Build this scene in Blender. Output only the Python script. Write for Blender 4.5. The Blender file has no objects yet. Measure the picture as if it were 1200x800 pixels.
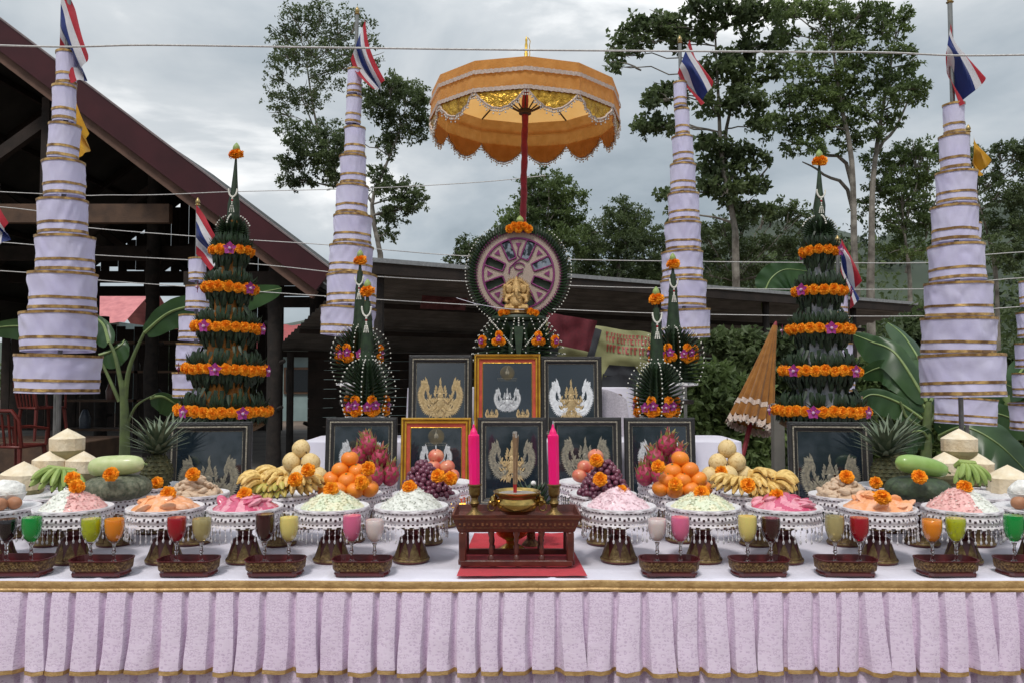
import bpy, math, random
import numpy as np
from mathutils import Vector, Matrix, Euler, noise as mnoise
from math import sin, cos, pi, radians as R
random.seed(7); rng = np.random.default_rng(7)
S = bpy.context.scene
C = S.collection
# ---------------------------------------------------------------- camera
CAMZ = 1.35; F = 933.0; PITCH = math.atan(40/933)
cam = bpy.data.cameras.new('camera'); camo = bpy.data.objects.new('camera', cam); C.objects.link(camo)
camo.location = (0, 0, CAMZ); camo.rotation_euler = (pi/2 + PITCH, 0, 0)
cam.lens = 28; cam.sensor_width = 36; cam.clip_start = 0.05; cam.clip_end = 2000
S.camera = camo
S.render.resolution_x = 1024; S.render.resolution_y = 682
# ---------------------------------------------------------------- world: overcast
SUN_EL, SUN_AZ = R(58), R(200)
w = bpy.data.worlds.new('World'); S.world = w; w.use_nodes = True
nt = w.node_tree; N = nt.nodes; L = nt.links; N.clear()
out = N.new('ShaderNodeOutputWorld'); bg = N.new('ShaderNodeBackground'); L.new(bg.outputs[0], out.inputs[0])
bg.inputs['Strength'].default_value = 0.1
sky = N.new('ShaderNodeTexSky'); sky.sky_type = 'NISHITA'; sky.sun_disc = False
sky.sun_elevation = SUN_EL; sky.sun_rotation = SUN_AZ
tc = N.new('ShaderNodeTexCoord')
mp = N.new('ShaderNodeMapping'); mp.inputs['Scale'].default_value = (1.0, 1.0, 2.4); mp.inputs['Location'].default_value = (0.35, 0.1, 0.2)
L.new(tc.outputs['Generated'], mp.inputs[0])
n1 = N.new('ShaderNodeTexNoise'); n1.inputs['Scale'].default_value = 2.3; n1.inputs['Detail'].default_value = 7; n1.inputs['Roughness'].default_value = .52; n1.inputs['Distortion'].default_value = .3
L.new(mp.outputs[0], n1.inputs['Vector'])
cr = N.new('ShaderNodeValToRGB'); L.new(n1.outputs['Fac'], cr.inputs[0])
e = cr.color_ramp.elements
e[0].position = .34; e[0].color = (.23, .275, .31, 1)
e[1].position = .66; e[1].color = (.95, .95, .94, 1)
a = e.new(.47); a.color = (.37, .415, .45, 1)
a = e.new(.58); a.color = (.53, .56, .58, 1)
# overcast skies are brighter overhead (smooth, same all round)
sx = N.new('ShaderNodeSeparateXYZ'); L.new(tc.outputs['Generated'], sx.inputs[0])
mr = N.new('ShaderNodeMapRange'); mr.inputs['From Min'].default_value = .35; mr.inputs['From Max'].default_value = 1
mr.inputs['To Min'].default_value = 10.0; mr.inputs['To Max'].default_value = 18.0
L.new(sx.outputs['Z'], mr.inputs['Value'])
vm = N.new('ShaderNodeVectorMath'); vm.operation = 'SCALE'; L.new(cr.outputs[0], vm.inputs[0]); L.new(mr.outputs[0], vm.inputs['Scale'])
mx = N.new('ShaderNodeMix'); mx.data_type = 'RGBA'; mx.inputs['Factor'].default_value = .93
L.new(sky.outputs[0], mx.inputs[6]); L.new(vm.outputs[0], mx.inputs[7]); L.new(mx.outputs[2], bg.inputs[0])
# ---------------------------------------------------------------- sun behind thin cloud
sl = bpy.data.lights.new('sun', 'SUN'); so = bpy.data.objects.new('sun', sl); C.objects.link(so)
sl.energy = 1.5; sl.angle = R(11); sl.color = (1, .96, .9)
sd = Vector((sin(SUN_AZ)*cos(SUN_EL), cos(SUN_AZ)*cos(SUN_EL), sin(SUN_EL)))
so.rotation_euler = sd.to_track_quat('Z', 'Y').to_euler()
S.view_settings.view_transform = 'Standard'; S.view_settings.look = 'None'
S.view_settings.exposure = 0.36; S.view_settings.gamma = 1
S.render.engine = 'CYCLES'

# ---------------------------------------------------------------- placing
def W(px, py, Y):
    """point at depth Y seen at photo pixel px, py"""
    x = (px-600)/F; z = (400-py)/F
    d = (x, cos(PITCH) - z*sin(PITCH), sin(PITCH) + z*cos(PITCH))
    k = Y/d[1]
    return Vector((d[0]*k, Y, CAMZ + d[2]*k))
def onz(px, py, z):
    x = (px-600)/F; zz = (400-py)/F
    d = (x, cos(PITCH) - zz*sin(PITCH), sin(PITCH) + zz*cos(PITCH))
    k = (z-CAMZ)/d[2]
    return Vector((d[0]*k, d[1]*k, z))
def PXM(Y): return Y/F      # metres per pixel
# ---------------------------------------------------------------- mesh building
class MB:
    def __init__(s): s.v = []; s.f = []; s.m = []; s.n = 0; s.uv = None
    def add(s, VF, m=0, loc=None, rot=None, sc=None):
        V, Fc = VF
        V = np.asarray(V, float)
        if sc is not None: V = V*np.array(sc)
        if rot is not None:
            M = np.array(rot if isinstance(rot, Matrix) else Euler(rot).to_matrix())[:3,:3]; V = V @ M.T
        if loc is not None: V = V + np.array(loc)
        s.v.append(V)
        if isinstance(Fc, np.ndarray): Fl = (Fc + s.n).tolist()
        else:
            n = s.n; Fl = [tuple(i+n for i in f) for f in Fc]
        s.f += Fl; s.m += [m]*len(Fl); s.n += len(V)
        return s
    def mesh(s, name, mats, smooth=True):
        me = bpy.data.meshes.new(name)
        V = np.concatenate(s.v) if s.v else np.zeros((0,3))
        me.from_pydata(V.tolist(), [], s.f)
        if not isinstance(mats, (list, tuple)): mats = [mats]
        for m in mats: me.materials.append(m)
        if len(mats) > 1: me.polygons.foreach_set('material_index', np.array(s.m, dtype=np.int32))
        me.polygons.foreach_set('use_smooth', np.full(len(s.f), smooth))
        me.update()
        if smooth:
            try: me.set_sharp_from_angle(angle=R(40))
            except Exception: pass
        return me
def link(o, parent=None):
    C.objects.link(o)
    if parent: o.parent = parent
    return o
def part(name, mb, mats, parent=None, loc=(0,0,0), rot=(0,0,0), smooth=True, stuff=False, label=None, sc=None):
    me = mb.mesh(name, mats, smooth) if isinstance(mb, MB) else mb
    o = bpy.data.objects.new(name, me); o.location = loc; o.rotation_euler = rot
    if sc is not None: o.scale = sc if isinstance(sc, (tuple, list)) else (sc,)*3
    link(o, parent)
    if stuff: o['kind'] = 'stuff'
    if label: o['label'] = label
    return o
def tag(o, label, cat, group=None):
    o['label'] = label; o['category'] = cat
    if group: o['group'] = group
    return o
def thing(name, label, cat, loc=(0,0,0), rot=(0,0,0), group=None, sc=1):
    o = bpy.data.objects.new(name, None); o.empty_display_size = .05
    o.location = loc; o.rotation_euler = rot; o.scale = (sc,)*3; C.objects.link(o)
    return tag(o, label, cat, group)
def struct(name, mb, mats, parent=None, smooth=False):
    o = part(name, mb, mats, parent, smooth=smooth)
    if not parent: o['kind'] = 'structure'
    return o
def dup(root, label, loc, rot=None, sc=None, group=None):
    r = root.copy(); C.objects.link(r); r['label'] = label; r.location = loc
    if rot is not None: r.rotation_euler = rot
    if sc is not None: r.scale = (sc,)*3 if not isinstance(sc, (tuple, list)) else sc
    if group: r['group'] = group
    for ch in KIDS(root):
        c = ch.copy(); C.objects.link(c); c.parent = r
        for g in KIDS(ch):
            d = g.copy(); C.objects.link(d); d.parent = c
    return r
_k = {}
def KIDS(o):
    if o.name not in _k: _k[o.name] = [c for c in C.objects if c.parent == o]
    return _k[o.name]
# ---- primitives, each gives (V, F)
def box(cx, cy, cz, sx, sy, sz):
    x, y, z = sx/2, sy/2, sz/2
    V = [(cx+a*x, cy+b*y, cz+c*z) for c in (-1,1) for b in (-1,1) for a in (-1,1)]
    return np.array(V), [(0,2,3,1),(4,5,7,6),(0,1,5,4),(2,6,7,3),(0,4,6,2),(1,3,7,5)]
def bbox_(cx, cy, cz, sx, sy, sz, b=.004):
    """box with chamfered edges"""
    V = []; 
    for (ax) in range(3): pass
    h = np.array([sx, sy, sz])/2
    idx = {}
    for c in (-1,1):
        for bb in (-1,1):
            for a in (-1,1):
                s = np.array([a,bb,c])
                for k in range(3):
                    p = s*(h-b); p[k] = s[k]*h[k]
                    idx[(a,bb,c,k)] = len(V); V.append(p+np.array([cx,cy,cz]))
    Fc = []
    for k in range(3):
        i, j = [(1,2),(2,0),(0,1)][k]
        for s in (-1,1):
            q = []
            for (u,v) in ((-1,-1),(1,-1),(1,1),(-1,1)):
                t = [0,0,0]; t[k] = s; t[i] = u; t[j] = v; q.append(idx[(*t,k)])
            Fc.append(tuple(q) if s > 0 else tuple(q[::-1]))
    for k in range(3):
        i, j = [(1,2),(2,0),(0,1)][k]
        for u in (-1,1):
            for v in (-1,1):
                t0 = [0,0,0]; t0[k] = -1; t0[i] = u; t0[j] = v
                t1 = list(t0); t1[k] = 1
                q = (idx[(*t0,i)], idx[(*t1,i)], idx[(*t1,j)], idx[(*t0,j)])
                Fc.append(q if u*v < 0 else q[::-1])
    for a in (-1,1):
        for bb in (-1,1):
            for c in (-1,1):
                q = (idx[(a,bb,c,0)], idx[(a,bb,c,1)], idx[(a,bb,c,2)])
                Fc.append(q if a*bb*c > 0 else q[::-1])
    return np.array(V), Fc
def lathe(prof, n=24, cap0=False, cap1=False, wob=None):
    V = []; m = len(prof)
    for i in range(n):
        t = 2*pi*i/n
        for (r, z) in prof:
            rr = r*(wob(t, z) if wob else 1)
            V.append((rr*cos(t), rr*sin(t), z))
    Fc = []
    for i in range(n):
        j = (i+1) % n
        for k in range(m-1): Fc.append((i*m+k, j*m+k, j*m+k+1, i*m+k+1))
    if cap0: Fc.append(tuple(i*m for i in range(n))[::-1])
    if cap1: Fc.append(tuple(i*m+m-1 for i in range(n)))
    return np.array(V), Fc
def tube(pts, rad, n=8, cap=True):
    pts = [Vector(p) for p in pts]
    if not hasattr(rad, '__len__'): rad = [rad]*len(pts)
    V = []; Fc = []
    up = None
    for i, p in enumerate(pts):
        t = (pts[min(i+1, len(pts)-1)] - pts[max(i-1, 0)]).normalized()
        if up is None:
            up = Vector((0,0,1)) if abs(t.z) < .9 else Vector((1,0,0))
        a = t.cross(up).normalized(); b = a.cross(t).normalized(); up = b
        for k in range(n):
            th = 2*pi*k/n; V.append(p + (a*cos(th) + b*sin(th))*rad[i])
    for i in range(len(pts)-1):
        for k in range(n):
            k2 = (k+1) % n
            Fc.append((i*n+k, i*n+k2, (i+1)*n+k2, (i+1)*n+k))
    if cap:
        Fc.append(tuple(range(n))[::-1]); Fc.append(tuple((len(pts)-1)*n+k for k in range(n)))
    return np.array([tuple(v) for v in V]), Fc
def ball(r=1, nu=14, nv=9, disp=None):
    V = [(0,0,-r)]
    for j in range(1, nv):
        ph = -pi/2 + pi*j/nv
        for i in range(nu):
            t = 2*pi*i/nu; V.append((r*cos(ph)*cos(t), r*cos(ph)*sin(t), r*sin(ph)))
    V.append((0,0,r)); Fc = []
    for i in range(nu):
        i2 = (i+1) % nu
        Fc.append((0, 1+i2, 1+i))
        for j in range(nv-2):
            a = 1+j*nu
            Fc.append((a+i, a+i2, a+nu+i2, a+nu+i))
        Fc.append((1+(nv-2)*nu+i, 1+(nv-2)*nu+i2, len(V)-1))
    V = np.array(V)
    if disp: V = np.array([disp(v) for v in V])
    return V, Fc
def grid(fn, nu, nv):
    V = [fn(i/nu, j/nv) for j in range(nv+1) for i in range(nu+1)]
    Fc = [(j*(nu+1)+i, j*(nu+1)+i+1, (j+1)*(nu+1)+i+1, (j+1)*(nu+1)+i) for j in range(nv) for i in range(nu)]
    return np.array([tuple(v) for v in V]), Fc
def prism(poly, t, axis=1):
    """polygon in xz extruded by t along y"""
    n = len(poly)
    V = [(x, -t/2, z) for x, z in poly] + [(x, t/2, z) for x, z in poly]
    Fc = [tuple(range(n)), tuple(range(n, 2*n))[::-1]] + [(i, i+n, (i+1) % n + n, (i+1) % n) for i in range(n)]
    return np.array(V), Fc
def ns(x, y, z, s=1.): return mnoise.noise(Vector((x*s, y*s, z*s)))
def lerp(a, b, t): return a + (b-a)*t
def smooth_path(pts, n=6):
    """Catmull-Rom through pts (tuples of any length)"""
    P = [np.array(p, float) for p in pts]; o = []
    for i in range(len(P)-1):
        p0 = P[max(i-1, 0)]; p1 = P[i]; p2 = P[i+1]; p3 = P[min(i+2, len(P)-1)]
        for k in range(n):
            t = k/n
            o.append(.5*((2*p1) + (-p0+p2)*t + (2*p0-5*p1+4*p2-p3)*t*t + (-p0+3*p1-3*p2+p3)*t**3))
    o.append(P[-1]); return o
# ---------------------------------------------------------------- materials
MATS = {}
def mat(name, col, rough=.6, metal=0, var=.12, vs=30, col2=None, bump=0, bs=80, spec=None, coat=0, sheen=0, trans=0, sub=0, emit=0, thr=None, detail=3, obj=True, ior=None, alpha=1):
    """principled with noise between two colours + fine bump"""
    if name in MATS: return MATS[name]
    m = bpy.data.materials.new(name); m.use_nodes = True; t = m.node_tree; b = t.nodes['Principled BSDF']
    c = tuple(col)
    c2 = tuple(col2) if col2 else tuple(max(0, x*(1-2*var)) for x in c)
    c1 = c if col2 else tuple(min(1, x*(1+var)) for x in c)
    g = t.nodes.new('ShaderNodeTexCoord')
    src = g.outputs['Object']
    if not obj:
        gg = t.nodes.new('ShaderNodeNewGeometry'); src = gg.outputs['Position']
    nz = t.nodes.new('ShaderNodeTexNoise'); nz.inputs['Scale'].default_value = vs; nz.inputs['Detail'].default_value = detail
    t.links.new(src, nz.inputs['Vector'])
    r = t.nodes.new('ShaderNodeValToRGB')
    r.color_ramp.elements[0].position = thr[0] if thr else .3; r.color_ramp.elements[1].position = thr[1] if thr else .7
    r.color_ramp.elements[0].color = (*c2, 1); r.color_ramp.elements[1].color = (*c1, 1)
    t.links.new(nz.outputs['Fac'], r.inputs[0]); t.links.new(r.outputs[0], b.inputs['Base Color'])
    b.inputs['Roughness'].default_value = rough; b.inputs['Metallic'].default_value = metal
    if spec is not None: b.inputs['Specular IOR Level'].default_value = spec
    if coat: b.inputs['Coat Weight'].default_value = coat; b.inputs['Coat Roughness'].default_value = .1
    if sheen: b.inputs['Sheen Weight'].default_value = sheen
    if trans: b.inputs['Transmission Weight'].default_value = trans
    if ior: b.inputs['IOR'].default_value = ior
    if sub:
        b.inputs['Subsurface Weight'].default_value = sub; b.inputs['Subsurface Radius'].default_value = (.01,.006,.004); b.inputs['Subsurface Scale'].default_value = 1
    if bump:
        n2 = t.nodes.new('ShaderNodeTexNoise'); n2.inputs['Scale'].default_value = bs; n2.inputs['Detail'].default_value = 4
        t.links.new(src, n2.inputs['Vector'])
        bp = t.nodes.new('ShaderNodeBump'); bp.inputs['Strength'].default_value = bump; bp.inputs['Distance'].default_value = .01
        t.links.new(n2.outputs['Fac'], bp.inputs['Height']); t.links.new(bp.outputs[0], b.inputs['Normal'])
    MATS[name] = m
    return m
def leafmat(name, c1, c2, vs=2.0, rough=.55, trans=.25):
    """leaf: two greens mixed by position, part of the light comes through"""
    if name in MATS: return MATS[name]
    m = mat(name, c1, rough, col2=c2, vs=vs, detail=5, obj=False)
    t = m.node_tree; b = t.nodes['Principled BSDF']; o = t.nodes['Material Output']
    tr = t.nodes.new('ShaderNodeBsdfTranslucent'); ms = t.nodes.new('ShaderNodeMixShader'); ms.inputs[0].default_value = trans
    t.links.new(t.nodes['Color Ramp'].outputs[0], tr.inputs[0])
    t.links.new(b.outputs[0], ms.inputs[1]); t.links.new(tr.outputs[0], ms.inputs[2]); t.links.new(ms.outputs[0], o.inputs[0])
    return m
def fabricmat(name, c, c2=None, trans=.3, rough=.9, vs=8, bump=.25, bs=500, weave=0):
    m = mat(name, c, rough, col2=c2 or tuple(x*.93 for x in c), vs=vs, bump=bump, bs=bs, sheen=.2)
    t = m.node_tree; b = t.nodes['Principled BSDF']; o = t.nodes['Material Output']
    tr = t.nodes.new('ShaderNodeBsdfTranslucent'); ms = t.nodes.new('ShaderNodeMixShader'); ms.inputs[0].default_value = trans
    t.links.new(t.nodes['Color Ramp'].outputs[0], tr.inputs[0])
    t.links.new(b.outputs[0], ms.inputs[1]); t.links.new(tr.outputs[0], ms.inputs[2]); t.links.new(ms.outputs[0], o.inputs[0])
    return m
# ================================================================ SETTING
M_ground = mat('dirt', (.20,.15,.115), .95, vs=1.2, col2=(.12,.085,.065), bump=.6, bs=12, detail=8)
M_conc = mat('concrete', (.16,.14,.125), .9, vs=2, col2=(.09,.08,.072), bump=.3, bs=30, detail=8)
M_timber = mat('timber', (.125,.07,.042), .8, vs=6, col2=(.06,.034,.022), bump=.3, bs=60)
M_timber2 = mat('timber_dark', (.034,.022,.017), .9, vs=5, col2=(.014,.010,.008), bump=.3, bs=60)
M_trunkpost = mat('bark_dark', (.03,.022,.018), .9, vs=12, col2=(.012,.01,.009), bump=.8, bs=25)
M_maroon_metal = mat('maroon_metal', (.060,.013,.017), .5, vs=3, col2=(.038,.009,.012), spec=.25)
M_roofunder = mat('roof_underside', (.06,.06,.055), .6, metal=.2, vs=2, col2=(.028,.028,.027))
M_roofsheet = mat('zinc_sheet', (.20,.195,.19), .55, metal=.25, vs=3, col2=(.10,.098,.095), bump=.1, bs=30)
M_pink = mat('pink_roof', (.62,.22,.22), .6, vs=4, col2=(.45,.14,.15))
M_redroof = mat('red_roof', (.35,.05,.05), .6, vs=4)
M_tealwall = mat('pale_teal_wall', (.30,.40,.40), .9, vs=2, col2=(.22,.30,.30))
M_redplastic = mat('red_plastic', (.13,.02,.015), .4, vs=5, spec=.4)
M_hill = leafmat('hill_green', (.045,.065,.03), (.018,.03,.014), vs=.15, trans=.05)
# ground
g = MB(); 
def gz(u, v):
    x = (u-.5)*700; y = -60 + v**2*760
    return (x, y, 0.03*ns(x, y, 0, .3) if y > 4 else 0)
g.add(grid(gz, 90, 110)); struct('ground', g, M_ground, smooth=True)
# hill
HP = [(-400,400),(0,395),(330,372),(440,352),(690,318),(800,290),(870,252),(915,243),(960,262),(1040,262),(1120,235),(1250,225),(1700,250)]
def hy(px): return float(np.interp(px, [p[0] for p in HP], [p[1] for p in HP]))
h = MB()
def hz(u, v):
    px = -400 + u*2100; Y = 55 + v*60
    top = W(px, hy(px), 100).z
    p = W(px, 400, 100); x = p.x*(Y/100)
    k = math.sin(min(1, v/.75)*pi/2)
    return (x, Y, top*k*(.93+.1*ns(px*.02, v*3, 0)) - .5)
h.add(grid(hz, 120, 24)); struct('wooded_hill', h, M_hill, smooth=True)

# ---- leaves
def leaves(mb, cen, rad, n, size, sub=7, flat=.75, m=0, asp=.5, spread=.16):
    """n small folded leaves gathered in sprays within an ellipsoid"""
    if n < 1: return
    cen = np.array(cen); 
    d = rng.normal(size=(sub, 3)); d /= np.linalg.norm(d, axis=1)[:, None]
    sc = d*rad*(rng.random((sub, 1))**.45)*np.array([1, 1, flat]) + cen
    P = sc[rng.integers(0, sub, n)] + rng.normal(size=(n, 3))*rad*spread*np.array([1,1,.6])
    a = rng.normal(size=(n, 3)); a[:, 2] -= .35; a /= np.linalg.norm(a, axis=1)[:, None]
    b = np.cross(a, rng.normal(size=(n, 3))); b /= np.linalg.norm(b, axis=1)[:, None]
    c = np.cross(a, b)
    s = (size*(.6 + .8*rng.random(n)))[:, None]
    V = np.stack([P, P + a*s*.5 + b*s*asp*.5 + c*s*.08, P + a*s, P + a*s*.5 - b*s*asp*.5 + c*s*.08], 1).reshape(-1, 3)
    Fq = np.arange(4*n).reshape(n, 4)
    mb.add((V, Fq), m)
M_bark = mat('bark', (.30,.27,.23), .9, vs=5, col2=(.10,.085,.07), bump=.6, bs=20, obj=False)
M_leafA = leafmat('leaf_dark', (.15,.20,.075), (.055,.082,.035), vs=1.1, trans=.5)
M_leafB = leafmat('leaf_mid', (.20,.27,.085), (.075,.115,.04), vs=.9, trans=.5)
M_leafC = leafmat('leaf_fresh', (.10,.17,.05), (.03,.06,.02), vs=1.5)
def branch(mb, a, b, r0, r1, wig=.06, n=6):
    a = Vector(a); b = Vector(b); Ln = (b-a).length
    pts = []
    for i in range(n+1):
        t = i/n; p = a.lerp(b, t)
        k = sin(t*pi)*Ln*wig
        p += Vector((ns(i, a.x, b.z, 1.7), ns(b.x, i, a.z, 1.7), ns(a.x, b.x, i, 1.3)+.5))*k
        pts.append(p)
    mb.add(tube(pts, [lerp(r0, r1, i/n) for i in range(n+1)], 6))
def tree(label, Y, trunks, clumps, leafsize, dens, lm, group='trees behind the altar', name='tree', sprays=12, asp=.5, brn=True, tr=.10, twigs=3):
    base = W(*trunks[0][0], Y); base.z = 0
    t = thing(name, label, 'tree', base, group=group)
    tb = MB(); lv = MB(); nodes = []
    for ti, tp in enumerate(trunks):
        pts = [W(px, py, Y + .3*ti) - base for px, py in tp]
        if ti == 0 or True:
            p0 = Vector(pts[0]); p0.z = -.2; pts = [p0] + pts
        pp = smooth_path([tuple(p) for p in pts], 4)
        n = len(pp); tq = tr if (ti == 0 or tp[0][1] > 330) else tr*.45
        if tq < tr: pp = pp[4:]; n = len(pp)
        tb.add(tube(pp, [tq*(1-.82*i/n) for i in range(n)], 8))
        nodes += [(Vector(p), tq*(1-.75*i/n)) for i, p in enumerate(pp) if p[2] > pts[1].z*.8]
    pm = Y/F
    for (cx, cy, r) in clumps:
        dy = (random.random()-.5)*min(2.2, r*pm*1.6)
        c = W(cx, cy, Y) - base + Vector((0, dy, 0)); rr = r*pm
        if brn and nodes:
            nd = min(nodes, key=lambda q: (q[0]-c).length + (1.5*max(0, q[0].z-c.z)))
            branch(tb, nd[0], c, max(.015, nd[1]*.45), .012)
            for _ in range(twigs):
                e = c + Vector((random.uniform(-1,1), random.uniform(-.6,.6), random.uniform(-.4,1)))*rr*.9
                branch(tb, c.lerp(nd[0], .25), e, .02, .006, .1, 4)
        leaves(lv, c, rr*1.16, int(dens*r*r*.40), leafsize*.54, sub=max(14, int(sprays*r/10)), asp=asp, spread=.10)
    part('trunk', tb, M_bark, t); part('crown', lv, lm, t, stuff=True, smooth=False)
    return t
def Z3(l): return [(290+x*.4124, y*.4124, r*.4124) for x, y, r in l]
def Z4(l): return [(700+x*.4167, y*.4167, r*.4167) for x, y, r in l]
tree('tall thin-leaved tree behind the second white tower, its crown reaching the top edge', 26,
     [[(424,345),(420,280),(395,215),(372,150),(360,80)], [(395,215),(372,160),(352,110)]],
     Z3([(220,45,60),(150,60,50),(280,50,50),(105,100,50),(180,110,60),(250,110,60),(90,150,40),(130,185,62),(215,175,60),(80,215,35),(90,285,45),(150,260,50),(95,325,36),(230,245,60),(170,300,40),(335,60,26),(345,110,30),(300,140,40),(370,180,28),(300,200,40)]),
     .17, 4.2, M_leafA, sprays=16)
tree('dense dark tree with a bent pale trunk right of the second white tower', 22,
     [[(446,320),(444,290),(436,240),(452,195),(470,150)], [(440,262),(415,225),(372,215),(350,200)]],
     Z3([(400,255,50),(450,260,55),(490,290,40),(500,330,32),(380,310,50),(430,330,60),(470,370,40),(390,380,40),(350,280,40),(420,235,30),(150,400,55),(220,370,60),(190,450,60),(130,470,38),(120,520,34),(240,440,55),(170,515,30),(250,500,42),(290,400,40),(380,520,35),(420,545,45),(465,560,45),(440,600,45),(485,590,28),(390,610,35),(400,660,30),(370,490,30),(395,435,30)]),
     .17, 6.5, M_leafA, sprays=16)
tree('round dense tree top showing behind the red umbrella pole', 17,
     [[(640,380),(640,300),(642,260)]],
     [(645,215,24),(625,225,24),(665,232,22),(612,250,24),(640,250,30),(668,258,24),(600,268,18),(630,280,30),(660,285,26),(612,290,25)],
     .13, 9, M_leafB, sprays=20)
tree('small dark bushy tree left of the leaf-framed wheel', 20,
     [[(545,380),(545,320)]],
     [(548,285,16),(535,300,14),(560,300,18),(575,285,18),(585,300,20),(540,318,16)],
     .14, 7, M_leafA, sprays=16)
tree('wide dark bush-like tree between the wheel and the third white tower', 18,
     [[(725,400),(725,320),(722,280)],[(725,330),(755,290)]],
     [(725,255,22),(705,268,24),(745,262,24),(765,280,22),(700,295,26),(735,290,30),(770,305,24),(690,318,24),(720,325,28),(755,325,28),(685,290,16),(785,320,20),(700,345,24),(740,350,28),(775,350,24)],
     .12, 9, M_leafA, sprays=20)
tree('large broad-leaved tree behind the third white tower, with sky between its leaves', 20,
     [[(862,300),(860,262),(846,190),(842,120),(838,40)], [(848,190),(866,100),(880,30)], [(858,250),(885,215),(905,190)]],
     Z4([(80,95,42),(60,150,30),(50,190,22),(110,130,35),(110,60,35),(160,85,40),(180,40,40),(230,60,45),(230,110,40),(270,30,45),(290,90,40),(330,50,50),(380,40,48),(430,45,48),(480,45,45),(520,30,36),(560,20,30),(150,290,35),(130,360,36),(160,340,40),(200,350,36),(190,250,40),(235,255,45),(300,215,45),(350,190,48),(400,150,50),(440,110,45),(410,220,50),(370,270,50),(310,300,40),(420,300,50),(190,545,26),(210,600,26),(340,410,48),(390,430,50),(440,450,42),(330,470,48),(390,500,50),(450,520,40),(350,550,44),(420,580,40),(470,590,30),(300,400,36),(300,520,36),(500,120,40),(480,200,44),(460,360,44)]),
     .26, 2.7, M_leafA, sprays=15, asp=.62, tr=.11)
tree('tallest pale double-trunked tree behind the right leaf tower', 18,
     [[(1003,345),(1001,300),(998,190),(985,120),(975,50)], [(1020,345),(1021,300),(1023,210),(1034,130),(1045,70)], [(999,220),(960,180),(925,160)], [(1022,215),(1050,150),(1068,110)], [(1000,250),(965,205),(940,190)]],
     Z4([(520,40,40),(545,90,40),(600,30,40),(640,40,50),(650,90,45),(700,30,40),(740,45,42),(770,30,30),(820,45,40),(860,50,26),(720,100,42),(780,90,40),(840,90,36),(690,140,45),(600,150,45),(560,200,45),(620,220,50),(680,210,50),(740,180,45),(800,160,42),(860,150,30),(890,180,28),(850,210,42),(790,230,48),(730,250,48),(660,280,50),(590,280,50),(540,270,42),(520,330,42),(580,350,50),(640,350,50),(700,330,50),(760,310,45),(820,280,42),(880,255,34),(905,240,26),(900,280,24),(840,330,34),(620,410,36),(560,400,36),(720,390,40),(790,370,34)]),
     .17, 4.6, M_leafB, sprays=15, tr=.115)
tree('low spreading tree left of the right-hand white tower', 19,
     [[(1066,420),(1066,330),(1060,275)], [(1062,320),(1085,280)]],
     Z4([(800,450,45),(850,430,45),(900,430,45),(940,430,40),(820,500,50),(880,490,50),(930,500,50),(780,530,40),(840,560,50),(900,560,50),(760,580,36),(930,620,50),(870,630,50),(800,620,36),(850,700,50),(920,710,50),(980,440,36)]),
     .14, 6.5, M_leafB, sprays=15)
tree('dark leafy tree at the right edge behind the white tower', 21,
     [[(1170,440),(1168,340),(1165,290)], [(1167,330),(1145,230)]],
     Z4([(1060,430,36),(1110,440,40),(1160,420,45),(1190,430,30),(1080,500,45),(1140,500,42),(1190,480,30),(1110,560,50),(1170,560,50),(1230,440,50),(1240,530,60),(1120,630,55),(1180,640,55),(1240,640,50),(1110,710,55),(1190,720,60)]),
     .15, 6.5, M_leafA, sprays=16)
tree('bushy dark tree below the broad-leaved tree, behind the low roof', 24,
     [[(860,400),(860,330)]],
     Z4([(310,650,42),(360,640,45),(420,620,42),(480,600,36),(520,590,40),(560,610,45),(600,640,40),(320,720,42),(380,700,50),(440,700,50),(500,680,50),(560,700,50),(640,700,45),(300,780,36),(370,780,50),(440,780,50),(510,770,50),(590,780,50),(660,790,50),(300,670,30)]),
     .19, 5.5, M_leafA, sprays=16)
# wood on the hill, one mass
def forest(name, label, rows, size, lm, xr):
    f = MB()
    for (Y, dens, r) in rows:
        px = xr[0]
        while px < xr[1]:
            c = W(px, 400, 100); 
            top = 0 if Y < 0 else W(px, hy(px), 100).z * math.sin(min(1, ((Y-55)/60)/.75)*pi/2) if Y >= 55 else W(px, max(hy(px)+25, 300), Y).z*.86
            if Y < 0: top = 2.3 + 2.2*ns(px*.004, 1, 2) + 1.6*ns(px*.02, 4, 2)
            q = W(px, 400, abs(Y)); rr = r*(.8+.5*random.random())
            for zz in np.arange(max(.5, top-7.5 if Y >= 55 else .5), top, rr*1.1):
                leaves(f, (q.x + random.uniform(-.5,.5)*rr, Y+random.uniform(-1,1)*rr*.6, zz+random.uniform(-.4,.4)*rr), rr, int(dens), size, sub=14, spread=.22)
            px += rr*F/abs(Y)*1.25
    o = part(name, f, lm, None, stuff=True, smooth=False); tag(o, label, 'forest')
forest('forest', 'dark wooded hillside far behind the altar', [(64,260,2.6),(74,240,3.0),(85,240,3.2),(97,260,3.2)], .62, leafmat('leaf_far', (.055,.08,.035), (.018,.030,.015), vs=.35, trans=.1), (640,1560))
forest('wood_behind_camera', 'wooded slope on the near side of the clearing', [(-16,300,1.3),(-19,300,1.6)], .3, M_leafA, (-1400,2600))
forest('hedge_wood', 'dense dark undergrowth behind the banana plants on the right', [(30,420,1.5),(34,420,1.8)], .26, M_leafA, (690,1500))
forest('far_trees', 'low tree line seen between the pavilion posts on the left', [(46,260,1.5)], .4, M_leafA, (-600,470))

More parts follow.
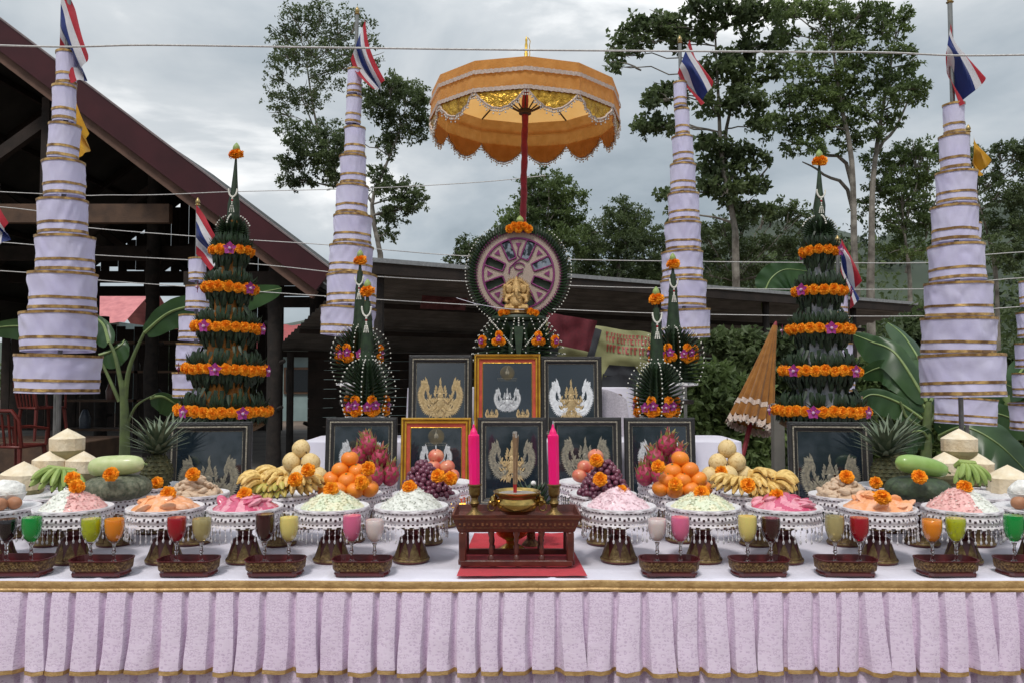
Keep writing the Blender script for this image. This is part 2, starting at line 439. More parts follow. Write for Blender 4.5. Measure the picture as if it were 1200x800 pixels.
# ---------------------------------------------------------------- open timber pavilion, left
def timber(mb, a, b, wd, th, m=0):
    """beam from a to b, depth wd (in its own vertical plane) and thickness th"""
    a = Vector(a); b = Vector(b); d = (b-a); Ln = d.length; d.normalize()
    up = Vector((0,0,1)) if abs(d.z) < .98 else Vector((0,1,0))
    s = d.cross(up).normalized(); u = s.cross(d)
    Mx = Matrix((d, s, u)).transposed()
    mb.add(box(0,0,0, Ln, th, wd), m, loc=tuple((a+b)/2), rot=Mx)
EX, EZ = W(380,309,9).x, W(380,309,9).z-.13
P0 = W(0,22,9); P0.z -= .13; SL = (P0.z-EZ)/(EX-P0.x)
RX = -6.9; RZ = EZ + SL*(EX-RX)
base = Vector((RX, 9, 0))
pav = thing('pavilion', 'open timber pavilion with a maroon-edged gable roof on the left', 'pavilion', base)
def PB(p): return Vector(p) - base
m = MB()   # roof skin: two slopes 9 m deep
for s in (1, -1):
    ex = RX + s*(EX-RX); nrm = Vector((s*SL, 0, 1)).normalized()
    for (y0, y1) in ((8.95, 18.2),):
        a = Vector((RX, 0, RZ-.16)); b = Vector((ex, 0, EZ-.16)); th = nrm*.05
        V = []; 
        for y in (y0, y1):
            for p in (a, b, b+th, a+th): V.append(tuple(PB((p.x, y, p.z))))
        m.add((np.array(V), [(0,1,2,3),(7,6,5,4),(0,4,5,1),(1,5,6,2),(2,6,7,3),(3,7,4,0)]))
part('roof', m, M_roofunder, pav, smooth=False)
for s in (1, -1):  # barge boards
    ex = RX + s*(EX-RX+.05)
    d = Vector((ex-RX, 0, EZ-RZ)).normalized(); nrm = Vector((-d.z*s, 0, d.x*s))
    m = MB(); timber(m, PB((RX, 8.9, RZ)) - nrm*.04, PB((ex, 8.9, EZ-.04)) - nrm*.04, .29, .05)
    part('barge_board', m, M_maroon_metal, pav, smooth=False)
    m = MB(); timber(m, PB((RX, 8.93, RZ)) + nrm*.112, PB((ex, 8.93, EZ-.04)) + nrm*.112, .018, .13)
    part('roof_flashing', m, mat('flashing', (.22,.17,.17), .4, metal=.3), pav, smooth=False)
    m = MB(); timber(m, PB((RX, 8.98, RZ-.0)) - nrm*.24, PB((ex, 8.98, EZ-.04)) - nrm*.24, .10, .09)
    part('verge_rafter', m, mat('timber_light', (.16,.085,.06), .8, vs=6, col2=(.10,.055,.04), bump=.3), pav, smooth=False)
def slopez(x): return RZ - .16 - SL*abs(x-RX)
for Yt in (9.35, 12.4, 15.4, 18):
    zc = W(0, 251, 9.35).z
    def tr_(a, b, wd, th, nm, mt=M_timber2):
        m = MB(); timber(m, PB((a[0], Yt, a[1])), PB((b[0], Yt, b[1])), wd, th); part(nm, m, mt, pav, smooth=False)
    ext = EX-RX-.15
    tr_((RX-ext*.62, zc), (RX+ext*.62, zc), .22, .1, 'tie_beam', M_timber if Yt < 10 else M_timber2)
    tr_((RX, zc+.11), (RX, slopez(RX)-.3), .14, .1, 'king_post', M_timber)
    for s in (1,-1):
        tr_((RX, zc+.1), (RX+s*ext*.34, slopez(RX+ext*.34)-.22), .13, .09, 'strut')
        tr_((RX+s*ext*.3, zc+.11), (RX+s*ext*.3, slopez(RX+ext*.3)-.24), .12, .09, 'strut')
        tr_((RX, RZ-.2), (RX+s*ext, EZ-.1), .16, .08, 'rafter')
        tr_((RX+s*ext*.66, EZ+.0), (RX+s*(ext+.1), EZ+.0), .16, .1, 'eave_beam')
for k in range(7):
    for s in (1,-1):
        x = RX + s*(EX-RX)*(.08+.145*k); m = MB(); timber(m, PB((x, 9.0, slopez(x)-.06)), PB((x, 18, slopez(x)-.06)), .09, .06)
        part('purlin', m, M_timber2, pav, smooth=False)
def rough_post(x, y, ztop, r):
    p = [(x + .02*ns(i, x, 0), y, ztop*i/14) for i in range(15)]
    m = MB(); m.add(tube([PB(q) for q in p], [r*(1+.16*ns(i*2.1, y, x)) for i in range(15)], 10))
    for i in range(7):
        z = ztop*(i+.5)/7 + random.uniform(-.1,.1); a = random.uniform(0, 6.28)
        m.add(tube([PB((x, y, z)), PB((x+cos(a)*r*1.7, y+sin(a)*r*1.7, z+.06))], [r*.5, r*.25], 6))
    part('post', m, M_trunkpost, pav)
for px, Y, r in ((322, 9.5, .085), (371, 12.2, .11), (402, 15.4, .12), (178, 12.2, .10), (120, 15.4, .12)):
    q = W(px, 400, Y); rough_post(q.x, Y, slopez(q.x) if q.x > RX else EZ, r)
# back gable wall of dark boards with an opening
for i in range(48):
    x = -11.6 + i*.2
    if x > -5.35: break
    top = slopez(x+.1)-.12
    segs = [(0.0, top)]
    if -9.4 < x < -7.5: segs = [(0.0, 2.45 + .12*ns(i, 3, 1, .9)), (3.75 + .25*ns(i, 0, 5, .8), top)]
    for (z0, z1) in segs:
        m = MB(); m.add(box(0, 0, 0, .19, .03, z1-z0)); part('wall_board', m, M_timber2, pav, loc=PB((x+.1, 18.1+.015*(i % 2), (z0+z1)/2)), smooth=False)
m = MB(); m.add(box(0,0,0, 10, 9.6, .12)); part('floor_slab', m, M_conc, pav, loc=PB((RX+.2, 13.6, .06)), smooth=False)
# shelf and stored furniture inside, in deep shade
sh = thing('storage_rack', 'dark wooden rack of stored household goods inside the pavilion', 'shelf', (W(165,500,14).x, 14, .12))
for zz in (.3, .8, 1.3, 1.8):
    m = MB(); m.add(box(0,0,zz, 2.6, .45, .04)); part('shelf_board', m, M_timber, sh, smooth=False)
for xx in (-1.28, 0, 1.28):
    for yy in (-.2, .2):
        m = MB(); m.add(box(xx,yy,.95, .06, .05, 1.9)); part('upright', m, M_timber2, sh, smooth=False)
for i, (xx, zz, lb) in enumerate(((-.95,.32,'blue-black storage jar on the lowest rack board in the pavilion'),(-.5,.82,'dark red storage jar at the left of the second rack board in the pavilion'),(-.1,1.32,'dark grey storage jar on the third rack board in the pavilion'),(.3,.82,'blue-black storage jar in the middle of the second rack board'),(.75,1.32,'dark red storage jar at the right of the third rack board'))):
    hh = .18+.15*random.random(); q = W(165,500,14)
    jm = MB(); jm.add(lathe([(.0,0),(.085,0),(.095,hh*.5),(.06,hh*.85),(.035,hh),(0,hh)], 12))
    k_ = (0,1,2,0,1)[i]
    o = part('storage_jar', jm, mat('jar%d' % k_, [(.04,.05,.07),(.10,.03,.02),(.07,.07,.06)][k_], .4), None, loc=(q.x+xx, 14-.05, .12+zz)); tag(o, lb, 'jar', 'jars on the rack in the pavilion')
def chair(loc, rz, label):
    c = thing('plastic_chair', label, 'chair', loc, (0,0,rz), group='red plastic chairs in the pavilion')
    m = MB(); m.add(bbox_(0,0,.43,.42,.42,.03,.01)); part('seat', m, M_redplastic, c)
    for sx in (-1,1):
        for sy in (-1,1):
            m = MB(); m.add(tube([(sx*.22, sy*.22, 0),(sx*.18, sy*.18, .42)], [.018,.026], 6)); part('leg', m, M_redplastic, c)
    m = MB()
    for k in range(5): m.add(tube([((k-2)*.075, .19, .43), ((k-2)*.085, .25, .80)], .014, 6))
    m.add(tube([(-.21,.19,.43),(-.22,.25,.74),(-.15,.27,.84),(.15,.27,.84),(.22,.25,.74),(.21,.19,.43)], .022, 6))
    part('backrest', m, M_redplastic, c)
    for sx in (-1,1):
        m = MB(); m.add(tube([(sx*.21,-.18,.43),(sx*.23,-.17,.62),(sx*.23,.1,.66),(sx*.22,.23,.66)], .018, 6)); part('armrest', m, M_redplastic, c)
    return c
q = W(22,500,9.2); chair((q.x, 9.2, 0.12), R(170), 'faded red plastic armchair nearest the left edge')
q = W(50,480,10.6); chair((q.x, 10.6, .5), R(150), 'red plastic chair standing on a low platform beside the first chair')
m = MB(); m.add(bbox_(0,0,.2,1.6,1.1,.38,.01)); o = part('low_platform', m, M_timber, None, loc=(q.x, 10.7, .12), smooth=False); tag(o, 'low brown wooden platform under a red plastic chair', 'platform')
# far houses
def house(label, x, y, wd, dp, hw, hr, wm, rm, name='house'):
    t = thing(name, label, 'house', (x, y, 0))
    m = MB(); m.add(box(0,0,hw/2,wd,dp,hw)); part('wall', m, wm, t, smooth=False)
    m = MB(); n = 24
    for s in (-1,1):
        def fn(u, v): 
            return ((u-.5)*(wd+.8), s*(dp/2+.4)*(1-v), hw + hr*v + .02*sin(u*wd*14) - .05)
        m.add(grid(fn, 120, 1))
    part('roof', m, rm, t)
    for k in (-1, 1):
        f = MB(); f.add(box(k*wd*.25, -dp/2-.02, hw*.55, .9, .06, .8)); w_ = part('window', f, M_timber, t, smooth=False)
        f = MB(); f.add(box(k*wd*.25, -dp/2-.055, hw*.55, .76, .02, .66)); part('pane', f, mat('dark_glass', (.03,.035,.04), .15), w_, smooth=False)
q = W(138,365,30); house('house with a faded pink tiled roof seen through the pavilion opening', q.x, 31, 1.1, 4, 3.3, 1.5, M_tealwall, M_pink)
q = W(372,440,24); house('pale teal house with a red sheet roof seen between the pavilion posts', q.x+1.2, 26, 7, 4, 2.2, .85, M_tealwall, M_redroof)

# ---------------------------------------------------------------- low corrugated shed roof behind the altar
A = W(430,307,8); B = W(1088,357,12.9); B.z = A.z - .02
ab = (B-A); ab.z = 0; nv = Vector((-ab.y, ab.x, 0)).normalized()
sb = thing('shed', 'low open shed with a dark corrugated metal roof behind the altar', 'shed', (A.x, A.y, 0))
m = MB(); NR = 150
def rf(u, v):
    p = A.lerp(B, u) + nv*(v*3.6); return (p.x-A.x, p.y-A.y, A.z - .78*v + .018*sin(v*NR*1.0))
m.add(grid(rf, 12, 240)); part('roof_sheet', m, M_roofsheet, sb)
for v, wd in ((.0,.10),(.33,.06),(.66,.06),(.99,.08)):
    a = A + nv*3.6*v - Vector((0,0,.78*v+.07)); b = B + nv*3.6*v - Vector((0,0,.78*v+.07)); o_ = Vector((A.x, A.y, 0))
    m = MB(); timber(m, a-o_, b-o_, wd, .05); part('purlin', m, M_timber2, sb, smooth=False)
m = MB(); d_ = Vector((0,0,.02)); timber(m, A-o_+d_-nv*.03, B-o_+d_-nv*.03, .045, .02); part('eave_trim', m, mat('zinc_edge', (.30,.30,.30), .4, metal=.4), sb, smooth=False)
for u in (0.02,.22,.42,.62,.82,.98):
    for v in (.04,.97):
        p = A.lerp(B, u) + nv*3.6*v - o_; m = MB(); zt = A.z-.78*v-.06
        m.add(tube([(p.x, p.y, 0), (p.x, p.y, zt)], .05, 8)); part('post', m, M_trunkpost, sb)
# back wall of horizontal slats
for i in range(13):
    z = .15 + i*.135; a = A.lerp(B, .05) + nv*3.62 - o_; b = A.lerp(B, .62) + nv*3.62 - o_
    m = MB(); timber(m, Vector((a.x, a.y, z)), Vector((b.x, b.y, z)), .131, .025); part('wall_slat', m, M_timber2, sb, smooth=False)
# printed banner hung under the shed roof
M_ban = mat('banner_vinyl', (.30,.29,.13), .6, vs=3, col2=(.20,.20,.09))
M_banblack = mat('banner_black', (.02,.02,.025), .5); M_banred = mat('banner_red', (.30,.04,.03), .5); M_bangreen = mat('banner_green', (.22,.30,.04), .5)
bn = thing('banner', 'crumpled olive yellow printed banner under the shed roof', 'banner', tuple(W(715,420,7.6)))
b0 = W(715,420,7.6)
BC = [W(640,372,7.5)-b0, W(768,392,7.7)-b0, W(778,486,7.6)-b0, W(636,470,7.4)-b0]
def banp(u, v, off=0):
    p = BC[3].lerp(BC[2], u).lerp(BC[0].lerp(BC[1], u), v)
    n = .05*ns(u*3, v*3, .5) + .035*ns(u*9, v*7, 2)
    return Vector((p.x, p.y + n - off, p.z + .04*ns(u*4, 0, 3)*v))
m = MB(); m.add(grid(lambda u, v: banp(u, v), 40, 30)); part('sheet', m, M_ban, bn)
def banpoly(poly, mt, nm, off=.006):
    """flat print on the banner: small grid mapped inside a quad"""
    m = MB()
    for q in poly:
        def fn(u, v):
            a = (lerp(q[0][0], q[1][0], u), lerp(q[0][1], q[1][1], u)); b = (lerp(q[3][0], q[2][0], u), lerp(q[3][1], q[2][1], u))
            return banp(lerp(a[0], b[0], v), lerp(a[1], b[1], v), off)
        m.add(grid(fn, 8, 6))
    part(nm, m, mt, bn)
for q in ([(.45,.05),(.85,.0),(.88,.45),(.5,.42)],[(.5,.4),(.86,.42),(.78,.56),(.56,.54)],[(.36,.6),(.42,.58),(.5,.95),(.44,.97)],[(.0,.55),(.1,.5),(.14,.8),(.05,.85)]): banpoly([q], M_banblack, 'printed_shape')
for q in ([(.86,.0),(.9,.0),(.98,.55),(.92,.56)],[(.3,.05),(.34,.05),(.3,.5),(.26,.5)]): banpoly([q], M_bangreen, 'printed_stripe')
gl = []
for row, (v, h_) in enumerate(((.82,.07),(.70,.09),(.90,.04))):
    u = .54
    while u < .93:
        w_ = random.choice((.018,.024,.03)); gl.append([(u,v),(u+w_*.5,v),(u+w_*.5,v+h_),(u,v+h_)])
        gl.append([(u,v+h_*.75),(u+w_,v+h_*.75),(u+w_,v+h_),(u,v+h_)])
        if random.random() < .5: gl.append([(u,v),(u+w_,v),(u+w_,v+h_*.2),(u,v+h_*.2)])
        u += w_*1.45
banpoly(gl, M_banred, 'lettering', .009); [o for o in C.objects if o.name == 'lettering'][0]['kind'] = 'stuff'
def cloth_rag(label, quad, Y, mt):
    c = W(sum(q[0] for q in quad)/4, sum(q[1] for q in quad)/4, Y); Q = [W(x, y, Y) - c for x, y in quad]
    def fn(u, v):
        p = Q[3].lerp(Q[2], u).lerp(Q[0].lerp(Q[1], u), v); return (p.x, p.y + .04*ns(u*5, v*2, Y) + .015*sin(u*20), p.z)
    m = MB(); m.add(grid(fn, 24, 12)); o = part('hanging_cloth', m, mt, None, loc=tuple(c)); return tag(o, label, 'cloth')
cloth_rag('dark red cloth hung above the banner right of the wheel', [(640,366),(700,376),(690,412),(644,402)], 7.3, mat('red_cloth_dark', (.11,.01,.018), .85))
cloth_rag('faded reddish cloth strip under the shed roof left of the wheel', [(495,346),(548,350),(545,364),(492,362)], 9.2, mat('red_cloth_faded', (.12,.03,.03), .8))
# ================================================================ ALTAR TABLE, CLOTH, STEPS
TZ = .80
M_white = fabricmat('white_cotton', (.80,.77,.86), (.74,.71,.82), trans=.05, vs=5, bump=.15, bs=300)
M_gold_ribbon = mat('gold_ribbon', (.56,.36,.15), .45, metal=.25, vs=40, col2=(.38,.22,.08), bump=.3, bs=120)
def lacemat():
    m = bpy.data.materials.new('skirt_lace'); m.use_nodes = True; t = m.node_tree; b = t.nodes['Principled BSDF']
    g = t.nodes.new('ShaderNodeTexCoord'); mp = t.nodes.new('ShaderNodeMapping'); mp.inputs['Scale'].default_value = (1,.3,1.5)
    t.links.new(g.outputs['Object'], mp.inputs[0])
    v = t.nodes.new('ShaderNodeTexVoronoi'); v.inputs['Scale'].default_value = 80; v.inputs['Randomness'].default_value = .55
    nz = t.nodes.new('ShaderNodeTexNoise'); nz.inputs['Scale'].default_value = 60
    t.links.new(mp.outputs[0], nz.inputs['Vector'])
    mxv = t.nodes.new('ShaderNodeMix'); mxv.data_type = 'VECTOR'; mxv.inputs['Factor'].default_value = .015
    t.links.new(mp.outputs[0], mxv.inputs[4]); t.links.new(nz.outputs['Color'], mxv.inputs[5])
    t.links.new(mxv.outputs[1], v.inputs['Vector'])
    r = t.nodes.new('ShaderNodeValToRGB'); e = r.color_ramp.elements
    e[0].position = .16; e[0].color = (.80,.68,.81,1); e[1].position = .62; e[1].color = (.76,.64,.77,1)
    a = e.new(.30); a.color = (.73,.60,.74,1); a = e.new(.38); a.color = (.54,.42,.56,1); a = e.new(.46); a.color = (.75,.62,.76,1)
    t.links.new(v.outputs['Distance'], r.inputs[0])
    n2 = t.nodes.new('ShaderNodeTexNoise'); n2.inputs['Scale'].default_value = 3
    t.links.new(g.outputs['Object'], n2.inputs['Vector'])
    r2 = t.nodes.new('ShaderNodeValToRGB'); r2.color_ramp.elements[0].position=.35; r2.color_ramp.elements[0].color = (.97,.94,.97,1); r2.color_ramp.elements[1].position=.65; r2.color_ramp.elements[1].color = (1,1,1,1)
    t.links.new(n2.outputs['Fac'], r2.inputs[0])
    mm = t.nodes.new('ShaderNodeMix'); mm.data_type = 'RGBA'; mm.blend_type = 'MULTIPLY'; mm.inputs['Factor'].default_value = 1
    t.links.new(r.outputs[0], mm.inputs[6]); t.links.new(r2.outputs[0], mm.inputs[7]); t.links.new(mm.outputs[2], b.inputs['Base Color'])
    bp = t.nodes.new('ShaderNodeBump'); bp.inputs['Strength'].default_value = .2; bp.inputs['Distance'].default_value = .003
    t.links.new(v.outputs['Distance'], bp.inputs['Height']); t.links.new(bp.outputs[0], b.inputs['Normal'])
    b.inputs['Roughness'].default_value = .75; b.inputs['Sheen Weight'].default_value = .3
    return m
M_lace = lacemat()
TX0, TX1, TY0, TY1 = -1.85, 1.9, 2.18, 3.47
tb = thing('altar_table', 'long altar table under a white cloth with a gathered lilac lace skirt', 'table', (0, TY0, 0))
m = MB(); m.add(box((TX0+TX1)/2, (TY1-TY0)/2, TZ-.025, TX1-TX0-.02, TY1-TY0-.02, .03)); part('tabletop', m, M_timber, tb, smooth=False)
for x in (TX0+.08, -.6, .65, TX1-.08):
    for y in (.08, TY1-TY0-.08):
        m = MB(); m.add(box(x, y, .38, .05, .05, .76)); part('leg', m, M_timber, tb, smooth=False)
cl = thing('tablecloth', 'white cloth with gold ribbon edge and pleated lilac lace skirt covering the altar table', 'tablecloth', (0, TY0, TZ))
def ctop(u, v):
    x = lerp(TX0, TX1, u); y = lerp(-.004, TY1-TY0, v)
    z = .0028*ns(x*4, y*7, 0) + .0014*ns(x*15, y*20, 4) + .0035*max(0, 1-abs(((x+.2) % .62)-.31)/.012) + .0035*max(0, 1-abs(y-.11)/.012) + .003*max(0, 1-abs(y-.5)/.012)
    return (x, y, z-.002 - (.012 if v == 0 else 0))
m = MB(); m.add(grid(ctop, 420, 90)); part('cloth_top', m, M_white, cl)
m = MB()
prof = [(-.004,-.002),(-.011,-.004),(-.013,-.012),(-.011,-.020),(-.014,-.024),(-.012,-.030),(-.004,-.032)]
n = 260
V = []; 
for i in range(n+1):
    x = lerp(TX0, TX1, i/n); wz = .0034*ns(x*2.2, 0, 0) + .0014*ns(x*11, 1, 0)
    for (y, z) in prof: V.append((x, y, z*1.02 + wz))
k = len(prof); Fq = [(i*k+j, (i+1)*k+j, (i+1)*k+j+1, i*k+j+1) for i in range(n) for j in range(k-1)]
m.add((np.array(V), Fq)); part('ribbon_edge', m, M_gold_ribbon, cl)
def skirt(z0, z1, yoff, hem, seed, amp0=.010, amp1=.034, pitch=.0775):
    rs = random.Random(seed); xs = []; x = TX0
    while x < TX1: w_ = pitch*rs.uniform(.82, 1.2); xs.append((x, w_)); x += w_
    S_ = [0,.03,.07,.14,.25,.37,.5,.62,.72,.79,.84,.87,.90,.93,.96]
    NZ = 20; cols = []
    for (x, w_) in xs:
        sk = rs.uniform(-.012,.012); fl = rs.uniform(.02,.16); dz = rs.uniform(-.006,.008); am = rs.uniform(.75,1.25); ph = rs.uniform(0, 9)
        for s in S_:
            cols.append((x, w_, s, sk, fl, dz, am, ph))
    V = []; 
    for (x, w_, s, sk, fl, dz, am, ph) in cols:
        for j in range(NZ+1):
            t = j/NZ
            edge = max(0, min(1, s/.07)) * max(0, min(1, (.87-s)/.06))
            fold = edge*(.75+.25*math.sin(pi*min(1, s/.87)))
            y = -(amp0 + (amp1-amp0)*t**.8)*am*fold - .004*ns(x*30+s*3, t*3, seed)*t
            if s > .87: y += .006*math.sin((s-.87)/.13*pi)
            xx = x + w_*s + (s-.43)*fl*t*w_*edge + sk*t*edge + .003*math.sin(ph + t*5)*t
            z = lerp(z0, z1, t) + (dz*.55*edge + .003*ns(xx*25, 7, seed))*t**3
            V.append((xx, yoff + y, z))
    nc = len(cols); k = NZ+1
    f1 = MB(); f2 = MB()
    F1 = [(i*k+j, i*k+j+1, (i+1)*k+j+1, (i+1)*k+j) for i in range(nc-1) for j in range(NZ-hem)]
    f1.add((np.array(V), F1))
    F2 = [(i*k+j, i*k+j+1, (i+1)*k+j+1, (i+1)*k+j) for i in range(nc-1) for j in range(NZ-hem, NZ)]
    V2 = np.array(V); V2[:,1] -= .0015
    if hem: f2.add((V2, F2))
    return f1, f2
a, b_ = skirt(-.030, -.243, -.006, 1, 3, pitch=.070)
part('lace_skirt', a, M_lace, cl); part('gold_hem', b_, M_gold_ribbon, cl)
a, b_ = skirt(-.18, -.74, .018, 1, 5)
part('lower_lace_skirt', a, M_lace, cl); part('gold_hem', b_, M_gold_ribbon, cl)
# stepped stand behind the table
def step(label, x0, x1, y0, y1, z):
    t = thing('display_step', label, 'stand', ((x0+x1)/2, y0, 0))
    w_ = x1-x0; d = y1-y0
    m = MB(); m.add(box(0, d/2, z-.035, w_-.03, d-.03, .03)); part('board', m, M_timber, t, smooth=False)
    for sx in (-1,1):
        for yy in (.04, d-.04): m = MB(); m.add(box(sx*(w_/2-.05), yy, (z-.05)/2, .04, .04, z-.05)); part('leg', m, M_timber, t, smooth=False)
    # draped cloth: top, with front/side falls in folds
    per = []; rr = .05
    def corner(cx, cy, a0, a1): 
        return [(cx+rr*cos(a0+(a1-a0)*i/4), cy+rr*sin(a0+(a1-a0)*i/4)) for i in range(5)]
    pts = corner(w_/2-rr, d-rr, pi/2, 0) + corner(w_/2-rr, rr, 0, -pi/2) + corner(-w_/2+rr, rr, -pi/2, -pi) + corner(-w_/2+rr, d-rr, pi, pi/2)
    P = []
    pts.append(pts[0])
    for i in range(len(pts)-1):
        a_ = Vector(pts[i]).to_3d(); b2 = Vector(pts[i+1]).to_3d(); n_ = max(1, int((b2-a_).length/.02))
        for j in range(n_): P.append(a_.lerp(b2, j/n_))
    n_ = len(P); NZ = 12; V = []; 
    for i, p in enumerate(P):
        out = (P[(i+1) % n_]-P[i-1]); out = Vector((-out.y, out.x, 0)).normalized()
        if (out.dot(p - Vector((0, d/2, 0)))) < 0: out = -out
        for j in range(NZ+1):
            t_ = j/NZ; fold = (.5+.5*sin(i*.55 + 2*ns(i*.05, 0, z)))*.03*t_ + .008*min(1, t_*6)
            q_ = p + out*fold; V.append((q_.x, q_.y, lerp(z, .06, t_**1.0) - (0 if j else 0)))
    k = NZ+1
    m = MB(); m.add((np.array(V), [(i*k+j, ((i+1)%n_)*k+j, ((i+1)%n_)*k+j+1, i*k+j+1) for i in range(n_) for j in range(NZ)] + [tuple(i*k for i in range(n_))]))
    part('cloth', m, M_white, t)
    return t
s1x0, s1x1 = W(352,512,3.5).x, W(872,512,3.5).x
step('lower white-draped step carrying the upper row of picture frames', s1x0, s1x1, 3.50, 3.92, 1.06)
step('upper white-draped step behind the upper row of frames', W(478,450,4).x, W(742,450,4).x, 3.94, 4.30, 1.29)
# lace cloth corner beside upper right frame
M_lacew = fabricmat('white_lace', (.70,.66,.72), (.5,.46,.52), trans=.15, vs=140, bump=.5, bs=300)
c0 = W(716, 470, 3.86)
def lc(u, v):
    x = lerp(-.055, .075, u) + .02*v*u; 
    y = -.02*sin(u*9)*v - .02*v
    return (x, y, .06 - .20*v - .05*u*u + .004*sin(u*30)*v)
m = MB(); m.add(grid(lc, 26, 20)); m.add(grid(lambda u, v: (lerp(-.055,.075,u), .09*v, .06-.05*u*u + .0), 26, 5))
o = part('lace_cover', m, M_lacew, None, loc=tuple(c0)); tag(o, 'white lace cover hanging over the corner beside the upper right frame', 'cloth')
bk = MB(); bk.add(bbox_(0,0,0,.11,.10,.20)); o = part('offering_box', bk, M_timber, None, loc=(c0.x, c0.y+.055, 1.29+.0 - .13), smooth=False); o.location.z = 1.062+.10; tag(o, 'small wooden box hidden under the white lace cover', 'box')

# ================================================================ DISHES
M_lacq = mat('maroon_lacquer', (.115,.014,.016), .28, vs=15, col2=(.06,.01,.012), spec=.5, coat=.2)
M_giltw = mat('gilt_work', (.25,.15,.06), .45, metal=.4, vs=110, col2=(.09,.04,.02), bump=.9, bs=160, thr=(.42,.6))
M_giltp = mat('gilt_petal', (.27,.19,.07), .45, metal=.4, vs=60, col2=(.10,.045,.02), bump=.5, bs=120)
M_gilt = mat('gilt', (.55,.36,.10), .38, metal=.7, vs=60, col2=(.33,.2,.06), bump=.4, bs=140)
M_crochet = mat('crochet', (.80,.76,.78), .85, vs=60, col2=(.64,.58,.61))
M_bead = mat('clear_bead', (.80,.78,.80), .12, vs=20, spec=.8, trans=.35)
M_doily = mat('doily', (.80,.78,.80), .85, vs=200, col2=(.62,.60,.62), bump=.5, bs=400)
def dish_parts(t):
    b = MB(); b.add(lathe([(.0,0),(.054,0),(.0545,.006),(.051,.010),(.046,.022),(.040,.040),(.035,.058),(.034,.068),(.026,.072),(.020,.078),(.021,.088),(.028,.094),(.030,.10),(.052,.112),(.080,.125),(.098,.140),(.101,.152),(.096,.153),(.0,.145)], 32))
    part('pedestal', b, M_lacq, t)
    g = MB()
    for i in range(9):    # gilt petals on the foot
        a = 2*pi*i/9; w_ = pi/9
        rz = lambda z: np.interp(z, [.010,.022,.040,.058,.068], [.051,.046,.040,.035,.034])+.0012
        V = [(rz(.012)*cos(a-w_), rz(.012)*sin(a-w_), .012), (rz(.012)*cos(a), rz(.012)*sin(a), .0118), (rz(.012)*cos(a+w_), rz(.012)*sin(a+w_), .012),
             (rz(.035)*cos(a-w_*.75), rz(.035)*sin(a-w_*.75), .033), (rz(.035)*cos(a), rz(.035)*sin(a)*1.0, .036), (rz(.035)*cos(a+w_*.75), rz(.035)*sin(a+w_*.75), .033), (rz(.058)*cos(a), rz(.058)*sin(a), .060)]
        g.add((np.array(V), [(0,1,4,3),(1,2,5,4),(3,4,6),(4,5,6)]))
    g.add(lathe([(.0545,.004),(.0553,.007),(.053,.011)], 32)); g.add(lathe([(.0295,.094),(.032,.098),(.0295,.102)], 24))
    part('gilt_petals', g, M_giltp, t, stuff=True)
    # crochet band: a net with real holes
    n = 104; rows = 13; V = []; 
    for i in range(n):
        a = 2*pi*i/n
        for j in range(rows+1):
            z = .161 - .049*j/rows; r = .1075 + .002*sin(j*1.1) + .0015*sin(a*13)
            V.append((r*cos(a), r*sin(a), z))
    k = rows+1; Fq = []
    for i in range(n):
        for j in range(rows):
            hole = (j == 2 and i % 2 == 0) or (j in (5,) and i % 4 in (1,)) or (j == 6 and i % 4 in (1,3)) or (j == 7 and i % 4 == 3) or (j == 10 and i % 2 == 1) or (j == 12 and i % 4 in (0,1))
            if not hole: Fq.append((i*k+j, ((i+1)%n)*k+j, ((i+1)%n)*k+j+1, i*k+j+1))
    lb = MB(); lb.add((np.array(V), Fq)); lb.add(lathe([(.1075,.162),(.1095,.160),(.1085,.157)], 52)); 
    part('crochet_band', lb, M_crochet, t, smooth=False)
    fr = MB(); nb = 40
    for i in range(nb):
        a = 2*pi*(i+.5)/nb; r = .1075; x, y = r*cos(a), r*sin(a); sw = .002*sin(i*7.3); ln = .040 + .003*sin(i*3.7)
        fr.add(tube([(x,y,.114),(x+sw,y,.114-ln+.006)], .0009, 3, cap=False), 0)
        fr.add(ball(.0022, 5, 3), 0, loc=(x+sw*.5, y, .105)); fr.add(ball(.0025, 5, 3), 0, loc=(x+sw*.8, y, .094))
        fr.add(ball(1, 6, 4), 1, loc=(x+sw, y, .114-ln+.003), sc=(.0034,.0034,.0062))
    part('bead_fringe', fr, [M_crochet, M_bead], t, stuff=True)
    d = MB(); d.add(lathe([(.0,.156),(.09,.156),(.1,.158),(.106,.1625),(.1085,.162)], 52, wob=lambda t_, z: 1+.004*sin(t_*26)))
    part('doily', d, M_doily, t)
dish0 = None
def dish(px, basey, label, Y=None):
    """pedestal dish whose foot stands at photo x, on the cloth"""
    global dish0
    Y = Y if Y else 933*.55/(basey-440)
    p = W(px, 440, Y); loc = (p.x, Y, TZ)
    rz = random.uniform(0, 6.28)
    if dish0 is None:
        dish0 = thing('pedestal_dish', label, 'pedestal dish', loc, (0,0,rz), group='maroon pedestal dishes with white crochet skirts'); dish_parts(dish0)
        return dish0
    return dup(dish0, label, loc, (0,0,rz), sc=random.uniform(.985,1.02))
DZ = TZ + .157
FR = [(90,'pink and white dessert'),(197,'orange jelly on the left'),(290,'crimson jelly on the left'),(391,'pale green and cream shreds on the left'),(483,'white shreds left of the incense table'),
      (724,'pink shreds right of the incense table'),(822,'cream and green shreds on the right'),(916,'crimson jelly on the right'),(1025,'orange jelly on the right'),(1123,'pink and pale green shreds on the right'),(4,'eggs and a flour bowl at the left edge'),(1208,'eggs and a flour bowl at the right edge')]
FY = {}
for px, what in FR:
    Y = 2.412 - .022*min(1, abs(px-605)/500)
    FY[px] = Y; dish(px, 0, 'front-row pedestal dish holding ' + what, Y)
